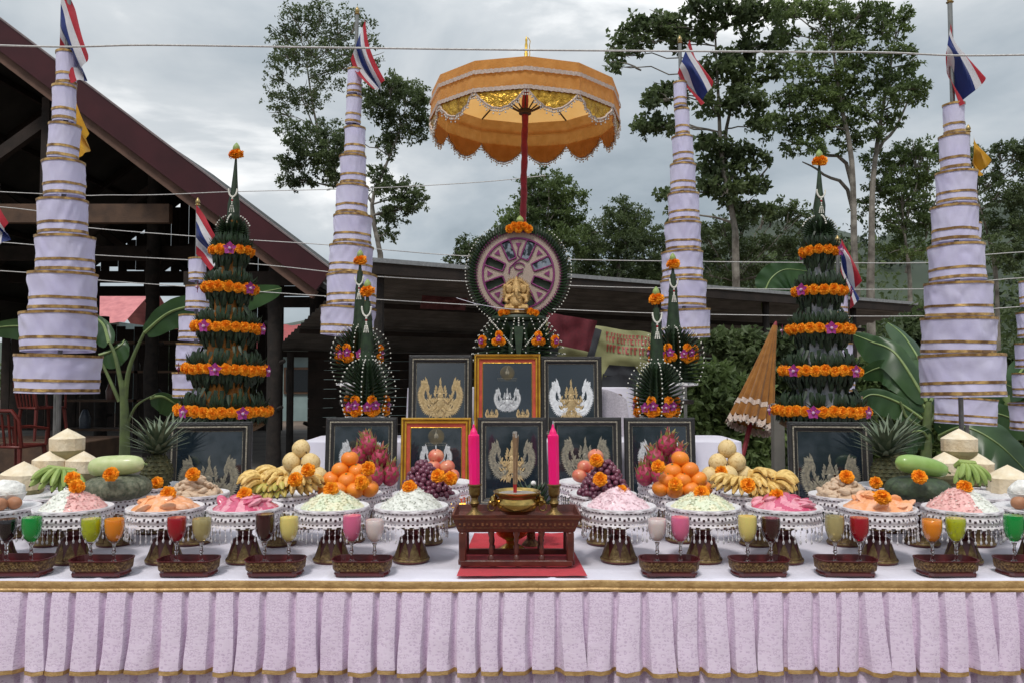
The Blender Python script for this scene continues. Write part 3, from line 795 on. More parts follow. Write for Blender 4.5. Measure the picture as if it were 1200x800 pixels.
BK = {'cocoL':(62,2.60,'green banana hand and young coconuts, at the left'),'pumpL':(138,2.60,'round green pumpkin at the left'),'pineL':(182,2.80,'pineapples at the left'),
 'nutL':(230,2.62,'beige roots before the far left frame'),'banL':(330,2.60,'yellow banana hands on the left'),'pearL':(357,2.90,'pears on the left'),
 'orL':(410,2.65,'mandarin oranges on the left'),'dragL':(432,2.90,'dragon fruit on the left'),'grapeL':(500,2.62,'dark grapes left of the incense table'),'appL':(519,2.92,'red apples behind the left grapes'),
 'grapeR':(706,2.62,'dark grapes right of the incense table'),'appR':(690,2.92,'red apples behind the right grapes'),'dragR':(781,2.92,'dragon fruit on the right'),'orR':(797,2.66,'mandarin oranges on the right'),
 'pearR':(848,2.90,'pears on the right'),'banR':(884,2.60,'yellow banana hands on the right'),'nutR':(986,2.60,'beige roots before the far right frame'),'pineR':(1040,2.82,'pineapples at the right'),
 'pumpR':(1076,2.60,'round green pumpkin at the right'),'cocoR':(1140,2.60,'green bananas at the right'),'cocoR2':(1128,2.88,'young coconuts at the right'),'cocoL2':(84,2.88,'young coconuts at the left'),
 'cocoL3':(18,2.72,'a single coconut near the left edge'),'cocoR3':(1188,2.72,'a single coconut near the right edge')}
BP = {}
for k, (px, Y, what) in BK.items():
    Y += .035; o = dish(px, 0, 'rear pedestal dish holding ' + what, Y); BP[k] = o.location.copy()

# ---- marigold and orchid
M_mari = mat('marigold', (.95,.42,.010), .8, vs=40, col2=(.90,.28,.005), obj=True)
M_orch = mat('orchid', (.26,.008,.16), .6, vs=90, col2=(.40,.06,.30), thr=(.3,.6)); M_orchw = mat('orchid_lip', (.62,.40,.56), .6)
def marigold_mesh(seed, layers=7, nb=13):
    rs = random.Random(seed); m = MB(); m.add(ball(.017, 8, 5), 0, sc=(1,1,.8))
    for l in range(layers):
        el = lerp(-.45, 1.35, l/(layers-1)); n_ = max(4, int(nb*cos(el*.85)+2)); rad = .020
        for i in range(n_):
            a = 2*pi*(i + .5*(l % 2))/n_ + rs.uniform(-.15,.15); e2 = el + rs.uniform(-.12,.12)
            d = Vector((cos(a)*cos(e2), sin(a)*cos(e2), sin(e2)*.85)); s_ = Vector((-sin(a), cos(a), 0)); u_ = d.cross(s_)
            L0 = .0105; L1 = rs.uniform(.022,.0265); ww = rs.uniform(.0055,.0075); c_ = u_*rs.uniform(-.003,.004)
            p = [d*L0 - s_*ww*.5, d*L0 + s_*ww*.5, d*L1*.86 + s_*ww + c_, d*L1 + s_*ww*.35 - c_*.6, d*L1*.95 - s_*ww*.35 + c_*1.2, d*L1*.84 - s_*ww - c_*.5]
            m.add((np.array([tuple(q) for q in p]), [(0,1,2,3),(0,3,4,5)]))
    return m.mesh('marigold', M_mari, False)
MG = [marigold_mesh(i) for i in range(4)]
MGs = [marigold_mesh(i+10, 5, 9) for i in range(3)]
def marigold(p, label, sc=1., lean=None):
    rot = (random.uniform(.7,1.3), random.uniform(-.3,.3), random.uniform(-.2,.2)) if lean is None else lean
    o = part('marigold', random.choice(MG), None, None, loc=tuple(p), rot=rot, sc=sc)
    return tag(o, label, 'marigold', 'orange marigolds laid on the offerings')
def orchid_mesh():
    m = MB()
    for i in range(5):
        a = 2*pi*i/5 + .3; ww = .0095 if i % 2 else .007; Ln = .021
        d = Vector((cos(a), sin(a), .0)); s_ = Vector((-sin(a), cos(a), 0)); up = Vector((0,0,1))
        p = [d*.002, d*Ln*.55 + s_*ww + up*.004, d*Ln + up*.002, d*Ln*.55 - s_*ww + up*.004, d*Ln*.55 + up*.0015]
        m.add((np.array([tuple(q) for q in p]), [(0,1,4),(1,2,4),(2,3,4),(3,0,4)]), 0)
    m.add(ball(.005, 6, 4), 1, loc=(0,0,.004), sc=(1,1,1.2)); 
    return m.mesh('orchid', [M_orch, M_orchw], True)
ORC = orchid_mesh()

# ---- front-row dessert heaps
BL = ball(1, 16, 9, lambda v: v*(1+.18*ns(v[0]*1.5, v[1]*1.5, v[2]*1.5)))
def heap(px, label, cat, mats, kind, seed, hgt=.042, r=.083, split=None):
    r *= 1.13; hgt *= 1.12
    Y = FY[px]; p = W(px, 440, Y); rs = random.Random(seed)
    m = MB(); nm = len(mats)
    def hh(x, y):
        q = min(1, (x*x+y*y)**.5/r); base_ = hgt*(1-q**1.7) 
        return base_*(1+.25*ns(x*25, y*25, seed)) + .004*ns(x*90, y*90, seed)
    nr, na = 22, 64; V = [(0,0,hh(0,0))]
    for j in range(1, nr+1):
        for i in range(na):
            a = 2*pi*i/na; rr = r*j/nr*(1+.07*ns(cos(a)*2, sin(a)*2, seed)); x, y = rr*cos(a), rr*sin(a)
            V.append((x, y, hh(x, y) if j < nr else 0))
    Fq = [(0, 1+i, 1+(i+1) % na) for i in range(na)] + [(1+(j)*na+i, 1+(j+1)*na+i, 1+(j+1)*na+(i+1) % na, 1+j*na+(i+1) % na) for j in range(nr-1) for i in range(na)]
    def mi(x, y):
        if nm == 1: return 0
        if split is not None: return 0 if x + .012*ns(y*60, x*40, seed) < split else 1
        return 0 if ns(x*38, y*38, seed+5) > 0 else 1
    V = np.array(V)
    for f in Fq: 
        pass
    m.v.append(V); m.f += [tuple(f) for f in Fq]; m.m += [mi(*(sum(V[list(f), k])/len(f) for k in (0,1))) for f in Fq]; m.n += len(V)
    if kind == 'shreds':
        for i in range(620):
            a = rs.uniform(0, 6.28); rr = r*.97*rs.random()**.6; x, y = rr*cos(a), rr*sin(a); z = hh(x, y) + rs.uniform(-.001,.002)
            d = Vector((rs.uniform(-1,1), rs.uniform(-1,1), rs.uniform(-.25,.25))).normalized(); Ln = rs.uniform(.005,.011)
            s_ = d.cross(Vector((0,0,1))).normalized()*rs.uniform(.0009,.0016); c_ = Vector((x, y, z)); b1 = Vector((0,0,rs.uniform(.0004,.0016)))
            P_ = [c_-d*Ln*.5-s_, c_-d*Ln*.5+s_, c_+s_+b1, c_-s_+b1, c_+d*Ln*.5+s_, c_+d*Ln*.5-s_]
            m.add((np.array([tuple(q) for q in P_]), [(0,1,2,3),(3,2,4,5)]), mi(x, y) if rs.random() < .85 or nm == 1 else 1-mi(x, y))
    elif kind == 'slabs':
        for i in range(20):
            a = rs.uniform(0, 6.28); rr = r*.82*rs.random()**.7; x, y = rr*cos(a), rr*sin(a); z = hh(x, y)
            m.add((BL[0]*np.array([rs.uniform(.022,.038), rs.uniform(.016,.026), rs.uniform(.007,.011)]), BL[1]), mi(x, y) if nm == 1 or rs.random() < .7 else rs.randrange(nm), loc=(x, y, z*.93-.004), rot=(rs.uniform(-.4,.4)+y*7, rs.uniform(-.4,.4)-x*-7, rs.uniform(0,3)))
    o = part('dessert_heap', m, mats, None, loc=(p.x, Y, DZ+.0015), smooth=(kind != 'shreds'))
    return tag(o, label, cat)
def foodm(n, c, c2, rough=.45, sub=.0, vs=60, trans=0, coat=.15, bump=.3): return mat(n, c, rough, vs=vs, col2=c2, sub=sub, trans=trans, coat=coat, bump=bump, bs=150)
m_wht = foodm('shred_white', (.80,.80,.74), (.66,.67,.60)); m_pnk = foodm('agar_pink', (.82,.50,.46), (.74,.36,.34)); m_ppk = foodm('shred_pink', (.86,.66,.70), (.82,.57,.62))
m_ora = foodm('jelly_orange', (.88,.42,.20), (.80,.30,.10), coat=.4); m_ora2 = foodm('jelly_peach', (.85,.48,.30), (.80,.36,.18), coat=.4); m_cri = foodm('jelly_crimson', (.66,.10,.20), (.50,.05,.12), coat=.6, rough=.25); m_cri2 = foodm('jelly_rose', (.82,.36,.42), (.66,.20,.28), coat=.6, rough=.25)
m_crm = foodm('shred_cream', (.82,.78,.58), (.72,.70,.46)); m_grn = foodm('shred_green', (.74,.76,.58), (.64,.69,.48)); m_gwh = foodm('shred_pale', (.82,.81,.75), (.74,.75,.66))
heap(90, 'heap of white and coral pink shredded dessert on the far left front dish', 'dessert', [m_gwh, m_pnk], 'shreds', 1, .050, .080, .012)
heap(197, 'mound of glossy orange jelly slices on the second front dish from the left', 'jelly', [m_ora, m_ora2], 'slabs', 2, .034)
heap(290, 'low mound of crimson jelly left of the cola glass', 'jelly', [m_cri, m_cri2], 'slabs', 3, .034)
heap(391, 'mound of cream and pale green shreds above the pink drink on the left', 'dessert', [m_crm, m_grn], 'shreds', 4, .042)
heap(483, 'cone of white shredded dessert just left of the incense table', 'dessert', [m_wht], 'shreds', 5, .050)
heap(724, 'cone of pale pink shredded dessert just right of the incense table', 'dessert', [m_ppk], 'shreds', 6, .050)
heap(822, 'mound of cream and green shreds above the pink drink on the right', 'dessert', [m_crm, m_grn], 'shreds', 7, .040)
heap(916, 'low mound of crimson jelly above the cola glass on the right', 'jelly', [m_cri2, m_cri], 'slabs', 8, .034)
heap(1025, 'mound of glossy orange jelly slices on the right', 'jelly', [m_ora, m_ora2], 'slabs', 9, .034)
heap(1123, 'heap of pink and pale green shredded dessert on the far right front dish', 'dessert', [m_pnk, m_gwh], 'shreds', 10, .050, .084, .0)
for px, py, dy, lb in ((90,570,0,'orange marigold on the pink and white dessert at the far left'),(197,578,0,'orange marigold on the left orange jelly'),(287,579,-.01,'orange marigold on the left crimson jelly'),(388,573,0,'orange marigold on the left cream and green shreds'),(480,571,0,'orange marigold on the white shreds left of the incense table'),
    (728,576,0,'orange marigold on the pink shreds right of the incense table'),(822,577,0,'orange marigold on the right cream and green shreds'),(910,581,0,'orange marigold on the right crimson jelly'),(1026,584,0,'orange marigold on the right orange jelly'),(1130,571,0,'orange marigold on the pink and green dessert at the far right')):
    k = min(FR, key=lambda f: abs(f[0]-px))[0]
    p = W(px, py, FY[k]+dy-.01); marigold(p, lb, .98)
# eggs and flour bowls at both edges
M_egg = mat('brown_egg', (.42,.20,.11), .5, vs=60, col2=(.34,.15,.08), spec=.3)
M_bowlg = mat('glazed_white', (.78,.77,.74), .2, vs=5)
M_flour = mat('flour', (.82,.80,.76), .95, vs=60, bump=.6, bs=90)
for px, sd, s in ((4,'left',1),(1208,'right',-1)):
    Y = FY[px]; c_ = W(px, 440, Y)
    bw = MB(); bw.add(lathe([(0,0),(.022,0),(.024,.004),(.04,.018),(.052,.042),(.050,.043),(.038,.02),(0,.006)], 28))
    o = part('bowl', bw, M_bowlg, None, loc=(c_.x+s*.012, Y+.015, DZ+.001)); tag(o, 'small white bowl heaped with flour on the %s edge dish' % sd, 'bowl')
    fl = MB(); fl.add(ball(1, 24, 14, lambda v: v*(1+.14*ns(v[0]*2, v[1]*2, v[2]*2+px)+.05*ns(v[0]*6, v[1]*6, v[2]*6))), sc=(.049,.049,.034))
    o = part('flour', fl, M_flour, None, loc=(c_.x+s*.012, Y+.015, DZ+.048)); tag(o, 'lumpy white flour heap in the %s edge bowl' % sd, 'flour')
    for i, (dx, dy) in enumerate(((.035,-.055),(.062,-.028),(-.01,-.068))):
        eg = MB(); eg.add(ball(1, 16, 10, lambda v: Vector((v[0]*(1-.12*v[2]), v[1]*(1-.12*v[2]), v[2]*1.25))), sc=(.019,.019,.019))
        o = part('egg', eg, M_egg, None, loc=(c_.x+s*dx, Y+dy, DZ+.020), rot=(1.5, .3*i, i*1.1)); tag(o, 'brown egg, %s beside the flour bowl on the %s edge dish' % (('in the middle','nearest the drinks glasses','nearest the edge')[i], sd), 'egg', 'brown eggs beside the flour bowls')

# ================================================================ DRINK TRAYS AND GLASSES
def notched(w_, d_, c):
    x, y = w_/2, d_/2
    return [(-x+c,-y),(x-c,-y),(x-c*.45,-y+c*.28),(x-c*.2,-y+c*.7),(x,-y+c*1.2),(x,y-c*1.2),(x-c*.2,y-c*.7),(x-c*.45,y-c*.28),(x-c,y),(-x+c,y),(-x+c*.45,y-c*.28),(-x+c*.2,y-c*.7),(-x,y-c*1.2),(-x,-y+c*1.2),(-x+c*.2,-y+c*.7),(-x+c*.45,-y+c*.28)]
def loft(rings, cap0=True, cap1=True):
    n_ = len(rings[0]); V = [p for r_ in rings for p in r_]
    Fq = [(j*n_+i, j*n_+(i+1) % n_, (j+1)*n_+(i+1) % n_, (j+1)*n_+i) for j in range(len(rings)-1) for i in range(n_)]
    if cap0: Fq.append(tuple(range(n_))[::-1])
    if cap1: Fq.append(tuple((len(rings)-1)*n_+i for i in range(n_)))
    return np.array(V), Fq
def ring(w_, d_, c, z): return [(x, y, z) for x, y in notched(w_, d_, c)]
tray0 = None
def tray(px, label):
    global tray0
    Y = 2.238; p = W(px, 440, Y); loc = (p.x, Y, TZ); rz = random.uniform(-.04,.04)
    if tray0: return dup(tray0, label, loc, (0,0,rz), sc=random.uniform(.93,.955))
    t = tray0 = thing('drink_tray', label, 'tray', loc, (0,0,rz), group='small maroon and gold trays holding two glasses each')
    m = MB(); m.add(loft([ring(.158,.080,.022,.003), ring(.162,.084,.022,.006), ring(.158,.080,.022,.012), ring(.160,.082,.022,.017)]))
    for sx in (-1,1):
        for sy in (-1,1): m.add(bbox_(sx*.055, sy*.028, .003, .03, .018, .006, .0015))
    m.add(loft([ring(.172,.094,.024,.0445), ring(.176,.098,.025,.0455), ring(.176,.098,.025,.048), ring(.168,.090,.024,.048), ring(.163,.085,.023,.030)], cap0=False))
    part('tray_body', m, M_lacq, t, smooth=False)
    m = MB(); m.add(loft([ring(.162,.084,.022,.0165), ring(.168,.089,.023,.020), ring(.171,.092,.024,.032), ring(.172,.094,.024,.045)], cap1=False))
    part('carved_band', m, M_giltw, t, smooth=False)
    m = MB()
    for s in (-1,1):      # raised scroll on the band
        for fy in (-1,1):
            pts = []
            for i in range(49):
                x = -.062 + .124*i/48; z = .0315 + .0055*sin(i*.9); y = fy*(.0447+.0012*(z-.022)/.01)
                pts.append((x, y+fy*.0006, z if s > 0 else .063-z))
            m.add(tube(pts, .0011, 4, cap=False))
    part('scroll_relief', m, M_giltp, t, stuff=True)
    return t
def thinglass():
    m = bpy.data.materials.new('goblet_glass'); m.use_nodes = True; t = m.node_tree; t.nodes.remove(t.nodes['Principled BSDF']); o = t.nodes['Material Output']
    a = t.nodes.new('ShaderNodeBsdfTransparent'); a.inputs[0].default_value = (.97,.98,.98,1)
    g = t.nodes.new('ShaderNodeBsdfGlossy'); g.inputs['Roughness'].default_value = .03
    lw = t.nodes.new('ShaderNodeLayerWeight'); lw.inputs[0].default_value = .2; fr = t.nodes.new('ShaderNodeMath'); fr.operation = 'MULTIPLY_ADD'; fr.inputs[1].default_value = .30; fr.inputs[2].default_value = .015; t.links.new(lw.outputs['Facing'], fr.inputs[0])
    ms = t.nodes.new('ShaderNodeMixShader'); t.links.new(fr.outputs[0], ms.inputs[0]); t.links.new(a.outputs[0], ms.inputs[1]); t.links.new(g.outputs[0], ms.inputs[2]); t.links.new(ms.outputs[0], o.inputs[0]); return m
M_glass = thinglass()
M_stem = mat('glass_solid', (.95,.97,.97), .02, vs=1, var=.0, trans=1, ior=1.45)
go = MB(); go.add(lathe([(.004,.052),(.012,.056),(.021,.066),(.0265,.082),(.0285,.100),(.0278,.118),(.0262,.130),(.0257,.130),(.0272,.118),(.0279,.100),(.0259,.082),(.0205,.067),(.011,.0575),(.0,.055)], 28))
st = MB(); st.add(lathe([(.0,.0),(.024,.0),(.0245,.0015),(.012,.0045),(.0055,.009),(.0042,.02),(.0042,.026),(.0065,.030),(.0045,.034),(.0042,.045),(.0075,.053),(.006,.0535),(0,.0535)], 20))
gome = go.mesh('glass_bowl', M_glass); stme = st.mesh('glass_stem', M_stem)
liq = MB(); liq.add(lathe([(.0,.0562),(.011,.0585),(.0198,.068),(.0252,.083),(.0272,.100),(.0268,.117),(.0260,.1265),(.0,.1268)], 28)); 
def glass(px, label, mt, bits=None):
    Y = 2.234 + random.uniform(-.004,.004); p = W(px, 440, Y); t = thing('goblet', label, 'glass', (p.x, Y, TZ+.0305), group='stemmed glasses of coloured drinks'); t.scale = (.94,.94,1.07*random.uniform(.985,1.015))
    o = bpy.data.objects.new('glass_bowl', gome); link(o, t); o = bpy.data.objects.new('glass_stem', stme); link(o, t)
    me = liq.mesh('drink', mt); o = bpy.data.objects.new('drink', me); link(o, t); kz = random.uniform(.93,1.0)
    for v_ in me.vertices:
        if v_.co.z > .11: v_.co.z = .11 + (v_.co.z-.11)*(kz-.93)/.07*.8 + .003
    if bits:
        b = MB()
        for i in range(80):
            a = random.uniform(0,6.28); z = random.uniform(.070,.119); r_ = np.interp(z, [.068,.083,.1,.12], [.019,.0248,.0268,.026])+.0002
            b.add(bbox_(0,0,0,.0018,.0007,.0036,.0002), 0, loc=(r_*cos(a), r_*sin(a), z), rot=(0, random.uniform(-1,1), a+pi/2))
        part('basil_bits', b, bits, t, stuff=True)
    return t
def drink(n, c, tr=0, rough=.12, c2=None): return mat(n, c, rough, vs=25, col2=c2 or tuple(x*.92 for x in c), trans=tr, coat=.3, sub=.0 if tr else .3)
d_blk = drink('drink_black', (.012,.006,.010)); d_grn = drink('drink_green', (.01,.50,.09), .4); d_ylg = drink('drink_lime', (.72,.76,.02), .4); d_org = drink('drink_orange', (.98,.30,.01)); d_red = drink('drink_red', (.58,.0,.02), .3)
d_gld = drink('drink_gold', (.72,.58,.26), .4); d_col = drink('drink_cola', (.05,.006,.008)); d_yel = drink('drink_yellow', (.92,.74,.24)); d_pnk = drink('drink_pink', (.88,.18,.36)); d_mlk = drink('drink_milk', (.86,.70,.68))
M_basil = mat('basil_bits', (.30,.32,.01), .6); M_bub = mat('gold_bits', (.40,.30,.10), .5)
for px, s in ((30,'left edge tray with black and green drinks'),(124.5,'left tray with lime and orange drinks'),(225.5,'left tray with red and pale gold drinks'),(326,'left tray with cola and yellow drinks'),(426.5,'tray with pink and milky drinks left of the incense table'),
    (782,'tray with milky and pink drinks right of the incense table'),(886,'right tray with yellow and cola drinks'),(986.5,'right tray with pale gold and red drinks'),(1103,'right tray with orange and lime drinks'),(1196,'right edge tray with a green drink')):
    tray(px, 'maroon and gold ' + s)
for px, s, mt, b in ((13,'glass of nearly black drink at the left edge',d_blk,None),(42,'glass of bright green drink, left side',d_grn,None),(111,'glass of lime yellow drink with basil seeds, left side',d_ylg,M_basil),(138,'glass of opaque orange drink, left side',d_org,None),
    (210.5,'glass of clear red drink, left side',d_red,None),(239.5,'glass of pale gold drink, left side',d_gld,M_bub),(313,'glass of dark cola drink, left side',d_col,None),(341,'glass of opaque yellow drink, left side',d_yel,None),
    (414,'glass of opaque pink drink left of the incense table',d_pnk,None),(440.5,'glass of milky drink left of the incense table',d_mlk,None),(768.5,'glass of milky drink right of the incense table',d_mlk,None),(795.5,'glass of opaque pink drink right of the incense table',d_pnk,None),
    (873.5,'glass of opaque yellow drink, right side',d_yel,None),(900.5,'glass of dark cola drink, right side',d_col,None),(975,'glass of pale gold drink, right side',d_gld,M_bub),(1003.5,'glass of clear red drink, right side',d_red,None),
    (1088,'glass of opaque orange drink, right side',d_org,None),(1115.5,'glass of lime yellow drink with basil seeds, right side',d_ylg,M_basil),(1183,'glass of bright green drink at the right edge',d_grn,None),(1211,'glass of nearly black drink past the right edge',d_blk,None)):
    glass(px, s, mt, b)
# ================================================================ FRUIT AND VEGETABLES
M_or = mat('mandarin', (.88,.28,.015), .42, vs=8, col2=(.78,.19,.01), bump=.25, bs=350, coat=.2, sub=.1)
M_pear = mat('pear', (.74,.55,.26), .55, vs=140, thr=(.3,.5), col2=(.56,.37,.14), bump=.15, bs=300)
M_drag = mat('dragonfruit', (.52,.05,.12), .45, vs=60, col2=(.30,.02,.06), bump=.3, bs=150); M_dragtip = mat('dragonfruit_scale', (.25,.30,.06), .5, vs=60, col2=(.45,.06,.10), thr=(.4,.6))
M_gr = mat('grape', (.20,.05,.085), .32, vs=45, col2=(.09,.02,.045), coat=.2, obj=False); M_apple = mat('apple', (.60,.09,.06), .32, vs=30, col2=(.70,.30,.16), coat=.3)
M_ban = mat('banana', (.76,.52,.17), .5, vs=70, col2=(.50,.30,.07), thr=(.38,.55), obj=False); M_bantip = mat('banana_tip', (.05,.035,.02), .8)
M_bangm = mat('banana_turning', (.34,.36,.07), .5, vs=60, col2=(.62,.46,.12), obj=False)
M_bangr = mat('banana_green', (.20,.30,.06), .5, vs=25, col2=(.34,.42,.12), obj=False)
M_pump = mat('pumpkin_skin', (.055,.085,.04), .6, vs=45, col2=(.028,.04,.024), bump=.6, bs=60); M_pump2 = mat('pumpkin_skin_mottled', (.19,.19,.13), .7, vs=90, col2=(.06,.075,.045), bump=.6, bs=60)
M_gourd = mat('gourd', (.56,.60,.32), .45, vs=35, col2=(.42,.50,.20), coat=.15); M_gourd2 = mat('gourd_bright', (.22,.36,.07), .35, vs=25, col2=(.30,.45,.13), coat=.2)
M_coco = mat('coconut_flesh', (.76,.64,.47), .8, vs=25, col2=(.60,.46,.29), bump=.4, bs=120); M_cocotop = mat('coconut_top', (.82,.72,.56), .8, vs=40, col2=(.70,.57,.38), bump=.3, bs=120)
M_cocogr = mat('coconut_base', (.33,.27,.14), .8, vs=20, col2=(.20,.18,.09))
M_root = mat('pale_root', (.66,.50,.36), .6, vs=60, col2=(.50,.34,.22), bump=.3, bs=200); M_leafstem = mat('stem_green', (.12,.17,.04), .6)
def gfruit(fn): return fn()
# mandarin
mm = MB(); mm.add(ball(1, 22, 14, lambda v: Vector((v[0], v[1], v[2]*.86 - (.10 if v[2] > .97 else 0)))), 0, sc=(.0295,)*3); mm.add(ball(.003, 6, 4), 1, loc=(0,0,.0235), sc=(1.3,1.3,.6))
ME_or = mm.mesh('mandarin', [M_or, M_leafstem])
mm = MB(); mm.add(ball(1, 20, 14, lambda v: Vector((v[0]*(1-.10*max(0,v[2])), v[1]*(1-.10*max(0,v[2])), v[2]*1.02))), 0, sc=(.034,)*3); mm.add(tube([(0,0,.032),(.001,0,.042)], .0018, 5), 1)
ME_pear = mm.mesh('pear', [M_pear, M_timber])
# dragon fruit
mm = MB(); mm.add(ball(1, 18, 12, lambda v: Vector((v[0], v[1], v[2]*1.18))), 0, sc=(.033,)*3)
for l in range(5):
    for i in range(6):
        a = 2*pi*i/6 + l*.55; z = -.028+.015*l; r_ = .033*math.sqrt(max(.05, 1-(z/.040)**2)); d = Vector((cos(a), sin(a), 0)); s_ = Vector((-sin(a), cos(a), 0)); b0 = d*r_*.96 + Vector((0,0,z)); ln = .016+.004*l
        P_ = [b0 - s_*.008, b0 + s_*.008, b0 + d*.005 + Vector((0,0,ln*.6)) + s_*.004, b0 + d*.011 + Vector((0,0,ln)), b0 + d*.005 + Vector((0,0,ln*.6)) - s_*.004]
        mm.add((np.array([tuple(q) for q in P_]), [(0,1,2,4),(4,2,3)]), 1)
for i in range(6):
    a = i*1.05; mm.add(tube([(.006*cos(a), .006*sin(a), .036), (.012*cos(a), .012*sin(a), .052), (.024*cos(a), .024*sin(a), .060+.006*sin(i*5))], [.003,.002,.0006], 4), 1)
ME_drag = mm.mesh('dragon_fruit', [M_drag, M_dragtip])
mm = MB(); mm.add(ball(1, 18, 12, lambda v: Vector((v[0], v[1], v[2]*.88 - .16*math.exp(-((v[0]**2+v[1]**2)/.05))*(1 if v[2] > 0 else -1)))), 0, sc=(.028,)*3); mm.add(tube([(0,0,.018),(.002,0,.030)], .0012, 5), 1)
ME_apple = mm.mesh('apple', [M_apple, M_timber])
def fruits(me, nm, cat, group, lst, sc=1.0):
    for (px, py, Y, lb) in lst:
        p = W(px, py, Y)
        o = part(nm, me, None, None, loc=tuple(p), rot=(random.uniform(-.35,.35), random.uniform(-.35,.35), random.uniform(0,6)), sc=sc*random.uniform(.96,1.05))
        tag(o, lb, cat, group)
for side, sg, cx, YB in (('left', 1, 410, 2.65), ('right', -1, 797, 2.66)):
    P_ = [(0,537,.0,'topmost mandarin orange of the %s pile'),(-11,550,-.012,'mandarin on the second layer, outer side, of the %s orange pile'),(8.5,551.5,-.015,'mandarin on the second layer, inner side, of the %s orange pile'),
          (-21,561,-.02,'outer mandarin of the third layer of the %s orange pile'),(-3,562.5,-.042,'middle mandarin of the third layer of the %s orange pile'),(15,562,-.03,'inner mandarin of the third layer of the %s orange pile'),
          (-28,572,-.01,'outermost bottom mandarin of the %s orange pile'),(-12,573,-.055,'front bottom mandarin, outer, of the %s orange pile'),(6,574,-.06,'front bottom mandarin, middle, of the %s orange pile'),(23,572,-.03,'innermost bottom mandarin of the %s orange pile')]
    if side == 'left': P_ = [(x, y, d, l) for x, y, d, l in P_]
    fruits(ME_or, 'mandarin_orange', 'orange', 'mandarin oranges piled on dishes', [(cx+x*sg, y, YB+d, l % side) for x, y, d, l in P_])
    # supporting fruit at the back of the pile
    fruits(ME_or, 'mandarin_orange', 'orange', 'mandarin oranges piled on dishes', [(cx-8*sg, 566, YB+.045, 'mandarin at the back of the %s orange pile, outer' % side), (cx+12*sg, 566, YB+.045, 'mandarin at the back of the %s orange pile, inner' % side), (cx, 556, YB+.03, 'mandarin at the back of the second layer of the %s pile' % side)])
for side, sg, cx, YB in (('left',1,357,2.9),('right',-1,848,2.9)):
    fruits(ME_pear, 'round_pear', 'pear', 'round yellow pears piled on dishes', [(cx-4*sg, 525, YB, 'topmost round pear of the %s pile' % side), (cx-15*sg, 540, YB-.01, 'pear of the second layer, outer side, of the %s pile' % side), (cx+7*sg, 541.5, YB-.015, 'pear of the second layer, inner side, of the %s pile' % side),
        (cx+16*sg, 557, YB-.02, 'bottom pear nearest the oranges on the %s' % side), (cx-5*sg, 556, YB-.04, 'bottom middle pear of the %s pile' % side), (cx-24*sg, 556, YB, 'bottom outer pear of the %s pile' % side), (cx, 553, YB+.05, 'pear at the back of the %s pile' % side)])
for side, sg, cx, YB in (('left',1,432,2.9),('right',-1,781,2.92)):
    fruits(ME_drag, 'dragon_fruit', 'dragon fruit', 'dragon fruit piled on dishes', [(cx+0*sg, 521, YB, 'topmost dragon fruit of the %s pile' % side), (cx+13*sg, 537, YB-.02, 'dragon fruit on the second layer, inner side, of the %s pile' % side), (cx-12*sg, 534, YB-.0, 'dragon fruit on the second layer behind the %s oranges' % side),
        (cx+25*sg, 556, YB-.02, 'bottom dragon fruit nearest the grapes on the %s' % side), (cx+8*sg, 557, YB-.045, 'bottom middle dragon fruit on the %s' % side), (cx-14*sg, 556, YB-.0, 'bottom dragon fruit partly behind the %s oranges' % side), (cx+4*sg, 547, YB+.05, 'dragon fruit at the back of the %s pile' % side)], .98)
for side, sg, cx, YB in (('left',1,519,2.92),('right',-1,690,2.92)):
    fruits(ME_apple, 'apple', 'apple', 'red apples piled behind the grapes', [(cx-8*sg+0, 534, YB-.01, 'topmost red apple behind the %s grapes' % side), (cx+5*sg, 546.5, YB-.03, 'red apple of the second layer behind the %s grapes' % side), (cx-11*sg, 547, YB-.03, 'second red apple of the second layer, nearly hidden, on the %s' % side),
        (cx+11*sg, 557, YB-.05, 'bottom red apple nearest the candle on the %s' % side), (cx-6*sg, 558, YB-.05, 'bottom red apple behind the %s grapes' % side)], 1.0)
# grapes
gme = MB(); gme.add(ball(.0098, 12, 8), 0); ME_g = gme.mesh('grape', M_gr)
for side, cx, YB in (('left', 500, 2.62), ('right', 706, 2.62)):
    c_ = W(cx, 440, YB); t = thing('grape_bunch', 'heap of dark purple grapes on the dish just %s of the incense table' % side, 'grapes', (c_.x, YB, DZ), group='heaps of purple grapes'); rs = random.Random(cx)
    pts = []; tries = 0; H_ = .112; R_ = .082
    while len(pts) < 175 and tries < 9000:
        tries += 1
        z = rs.uniform(.008, H_); rr = R_*(1-(z/H_))**.7 + .006; a = rs.uniform(0, 6.283); q_ = rr*rs.uniform(.86,1.03)
        off = .012*(1 if side == 'left' else -1)*(-z/H_)
        p = Vector((q_*cos(a)+off, q_*sin(a), z))
        if p.y > .05: continue
        if all((p-o2).length > .0145 for o2 in pts): pts.append(p)
    for p in pts:
        o = bpy.data.objects.new('grape', ME_g); o.location = p; o.scale = (rs.uniform(.88,1.12),)*3; link(o, t)
    st_ = MB(); st_.add(lathe([(.074,.004),(.062,.025),(.04,.06),(.015,.098),(0,.104)], 16)); part('stalks', st_, mat('grape_core', (.05,.02,.03), .8), t)
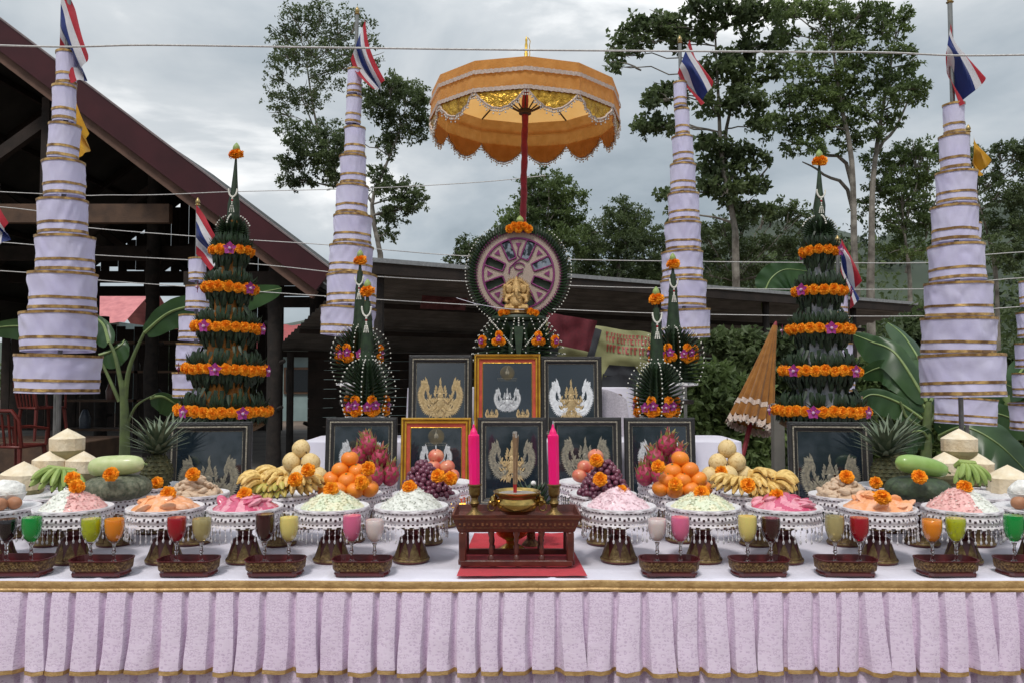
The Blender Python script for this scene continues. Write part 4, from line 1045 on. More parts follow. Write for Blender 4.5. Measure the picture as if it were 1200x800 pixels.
# bananas
def banana_part(parent, p, d, up, Ln, r_, mt, curve=.22, tipc=True):
    p = Vector(p); d = Vector(d).normalized(); up = Vector(up)
    pts = []; rad = []
    for i in range(9):
        t_ = i/8; pts.append(p + d*Ln*t_ + up*(curve*Ln*(4*t_*(1-t_)-0))); rad.append(r_*(.40 if i == 0 else min(1, .62+.9*t_) if t_ < .4 else (1 if t_ < .78 else 1-.75*((t_-.78)/.22)**1.6)))
    m = MB(); m.add(tube(pts, rad, 7), 0); m.add(tube([pts[-1], pts[-1]+(pts[-1]-pts[-2]).normalized()*.004], [r_*.27, r_*.18], 6), 1)
    o = part('banana', m, [mt, M_bantip], parent); return o
def hand(label, loc, rot, n_, Ln, r_, mt, group, rows=2, curve=.2):
    t = thing('banana_hand', label, 'bananas', tuple(loc), rot, group=group, sc=.86)
    for rw in range(rows):
        for i in range(n_):
            a = lerp(-.62, .62, i/(n_-1)) + random.uniform(-.05,.05); d = Vector((sin(a), -cos(a), -.05-.12*rw))
            o = banana_part(t, Vector((sin(a)*.012+(i-(n_-1)/2)*r_*.8, 0, -rw*r_*1.7+.002*random.random())), d, (0,0,1), Ln*random.uniform(.92,1.06), r_*random.uniform(.93,1.05), mt, curve)
    m = MB(); m.add(bbox_(0,.006,-.006*rows, n_*r_*1.4, .022, .022*rows, .006)); part('stalk', m, mt, t)
    return t
GB = 'hands of small yellow bananas'
for side, sg, cx in (('left',1,330),('right',-1,884)):
    YB = 2.6
    for (dx, py, dy, rz, n_, w1, Ln, mt) in ((-26,553,-.005,-1.25,5,'on the outer side, its fingers pointing outward', .088, M_ban),(2,547,.03,-.9,5,'at the top', .085, M_ban),(14,558,.0,.35,6,'in the middle, tips to the front', .075, M_ban),(30,556,.0,.9,5,'on the inner side', .08, M_ban),(-8,566,-.01,-.3,7,'low at the front', .074, M_ban if side == 'right' else M_bangm)):
        p = W(cx-3*sg+dx*sg*.80, 583+(py-583)*.86+1, YB+dy)
        hand('yellow banana hand %s of the %s banana pile' % (w1, side) if mt is M_ban else 'greenish banana hand %s of the %s banana pile' % (w1, side), p, (.15, random.uniform(-.15,.15), rz*sg), n_, Ln, .0115, mt, GB)
p = W(66, 556, 2.62); hand('hand of striped green bananas between the coconuts on the left', p + Vector((-.0,.03,.012)), (.5,.2,.5), 6, .10, .0125, M_bangr, 'hands of green bananas', 2, .12)
p = W(1142, 552, 2.62); hand('hand of small green bananas leaning on a coconut on the right', p + Vector((-.01,.02,.022)), (.9,.1,.25), 5, .085, .0115, M_bangr, 'hands of green bananas', 2, .12)
# beige root heaps
rm = MB(); rm.add(ball(1, 10, 7, lambda v: v*(1+.18*ns(v[0]*1.6, v[1]*1.6, v[2]*1.6))), sc=(.0175,.0085,.0085)); ME_root = rm.mesh('root', M_root)
for side, k in (('left','nutL'),('right','nutR')):
    c_ = BP[k]; t = thing('root_heap', 'heap of pale beige knobbly roots on the %s dish before the framed picture' % side, 'roots', (c_.x, c_.y, DZ))
    core = MB(); core.add(lathe([(.082,.0),(.07,.008),(.045,.028),(.02,.046),(0,.052)], 20)); part('filling', core, M_root, t)
    for i in range(110):
        z = .055*random.random()**1.2; rr = .085*(1-z/.062)*random.uniform(.85,1.04); a = random.uniform(0, 6.28)
        o = bpy.data.objects.new('root', ME_root); o.location = (rr*cos(a), rr*sin(a), z+.005); o.rotation_euler = (0, random.uniform(-.4,.4), a+pi/2+random.uniform(-.7,.7)); o.scale = (random.uniform(.8,1.25),)*3; link(o, t)
# pumpkins and gourds
def pumpkin(px, py, Y, w_, h_, lb, mt, lobes):
    m = MB(); m.add(ball(1, 72, 20, lambda v: Vector((v[0], v[1], v[2]))*1.0), 0)
    V = m.v[0]; a = np.arctan2(V[:,1], V[:,0]); rr = np.hypot(V[:,0], V[:,1]); k = 1-.085*np.abs(np.cos(a*lobes/2))**6*np.clip(rr*1.4, 0, 1)
    dip = .16*np.exp(-(rr/.3)**2)*np.sign(V[:,2]); z = np.sign(V[:,2])*np.abs(V[:,2])**.8 - dip
    nz = np.array([.02*ns(v[0]*4, v[1]*4, v[2]*4) for v in V])
    m.v[0] = np.stack([V[:,0]*(k+nz)*w_/2, V[:,1]*(k+nz)*w_/2, z*(h_/2)*(.96+.04*k)], 1)
    t = thing('pumpkin', lb, 'pumpkin', tuple(W(px, py, Y)), (0,0,random.random()), group='green pumpkins')
    part('shell', m, mt, t); s_ = MB(); s_.add(tube([(0,0,h_*.36),(.003,0,h_*.46),(.008,.002,h_*.52)], [.009,.006,.008], 7)); part('stalk', s_, M_leafstem, t)
pumpkin(138, 570.5, 2.60, .207, .088, 'mottled grey-green pumpkin under the pale gourd on the left', M_pump2, 14)
pumpkin(1075, 572, 2.60, .200, .084, 'dark green ribbed pumpkin under the bright gourd on the right', M_pump, 10)
def gourd(px0, px1, py0, py1, Y, r_, mt, lb, bend=0):
    a = W(px0, py0, Y); b = W(px1, py1, Y+.01); c_ = (a+b)/2; pts = []; rad = []
    for i in range(17):
        t_ = i/16; e_ = 1-abs(2*t_-1)**3.4; p = a.lerp(b, t_) - c_ + Vector((0,0,bend*sin(t_*pi))); pts.append(p); rad.append(max(.002, r_*e_**.45*lerp(1.05,.9,t_)))
    m = MB(); m.add(tube(pts, rad, 20)); t = thing('gourd', lb, 'gourd', tuple(c_)); part('skin', m, mt, t)
    s_ = MB(); d = (pts[-1]-pts[-2]).normalized(); s_.add(tube([pts[-1]-d*.004, pts[-1]+d*.008+Vector((0,0,-.004))], [.004,.003], 6)); part('stalk', s_, M_leafstem, t)
gourd(103, 170, 547.5, 542.5, 2.585, .034, M_gourd, 'long pale green gourd lying on the left pumpkin')
gourd(1049, 1111, 541, 552, 2.585, .031, M_gourd2, 'long bright green gourd lying on the right pumpkin', .004)
# young coconuts, husk trimmed to a drum with a pointed top
cm = MB(); cm.add(lathe([(0,-.055),(.022,-.052),(.040,-.040),(.052,-.022),(.0555,-.010)], 14), 2); cm.add(lathe([(.0555,-.010),(.056,.030)], 14), 0); cm.add(lathe([(.056,.030),(.028,.048),(.0,.064)], 14), 1)
ME_coco = cm.mesh('coconut', [M_coco, M_cocotop, M_cocogr], False)
for (px, py, Y, sc, lb) in ((79,523,2.88,1.05,'topmost trimmed coconut on the left'),(59,549,2.84,1.05,'trimmed coconut below and left of the topmost left one'),(97,550,2.86,1.05,'trimmed coconut beside the left pumpkin'),(80,552,2.94,1.0,'trimmed coconut at the back of the left stack'),(27,567,2.70,1.22,'yellowish trimmed coconut behind the left flour bowl'),
    (1124,524,2.88,1.08,'topmost trimmed coconut on the right'),(1108,551,2.84,1.05,'trimmed coconut behind the right gourd'),(1143,551,2.86,1.05,'trimmed coconut behind the right green bananas'),(1126,553,2.95,1.0,'trimmed coconut at the back of the right stack'),(1182,571,2.70,1.22,'trimmed coconut behind the right flour bowl')):
    o = part('coconut', ME_coco, None, None, loc=tuple(W(px, py, Y)), rot=(random.uniform(-.06,.06), random.uniform(-.06,.06), random.uniform(0,6)), sc=sc); tag(o, lb, 'coconut', 'trimmed young coconuts')
# pineapples
M_pine = mat('pineapple_skin', (.10,.09,.03), .7, vs=60, col2=(.04,.045,.02), bump=.5, bs=120); M_crown = mat('pineapple_crown', (.17,.20,.13), .7, vs=30, col2=(.06,.09,.05), obj=False); M_spk = mat('pineapple_tip', (.25,.21,.10), .7)
def pineapple(px, py, Y, label, sc=1., tilt=0):
    t = thing('pineapple', label, 'pineapple', tuple(W(px, py, Y)), (0, tilt, random.random()*6), group='pineapples', sc=sc)
    m = MB(); m.add(ball(1, 20, 14), 0, sc=(.050,.050,.066)); part('core', m, M_pine, t)
    m = MB()
    for l in range(9):
        z = -.054 + l*.0135; r_ = .050*math.sqrt(1-(z/.067)**2)
        for i in range(13):
            a = 2*pi*(i+.5*(l % 2))/13; d = Vector((cos(a), sin(a), 0)); s_ = Vector((-sin(a), cos(a), 0)); c_ = d*r_ + Vector((0,0,z)); u_ = Vector((0,0,1))
            w_ = r_*.24; P_ = [c_-u_*.0065, c_+s_*w_*.9, c_+u_*.0065, c_-s_*w_*.9, c_+d*.0045, c_+d*.007-u_*.004]
            m.add((np.array([tuple(q) for q in P_]), [(0,1,4),(1,2,4),(2,3,4),(3,0,4),(0,4,5)]))
    part('eyes', m, M_pine, t, stuff=True, smooth=False)
    m = MB()
    for i in range(64):
        f_ = i/64; a = i*2.4; el = lerp(.45, 1.5, f_**.8); Ln = lerp(.08, .17, f_**.7)*random.uniform(.85,1.1); w_ = .0125
        d = Vector((cos(a)*cos(el), sin(a)*cos(el), sin(el))); s_ = Vector((-sin(a), cos(a), 0)); pts = []
        for j in range(6):
            q = j/5; p = Vector((0,0,.058)) + d*Ln*q + Vector((cos(a), sin(a), -.35))*Ln*.40*q*q; ww = w_*(1-q**1.6)+.0004; n_ = s_.cross(d)*.003*(1-q)
            pts += [p - s_*ww, p - n_, p + s_*ww]
        m.add((np.array([tuple(q) for q in pts]), [(3*j+k, 3*j+k+1, 3*j+k+4, 3*j+k+3) for j in range(5) for k in (0,1)]))
    part('crown', m, M_crown, t, stuff=True)
pineapple(184, 553, 2.80, 'larger pineapple between the left pumpkin and the far left frame', 1.0); pineapple(204, 546, 3.16, 'pineapple behind, its grey-green crown close beside the far left frame', 1.02, -.05)
pineapple(1038, 556, 2.82, 'larger pineapple between the far right frame and the right pumpkin', 1.0); pineapple(1050, 547, 3.04, 'pineapple behind with its crown just right of the far right frame', 1.05, .04)
# marigolds on the fruit
for px, py, Y, lb in ((85,560,2.48,'orange marigold above the pink dessert at the far left, behind another'),(130,555,2.50,'orange marigold on the front of the left pumpkin'),(184,565,2.71,'orange marigold on the pineapple dish at the left'),(226,555,2.60,'orange marigold on top of the left beige roots'),
    (346,561,2.50,'orange marigold on the front of the left bananas'),(361,550,2.56,'orange marigold between the left bananas and pears'),(432,548,2.60,'orange marigold beside the left oranges and dragon fruit'),(424,565,2.56,'orange marigold low on the left oranges'),(513,557,2.52,'orange marigold on the left grapes'),(528,560,2.56,'orange marigold on the lowest left apple'),
    (699,539,2.60,'orange marigold on top of the right grapes'),(703,561,2.52,'orange marigold on the front of the right grapes'),(771,546,2.60,'orange marigold between the right dragon fruit and oranges'),(791,567,2.56,'orange marigold low on the right oranges'),(845,552,2.80,'orange marigold among the right pears'),(876,568,2.48,'orange marigold on the front of the right bananas'),
    (992,558,2.60,'orange marigold on top of the right beige roots'),(1026,565,2.71,'orange marigold on the pineapple dish at the right'),(1077,558,2.50,'orange marigold on the front of the right pumpkin'),(1034,582,2.30,'small orange marigold beside the one on the right orange jelly')):
    marigold(W(px, py, Y), lb, .98 if Y < 2.7 else .9)
# ================================================================ FRAMED EMBLEMS
M_blackfr = mat('black_frame', (.022,.020,.020), .35, vs=60, col2=(.012,.011,.011), bump=.3, bs=200, spec=.5)
M_silv = mat('silver_beading', (.42,.38,.30), .4, metal=.5, vs=200, col2=(.15,.13,.10), bump=.6, bs=300)
M_goldfr = mat('gold_frame', (.80,.48,.06), .3, metal=.75, vs=30, col2=(.58,.30,.03), bump=.2, bs=200)
M_redliner = mat('red_liner', (.50,.07,.035), .6, vs=40); M_brownfr = mat('brown_groove', (.18,.08,.02), .5)
M_pic = mat('picture_navy', (.013,.020,.029), .045, vs=6, col2=(.010,.017,.024), spec=.7, coat=.6)
E_gold = mat('emblem_gold', (.62,.46,.24), .45, metal=.25, vs=120, col2=(.34,.23,.10)); E_silv = mat('emblem_silver', (.66,.66,.66), .4, metal=.25, vs=120, col2=(.38,.38,.39)); E_dim = mat('emblem_pewter', (.36,.32,.23), .45, metal=.3, vs=120, col2=(.13,.12,.10)); E_white = mat('emblem_white', (.75,.76,.78), .5, vs=80)
def tear(m, x, z, a, Ln, w_, mi=0, y=0):
    """flame-shaped leaf, root at x,z pointing along angle a"""
    c_, s_ = cos(a), sin(a); P_ = [(0,0,0),(.25,w_,0),(.5,w_*1.05,0),(.78,w_*.55,0),(1.0,-w_*.35,0),(.72,-w_*.25,0),(.45,-w_*.75,0),(.2,-w_*.7,0)]
    V = [(x + (p*Ln)*c_ - q*s_, y, z + (p*Ln)*s_ + q*c_) for p, q, _ in P_]; V.append((x + .45*Ln*c_, y-.0012, z+.45*Ln*s_))
    m.add((np.array(V), [(8,i,(i+1) % 8) for i in range(8)]), mi)
def wing_pts():
    return smooth_path([(.20,.60),(.42,.40),(.66,.44),(.86,.76),(.95,1.10),(.92,1.38),(.82,1.58),(.80,1.78)], 5)
def emblem(S_, style, rs):
    """winged figure with a pointed crown, in units of S_ (half width); origin at base"""
    m = MB(); wp = wing_pts(); k = S_
    wi, bi = style
    for s in (-1, 1):
        n_ = len(wp)
        for i in range(1, n_-1):
            x, z = wp[i]; dx, dz = wp[i+1]-wp[i-1]; a = math.atan2(dz, dx); t_ = i/n_
            for off, L_, w_ in ((-1.1, .30, .06), (-.45, .28, .055), (.25, .24, .05), (1.0, .30*(1-t_*.4), .055)):
                aa = a + off*.75; 
                if s < 0: aa = pi-aa
                tear(m, s*x*k, z*k, aa, L_*k, w_*k*(1 if s > 0 else -1), wi)
        m.add(tube([(s*p[0]*k, -.0006, p[1]*k) for p in wp[::2]], [.03*k*(1-.6*i/len(wp[::2])) + .002*k for i in range(len(wp[::2]))], 5), wi)
        tear(m, s*.78*k, 1.52*k, pi/2 + s*.05, .62*k, .12*k*s, wi); tear(m, s*.92*k, 1.30*k, pi/2 - s*.12, .55*k, .10*k*s, wi); tear(m, s*.68*k, 1.30*k, pi/2+s*.12, .50*k, .09*k*s, wi)
        for j in range(4): tear(m, s*(.34+.10*j)*k, (.62+.02*j)*k, pi/2 - s*(.1+.12*j), .42*k, .075*k*s, wi)
        for j in range(4): tear(m, s*(.55+.04*j)*k, (.78+.14*j)*k, pi/2 + s*(.25-.05*j), .30*k, .06*k*s, wi)
        # arms
        m.add(tube([(s*.15*k,-.0008,1.0*k),(s*.38*k,-.0008,.80*k),(s*.54*k,-.0008,1.0*k),(s*.46*k,-.0008,1.22*k)], [.09*k,.075*k,.06*k,.04*k], 5), bi)
        for j in range(5): tear(m, s*(.14+.05*j)*k, (.52-.04*j)*k, -pi/2+s*(.25+.2*j), (.42-.03*j)*k, .05*k*s, bi)
        for j in range(4): tear(m, s*(.08+.09*j)*k, (.30-.0*j)*k, -pi/2+s*(.1+.22*j), .34*k, .055*k*s, bi)
        for j in range(4): tear(m, s*(.24-.01*j)*k, (1.10+.12*j)*k, pi/2-s*(.45-.1*j), .26*k, .06*k*s, bi)
        m.add(tube([(s*.08*k,-.0008,.52*k),(s*.24*k,-.0008,.34*k),(s*.14*k,-.0008,.16*k),(s*.2*k,-.0008,.02*k)], [.08*k,.07*k,.05*k,.03*k], 5), bi)
    for j in range(5):
        for i in range(-3-j//2, 4+j//2):
            tear(m, i*.125*k, (.20+.17*j)*k, pi/2 + i*.16*(1 if j > 2 else -1), .27*k, .055*k*(1 if i >= 0 else -1), bi)
    m.add(prism([(-.42*k,.10*k),(.42*k,.10*k),(.55*k,.55*k),(.36*k,.86*k),(-.36*k,.86*k),(-.55*k,.55*k)], .0008), bi) if bi in (0,1) and wi == bi or wi == 3 else None
    m.add(ball(1, 10, 7), bi, loc=(0,0,1.16*k), sc=(.15*k,.004,.15*k)); m.add(ball(1, 10, 7), bi, loc=(0,0,.78*k), sc=(.24*k,.005,.30*k))
    for j in range(6):
        w_ = (.24-.038*j)*k; z = (1.27+.085*j)*k; m.add(prism([(-w_, z), (w_, z), (w_*.5, z+.10*k), (-w_*.5, z+.10*k)], .002), bi)
    tear(m, 0, 1.70*k, pi/2, .42*k, .06*k, bi)
    for j in range(5): tear(m, 0, (.9-.13*j)*k, -pi/2, .16*k, .06*k, wi)
    return m
def frame_profile(w_, h_, prof):
    """profile = (inset, depth) pairs, mitred round a rectangle lying in xz"""
    V = []
    for (i_, d_) in prof:
        x, z = w_/2-i_, h_/2-i_
        V += [(-x, -d_, -z), (x, -d_, -z), (x, -d_, z), (-x, -d_, z)]
    return np.array(V), [(j*4+k, j*4+(k+1) % 4, (j+1)*4+(k+1) % 4, (j+1)*4+k) for j in range(len(prof)-1) for k in range(4)]
def picture(px, pytop, Y, w_, h_, zb, label, kind='black', style=('dim','dim'), es=.078, ez=-.115, yaw=0, lean=.085, extra=None):
    p = W(px, 440, Y); t = thing('picture_frame', label, 'picture frame', (p.x, Y, zb), (-lean, 0, yaw), group='framed winged emblems'); cz = h_/2
    def P_(nm, prof, mt, par=t):
        m = MB(); m.add(frame_profile(w_, h_, prof), loc=(0,0,cz)); return part(nm, m, mt, par, smooth=False)
    if kind == 'black':
        fr = P_('moulding', [(0,0),(0,.016),(.003,.019),(.012,.020),(.0165,.017)], M_blackfr); P_('silver_beading', [(.0165,.017),(.018,.0185),(.0215,.0185),(.023,.0165)], M_silv, fr); P_('inner_moulding', [(.023,.0165),(.026,.013),(.033,.010),(.034,.005)], M_blackfr, fr)
        P_('inner_edge', [(.034,.007),(.0355,.0075),(.037,.004)], M_silv, fr); ins = .036
    else:
        fr = P_('moulding', [(0,0),(0,.015),(.003,.021),(.008,.019),(.010,.0145)], M_goldfr); P_('groove', [(.010,.0145),(.0125,.013),(.014,.0145)], M_brownfr, fr); P_('gold_lip', [(.014,.0145),(.017,.0185),(.022,.016),(.0235,.012)], M_goldfr, fr)
        P_('red_liner', [(.0235,.012),(.025,.009),(.038,.008),(.039,.006)], M_redliner, fr); P_('inner_edge', [(.039,.008),(.0405,.0085),(.042,.004)], M_goldfr, fr); ins = .041
    m = MB(); m.add(box(0,-.0035,cz,w_-2*ins+.004,.003,h_-2*ins+.004)); part('picture', m, M_pic, t, smooth=False)
    m = MB(); m.add(box(0,.003,cz,w_-.012,.006,h_-.012)); part('backing_board', m, M_timber, t, smooth=False)
    m = MB(); m.add(tube([(0,.004,h_*.72),(0,.09 if lean < .2 else .12, -.0+.03*0+.012)], .006, 5)); part('easel_leg', m, M_timber, t)
    EM = [E_gold, E_silv, E_dim, E_white]; ix = {'gold':0,'silver':1,'dim':2,'white':3}
    e_ = emblem(es, (ix[style[0]], ix[style[1]]), random); part('emblem', e_, EM, t, loc=(0,-.0062,cz+ez), smooth=False, stuff=True)
    if kind == 'gold':
        for s in (-1,1):
            e_ = emblem(.026, (0,0), random); part('small_emblem', e_, EM, t, loc=(s*.072,-.0062,cz-.115), smooth=False, stuff=True)
            for q in (0, 1): 
                e_ = emblem(.016, (1 if q else 0,)*2, random); part('small_emblem', e_, EM, t, loc=(s*(.03+.05*q),-.0062,cz-.155), smooth=False, stuff=True)
        g_ = MB(); g_.add(lathe([(.034,0),(.03,.001),(0,.0012)], 24), 0, rot=(pi/2,0,0), loc=(0,-.0052,cz+.108), sc=(1,1,1)); part('printed_glow', g_, mat('printed_glow', (.11,.085,.04), .5, vs=30, col2=(.035,.035,.03)), t)
        g_ = MB(); tear(g_, -.006, cz+.098, pi/2-.2, .03, .006); tear(g_, .006, cz+.098, pi/2+.2, .03, -.006); tear(g_, 0, cz+.10, pi/2, .038, .005)
        x = -.045
        while x < .045:       # one tiny illegible line of print
            w2 = random.uniform(.002,.004); g_.add(box(x, -.0002, cz+.080+random.uniform(-.001,.001), w2*.4, .0006, .006)); g_.add(box(x+w2*.4, -.0002, cz+.0825, w2, .0006, .0014)); x += w2+.003
        g_.add(box(0,-.0002,cz+.071,.085,.0006,.0008)); part('printed_title', g_, E_dim, t, loc=(0,-.0062,0), smooth=False, stuff=True)
    return t
picture(246, 500, 2.98, .305, .375, TZ+.003, 'large dark frame with a pale winged emblem below the left leaf tower', es=.094, ez=-.135, yaw=R(9), lean=.10)
picture(972, 503, 2.98, .300, .375, TZ+.003, 'large dark frame with a silver-grey winged emblem below the right leaf tower', es=.092, ez=-.125, yaw=R(-9), lean=.10)
picture(423.5, 491, 3.36, .300, .372, TZ+.003, 'black frame with a silver winged emblem behind the left dragon fruit', style=('silver','dim'), es=.08, ez=-.075)
picture(511, 489, 3.33, .293, .372, TZ+.003, 'gold and red frame behind the left grapes in the lower row', 'gold', ('silver','silver'), es=.058, ez=-.045)
picture(600, 489.5, 3.36, .292, .372, TZ+.003, 'black frame with a pewter emblem directly behind the incense sticks', style=('dim','gold'), es=.085, ez=-.085)
picture(686, 491, 3.37, .305, .372, TZ+.003, 'black frame with a dim pewter emblem right of the right pink candle', style=('dim','dim'), es=.088, ez=-.08)
picture(773, 493, 3.38, .300, .370, TZ+.003, 'black frame with a silver winged emblem behind the right dragon fruit', style=('silver','dim'), es=.08, ez=-.075)
picture(516, 417, 3.73, .298, .385, 1.063, 'black frame with a pale gold winged emblem, left in the upper row', style=('gold','gold'), es=.092, ez=-.105)
picture(594.5, 415, 3.71, .310, .388, 1.063, 'gold and red frame in the middle of the upper row under the wheel', 'gold', ('silver','silver'), es=.054, ez=-.075)
picture(669.5, 419, 3.73, .286, .378, 1.063, 'black frame with a white-winged gold figure, right in the upper row', style=('white','gold'), es=.090, ez=-.105)

# ================================================================ INCENSE TABLE
M_redcl = fabricmat('red_cloth', (.58,.015,.035), (.48,.01,.026), trans=.0, vs=30, bump=.4, bs=250)
a0, a1 = onz(536, 671, TZ+.004), onz(687, 671, TZ+.004)
m = MB()
def rc(u, v):
    x = lerp(lerp(a0.x, a1.x, u), lerp(a0.x+.05, a1.x-.06, u), v**1.0*.4); y = 2.195 + .60*v
    return (x, y, TZ+.0045 + .003*abs(ns(x*14, y*14, 2)) + .004*max(0, .02-v)*10)
m.add(grid(rc, 40, 40)); o = part('red_cloth', m, M_redcl); tag(o, 'red cloth spread on the white tablecloth under the incense table', 'cloth')
M_rosew = mat('rosewood', (.13,.032,.020), .32, vs=22, col2=(.065,.016,.012), bump=.2, bs=90, coat=.25)
TB = W(605, 440, 2.36); it = thing('incense_table', 'low carved red-brown offering table on a red cloth in the middle', 'low table', (TB.x, 2.36, TZ+.008), (0,0,0)); 
tw, td, th = .318, .150, .112
m = MB()
for y in (-td/2, td/2): m.add(bbox_(0, y, .012, tw*1.0, .014, .016, .002))
for x in (-tw/2, tw/2): m.add(bbox_(x, 0, .012, .014, td-.016, .0155, .002))
part('floor_rail', m, M_rosew, it, smooth=False)
for x in (-1,-.47,0,.47,1):
    for y in (-1, 1):
        l_ = MB(); l_.add(lathe([(.0,.019),(.0085,.019),(.0085,.030),(.0055,.034),(.0075,.046),(.0055,.058),(.0045,.066),(.007,.074),(.0055,.082),(.009,.092),(.009,.100),(0,.1)], 10))
        if abs(x) == 1: l_.add(bbox_(0,0,.058,.021,.021,.083,.003))
        part('leg', l_, M_rosew, it, loc=(x*(tw/2-.006), y*(td/2-.004), 0))
def rrect(w_, d_, z): x, y = w_/2, d_/2; return [(-x,-y,z),(x,-y,z),(x,y,z),(-x,y,z)]
m = MB(); m.add(loft([rrect(.322,.154,.099), rrect(.330,.160,.101), rrect(.364,.190,.144), rrect(.367,.193,.150), rrect(.355,.181,.150), rrect(.345,.172,.1305)], True, True)); part('flared_tray', m, M_rosew, it, smooth=False)
m = MB()    # carved key pattern along the four rims
for s in (-1,1):
    for i in range(26):
        x = -.160+.320*i/25; m.add(box(x, s*.0882, .1235, .006, .0022, .010 if i % 2 else .005))
    m.add(box(0, s*.0838, .1125, .334, .0016, .0022)); m.add(box(0, s*.0940, .1395, .355, .0016, .0022))
part('carved_trim', m, mat('rosewood_carved', (.20,.075,.03), .4, vs=60, col2=(.09,.03,.015)), it, stuff=True, smooth=False)
ITZ = TZ+.008+.1305
M_brass = mat('brass', (.62,.43,.14), .22, metal=.95, vs=25, col2=(.42,.26,.07)); M_brassd = mat('brass_aged', (.30,.20,.07), .38, metal=.8, vs=60, col2=(.14,.085,.03), bump=.3, bs=150)
M_copper = mat('copper_band', (.45,.17,.10), .3, metal=.85, vs=30, col2=(.32,.10,.05)); M_ash = mat('incense_ash', (.33,.30,.27), .95, vs=120, bump=.6, bs=200)
by = 2.33
b = thing('incense_bowl', 'round brass incense bowl with lion handles in the middle of the offering table', 'incense burner', (W(606,440,by).x, by, ITZ+.001), sc=1.2)
m = MB(); m.add(lathe([(0,0),(.026,0),(.024,.004),(.020,.008),(.030,.011),(.044,.020),(.050,.030),(.050,.040),(.044,.050),(.046,.054),(.056,.060),(.058,.064),(.055,.065),(.047,.060),(.046,.058)], 40)); part('bowl_body', m, M_brass, b)
m = MB(); m.add(lathe([(.0455,.0495),(.0475,.0535),(.0495,.0555)], 40)); m.add(lathe([(.031,.0105),(.040,.0165),(.0445,.0195)], 40)); part('copper_band', m, M_copper, b, sc=1.006)
m = MB(); m.add(lathe([(.0465,.059),(0,.061)], 30)); part('ash', m, M_ash, b)
for s in (-1,1):
    m = MB(); m.add(ball(1, 12, 9, lambda v: v*(1+.25*ns(v[0]*3, v[1]*3, v[2]*3))), loc=(s*.056,0,.040), sc=(.011,.011,.013)); m.add(ball(1,8,6), loc=(s*.064,-.002,.037), sc=(.006,.006,.005))
    for q in (-1,1): m.add(ball(1,6,4), loc=(s*.055,q*.008,.052), sc=(.003,.003,.005))
    m.add(tube([(s*(.062+.009*cos(a)), 0, .026+.010*sin(a)) for a in np.linspace(0, 2*pi, 13)], .0018, 5, cap=False)); part('lion_handle', m, M_brass, b)
M_inc = mat('incense_wood', (.33,.21,.12), .9, vs=60, col2=(.22,.13,.07)); M_incred = mat('incense_red', (.45,.02,.02), .7); M_incash = mat('incense_tip', (.45,.42,.38), .9)
nb = thing('incense_bundle', 'bundle of brown incense sticks with red feet standing in the brass bowl', 'incense', (W(603.5,440,by).x, by, ITZ+.070))
ic = MB(); irr = random.Random(5)
for i in range(26):
    a = irr.uniform(0,6.28); r_ = .0065*irr.random()**.5; x, y = r_*cos(a), r_*sin(a); h_ = .138+irr.uniform(-.004,.010); tl = (irr.uniform(-.003,.003), irr.uniform(-.003,.003))
    ic.add(tube([(x*.7,y*.7,0),(x*.8,y*.8,.03)], .0011, 5), 1); ic.add(tube([(x*.8,y*.8,.028),(x+tl[0],y+tl[1],.028+h_)], .0017, 5), 0); ic.add(tube([(x+tl[0],y+tl[1],.027+h_),(x+tl[0]*1.2,y+tl[1],.033+h_)], [.0016,.0012], 5), 2)
part('sticks', ic, [M_inc, M_incred, M_incash], nb, stuff=True)
M_pinkc = mat('candle_pink', (.95,.0,.22), .4, vs=10, col2=(.88,.0,.16), sub=.25, coat=.1)
for side, px in (('left',556.5),('right',649)):
    Yc = 2.335; c_ = W(px, 440, Yc); t = thing('candlestick', 'aged brass candlestick holding the %s pink candle' % side, 'candlestick', (c_.x, Yc, ITZ+.001), group='brass candlesticks on the offering table', sc=1.24)
    m = MB(); m.add(lathe([(0,0),(.024,0),(.0235,.004),(.018,.009),(.009,.016),(.0065,.024),(.010,.030),(.0115,.034),(.008,.040),(.0075,.046),(.012,.052),(.0135,.056),(.0135,.072),(.0165,.0745),(.0165,.0775),(.0125,.078),(.0125,.066),(0,.066)], 24)); part('stick_body', m, M_brassd, t)
    m = MB(); m.add(lathe([(0,.0),(.0105,.0),(.0118,.006),(.0135,.008),(.0142,.150),(.0138,.156),(.0105,.158),(.0085,.166),(.0035,.178),(.0022,.186),(.0,.188)], 8)); 
    cc = W(px-(3 if side == 'left' else 2), 440, Yc)
    t2 = thing('candle', 'tall bright pink candle on the %s candlestick' % side, 'candle', (c_.x, Yc, ITZ+.0835), (0,R(-1.1),R(22)), group='tall pink candles'); t2.scale = (1.2,1.2,1.0)
    part('wax', m, M_pinkc, t2, smooth=False); m = MB(); m.add(tube([(0,0,.184),(.001,0,.197)], .0009, 5)); part('wick', m, M_white, t2)
# small gold foot bowl behind the incense table and a mini leaf offering
gp = W(600, 440, 2.53); t = thing('gold_bowl', 'small gold footed bowl on the red cloth behind the incense table', 'bowl', (gp.x, 2.51, TZ+.009)); m = MB(); m.add(lathe([(0,0),(.040,0),(.041,.004),(.030,.012),(.018,.020),(.020,.030),(.045,.045),(.062,.075),(.064,.082),(.060,.081),(.04,.05),(0,.04)], 28)); part('bowl_body', m, mat('gold_bright', (.72,.48,.12), .25, metal=.8, vs=20, col2=(.5,.3,.06)), t)
M_baiG = leafmat('folded_leaf', (.022,.050,.016), (.006,.016,.005), vs=35, rough=.5, trans=.04)
M_baiG2 = leafmat('folded_leaf_light', (.055,.09,.03), (.025,.045,.015), vs=30, rough=.4, trans=.05)
mi_ = W(622, 440, 2.60); t = thing('leaf_offering', 'small leaf and flower offering behind the incense bowl', 'leaf offering', (mi_.x, 2.60, TZ+.004))
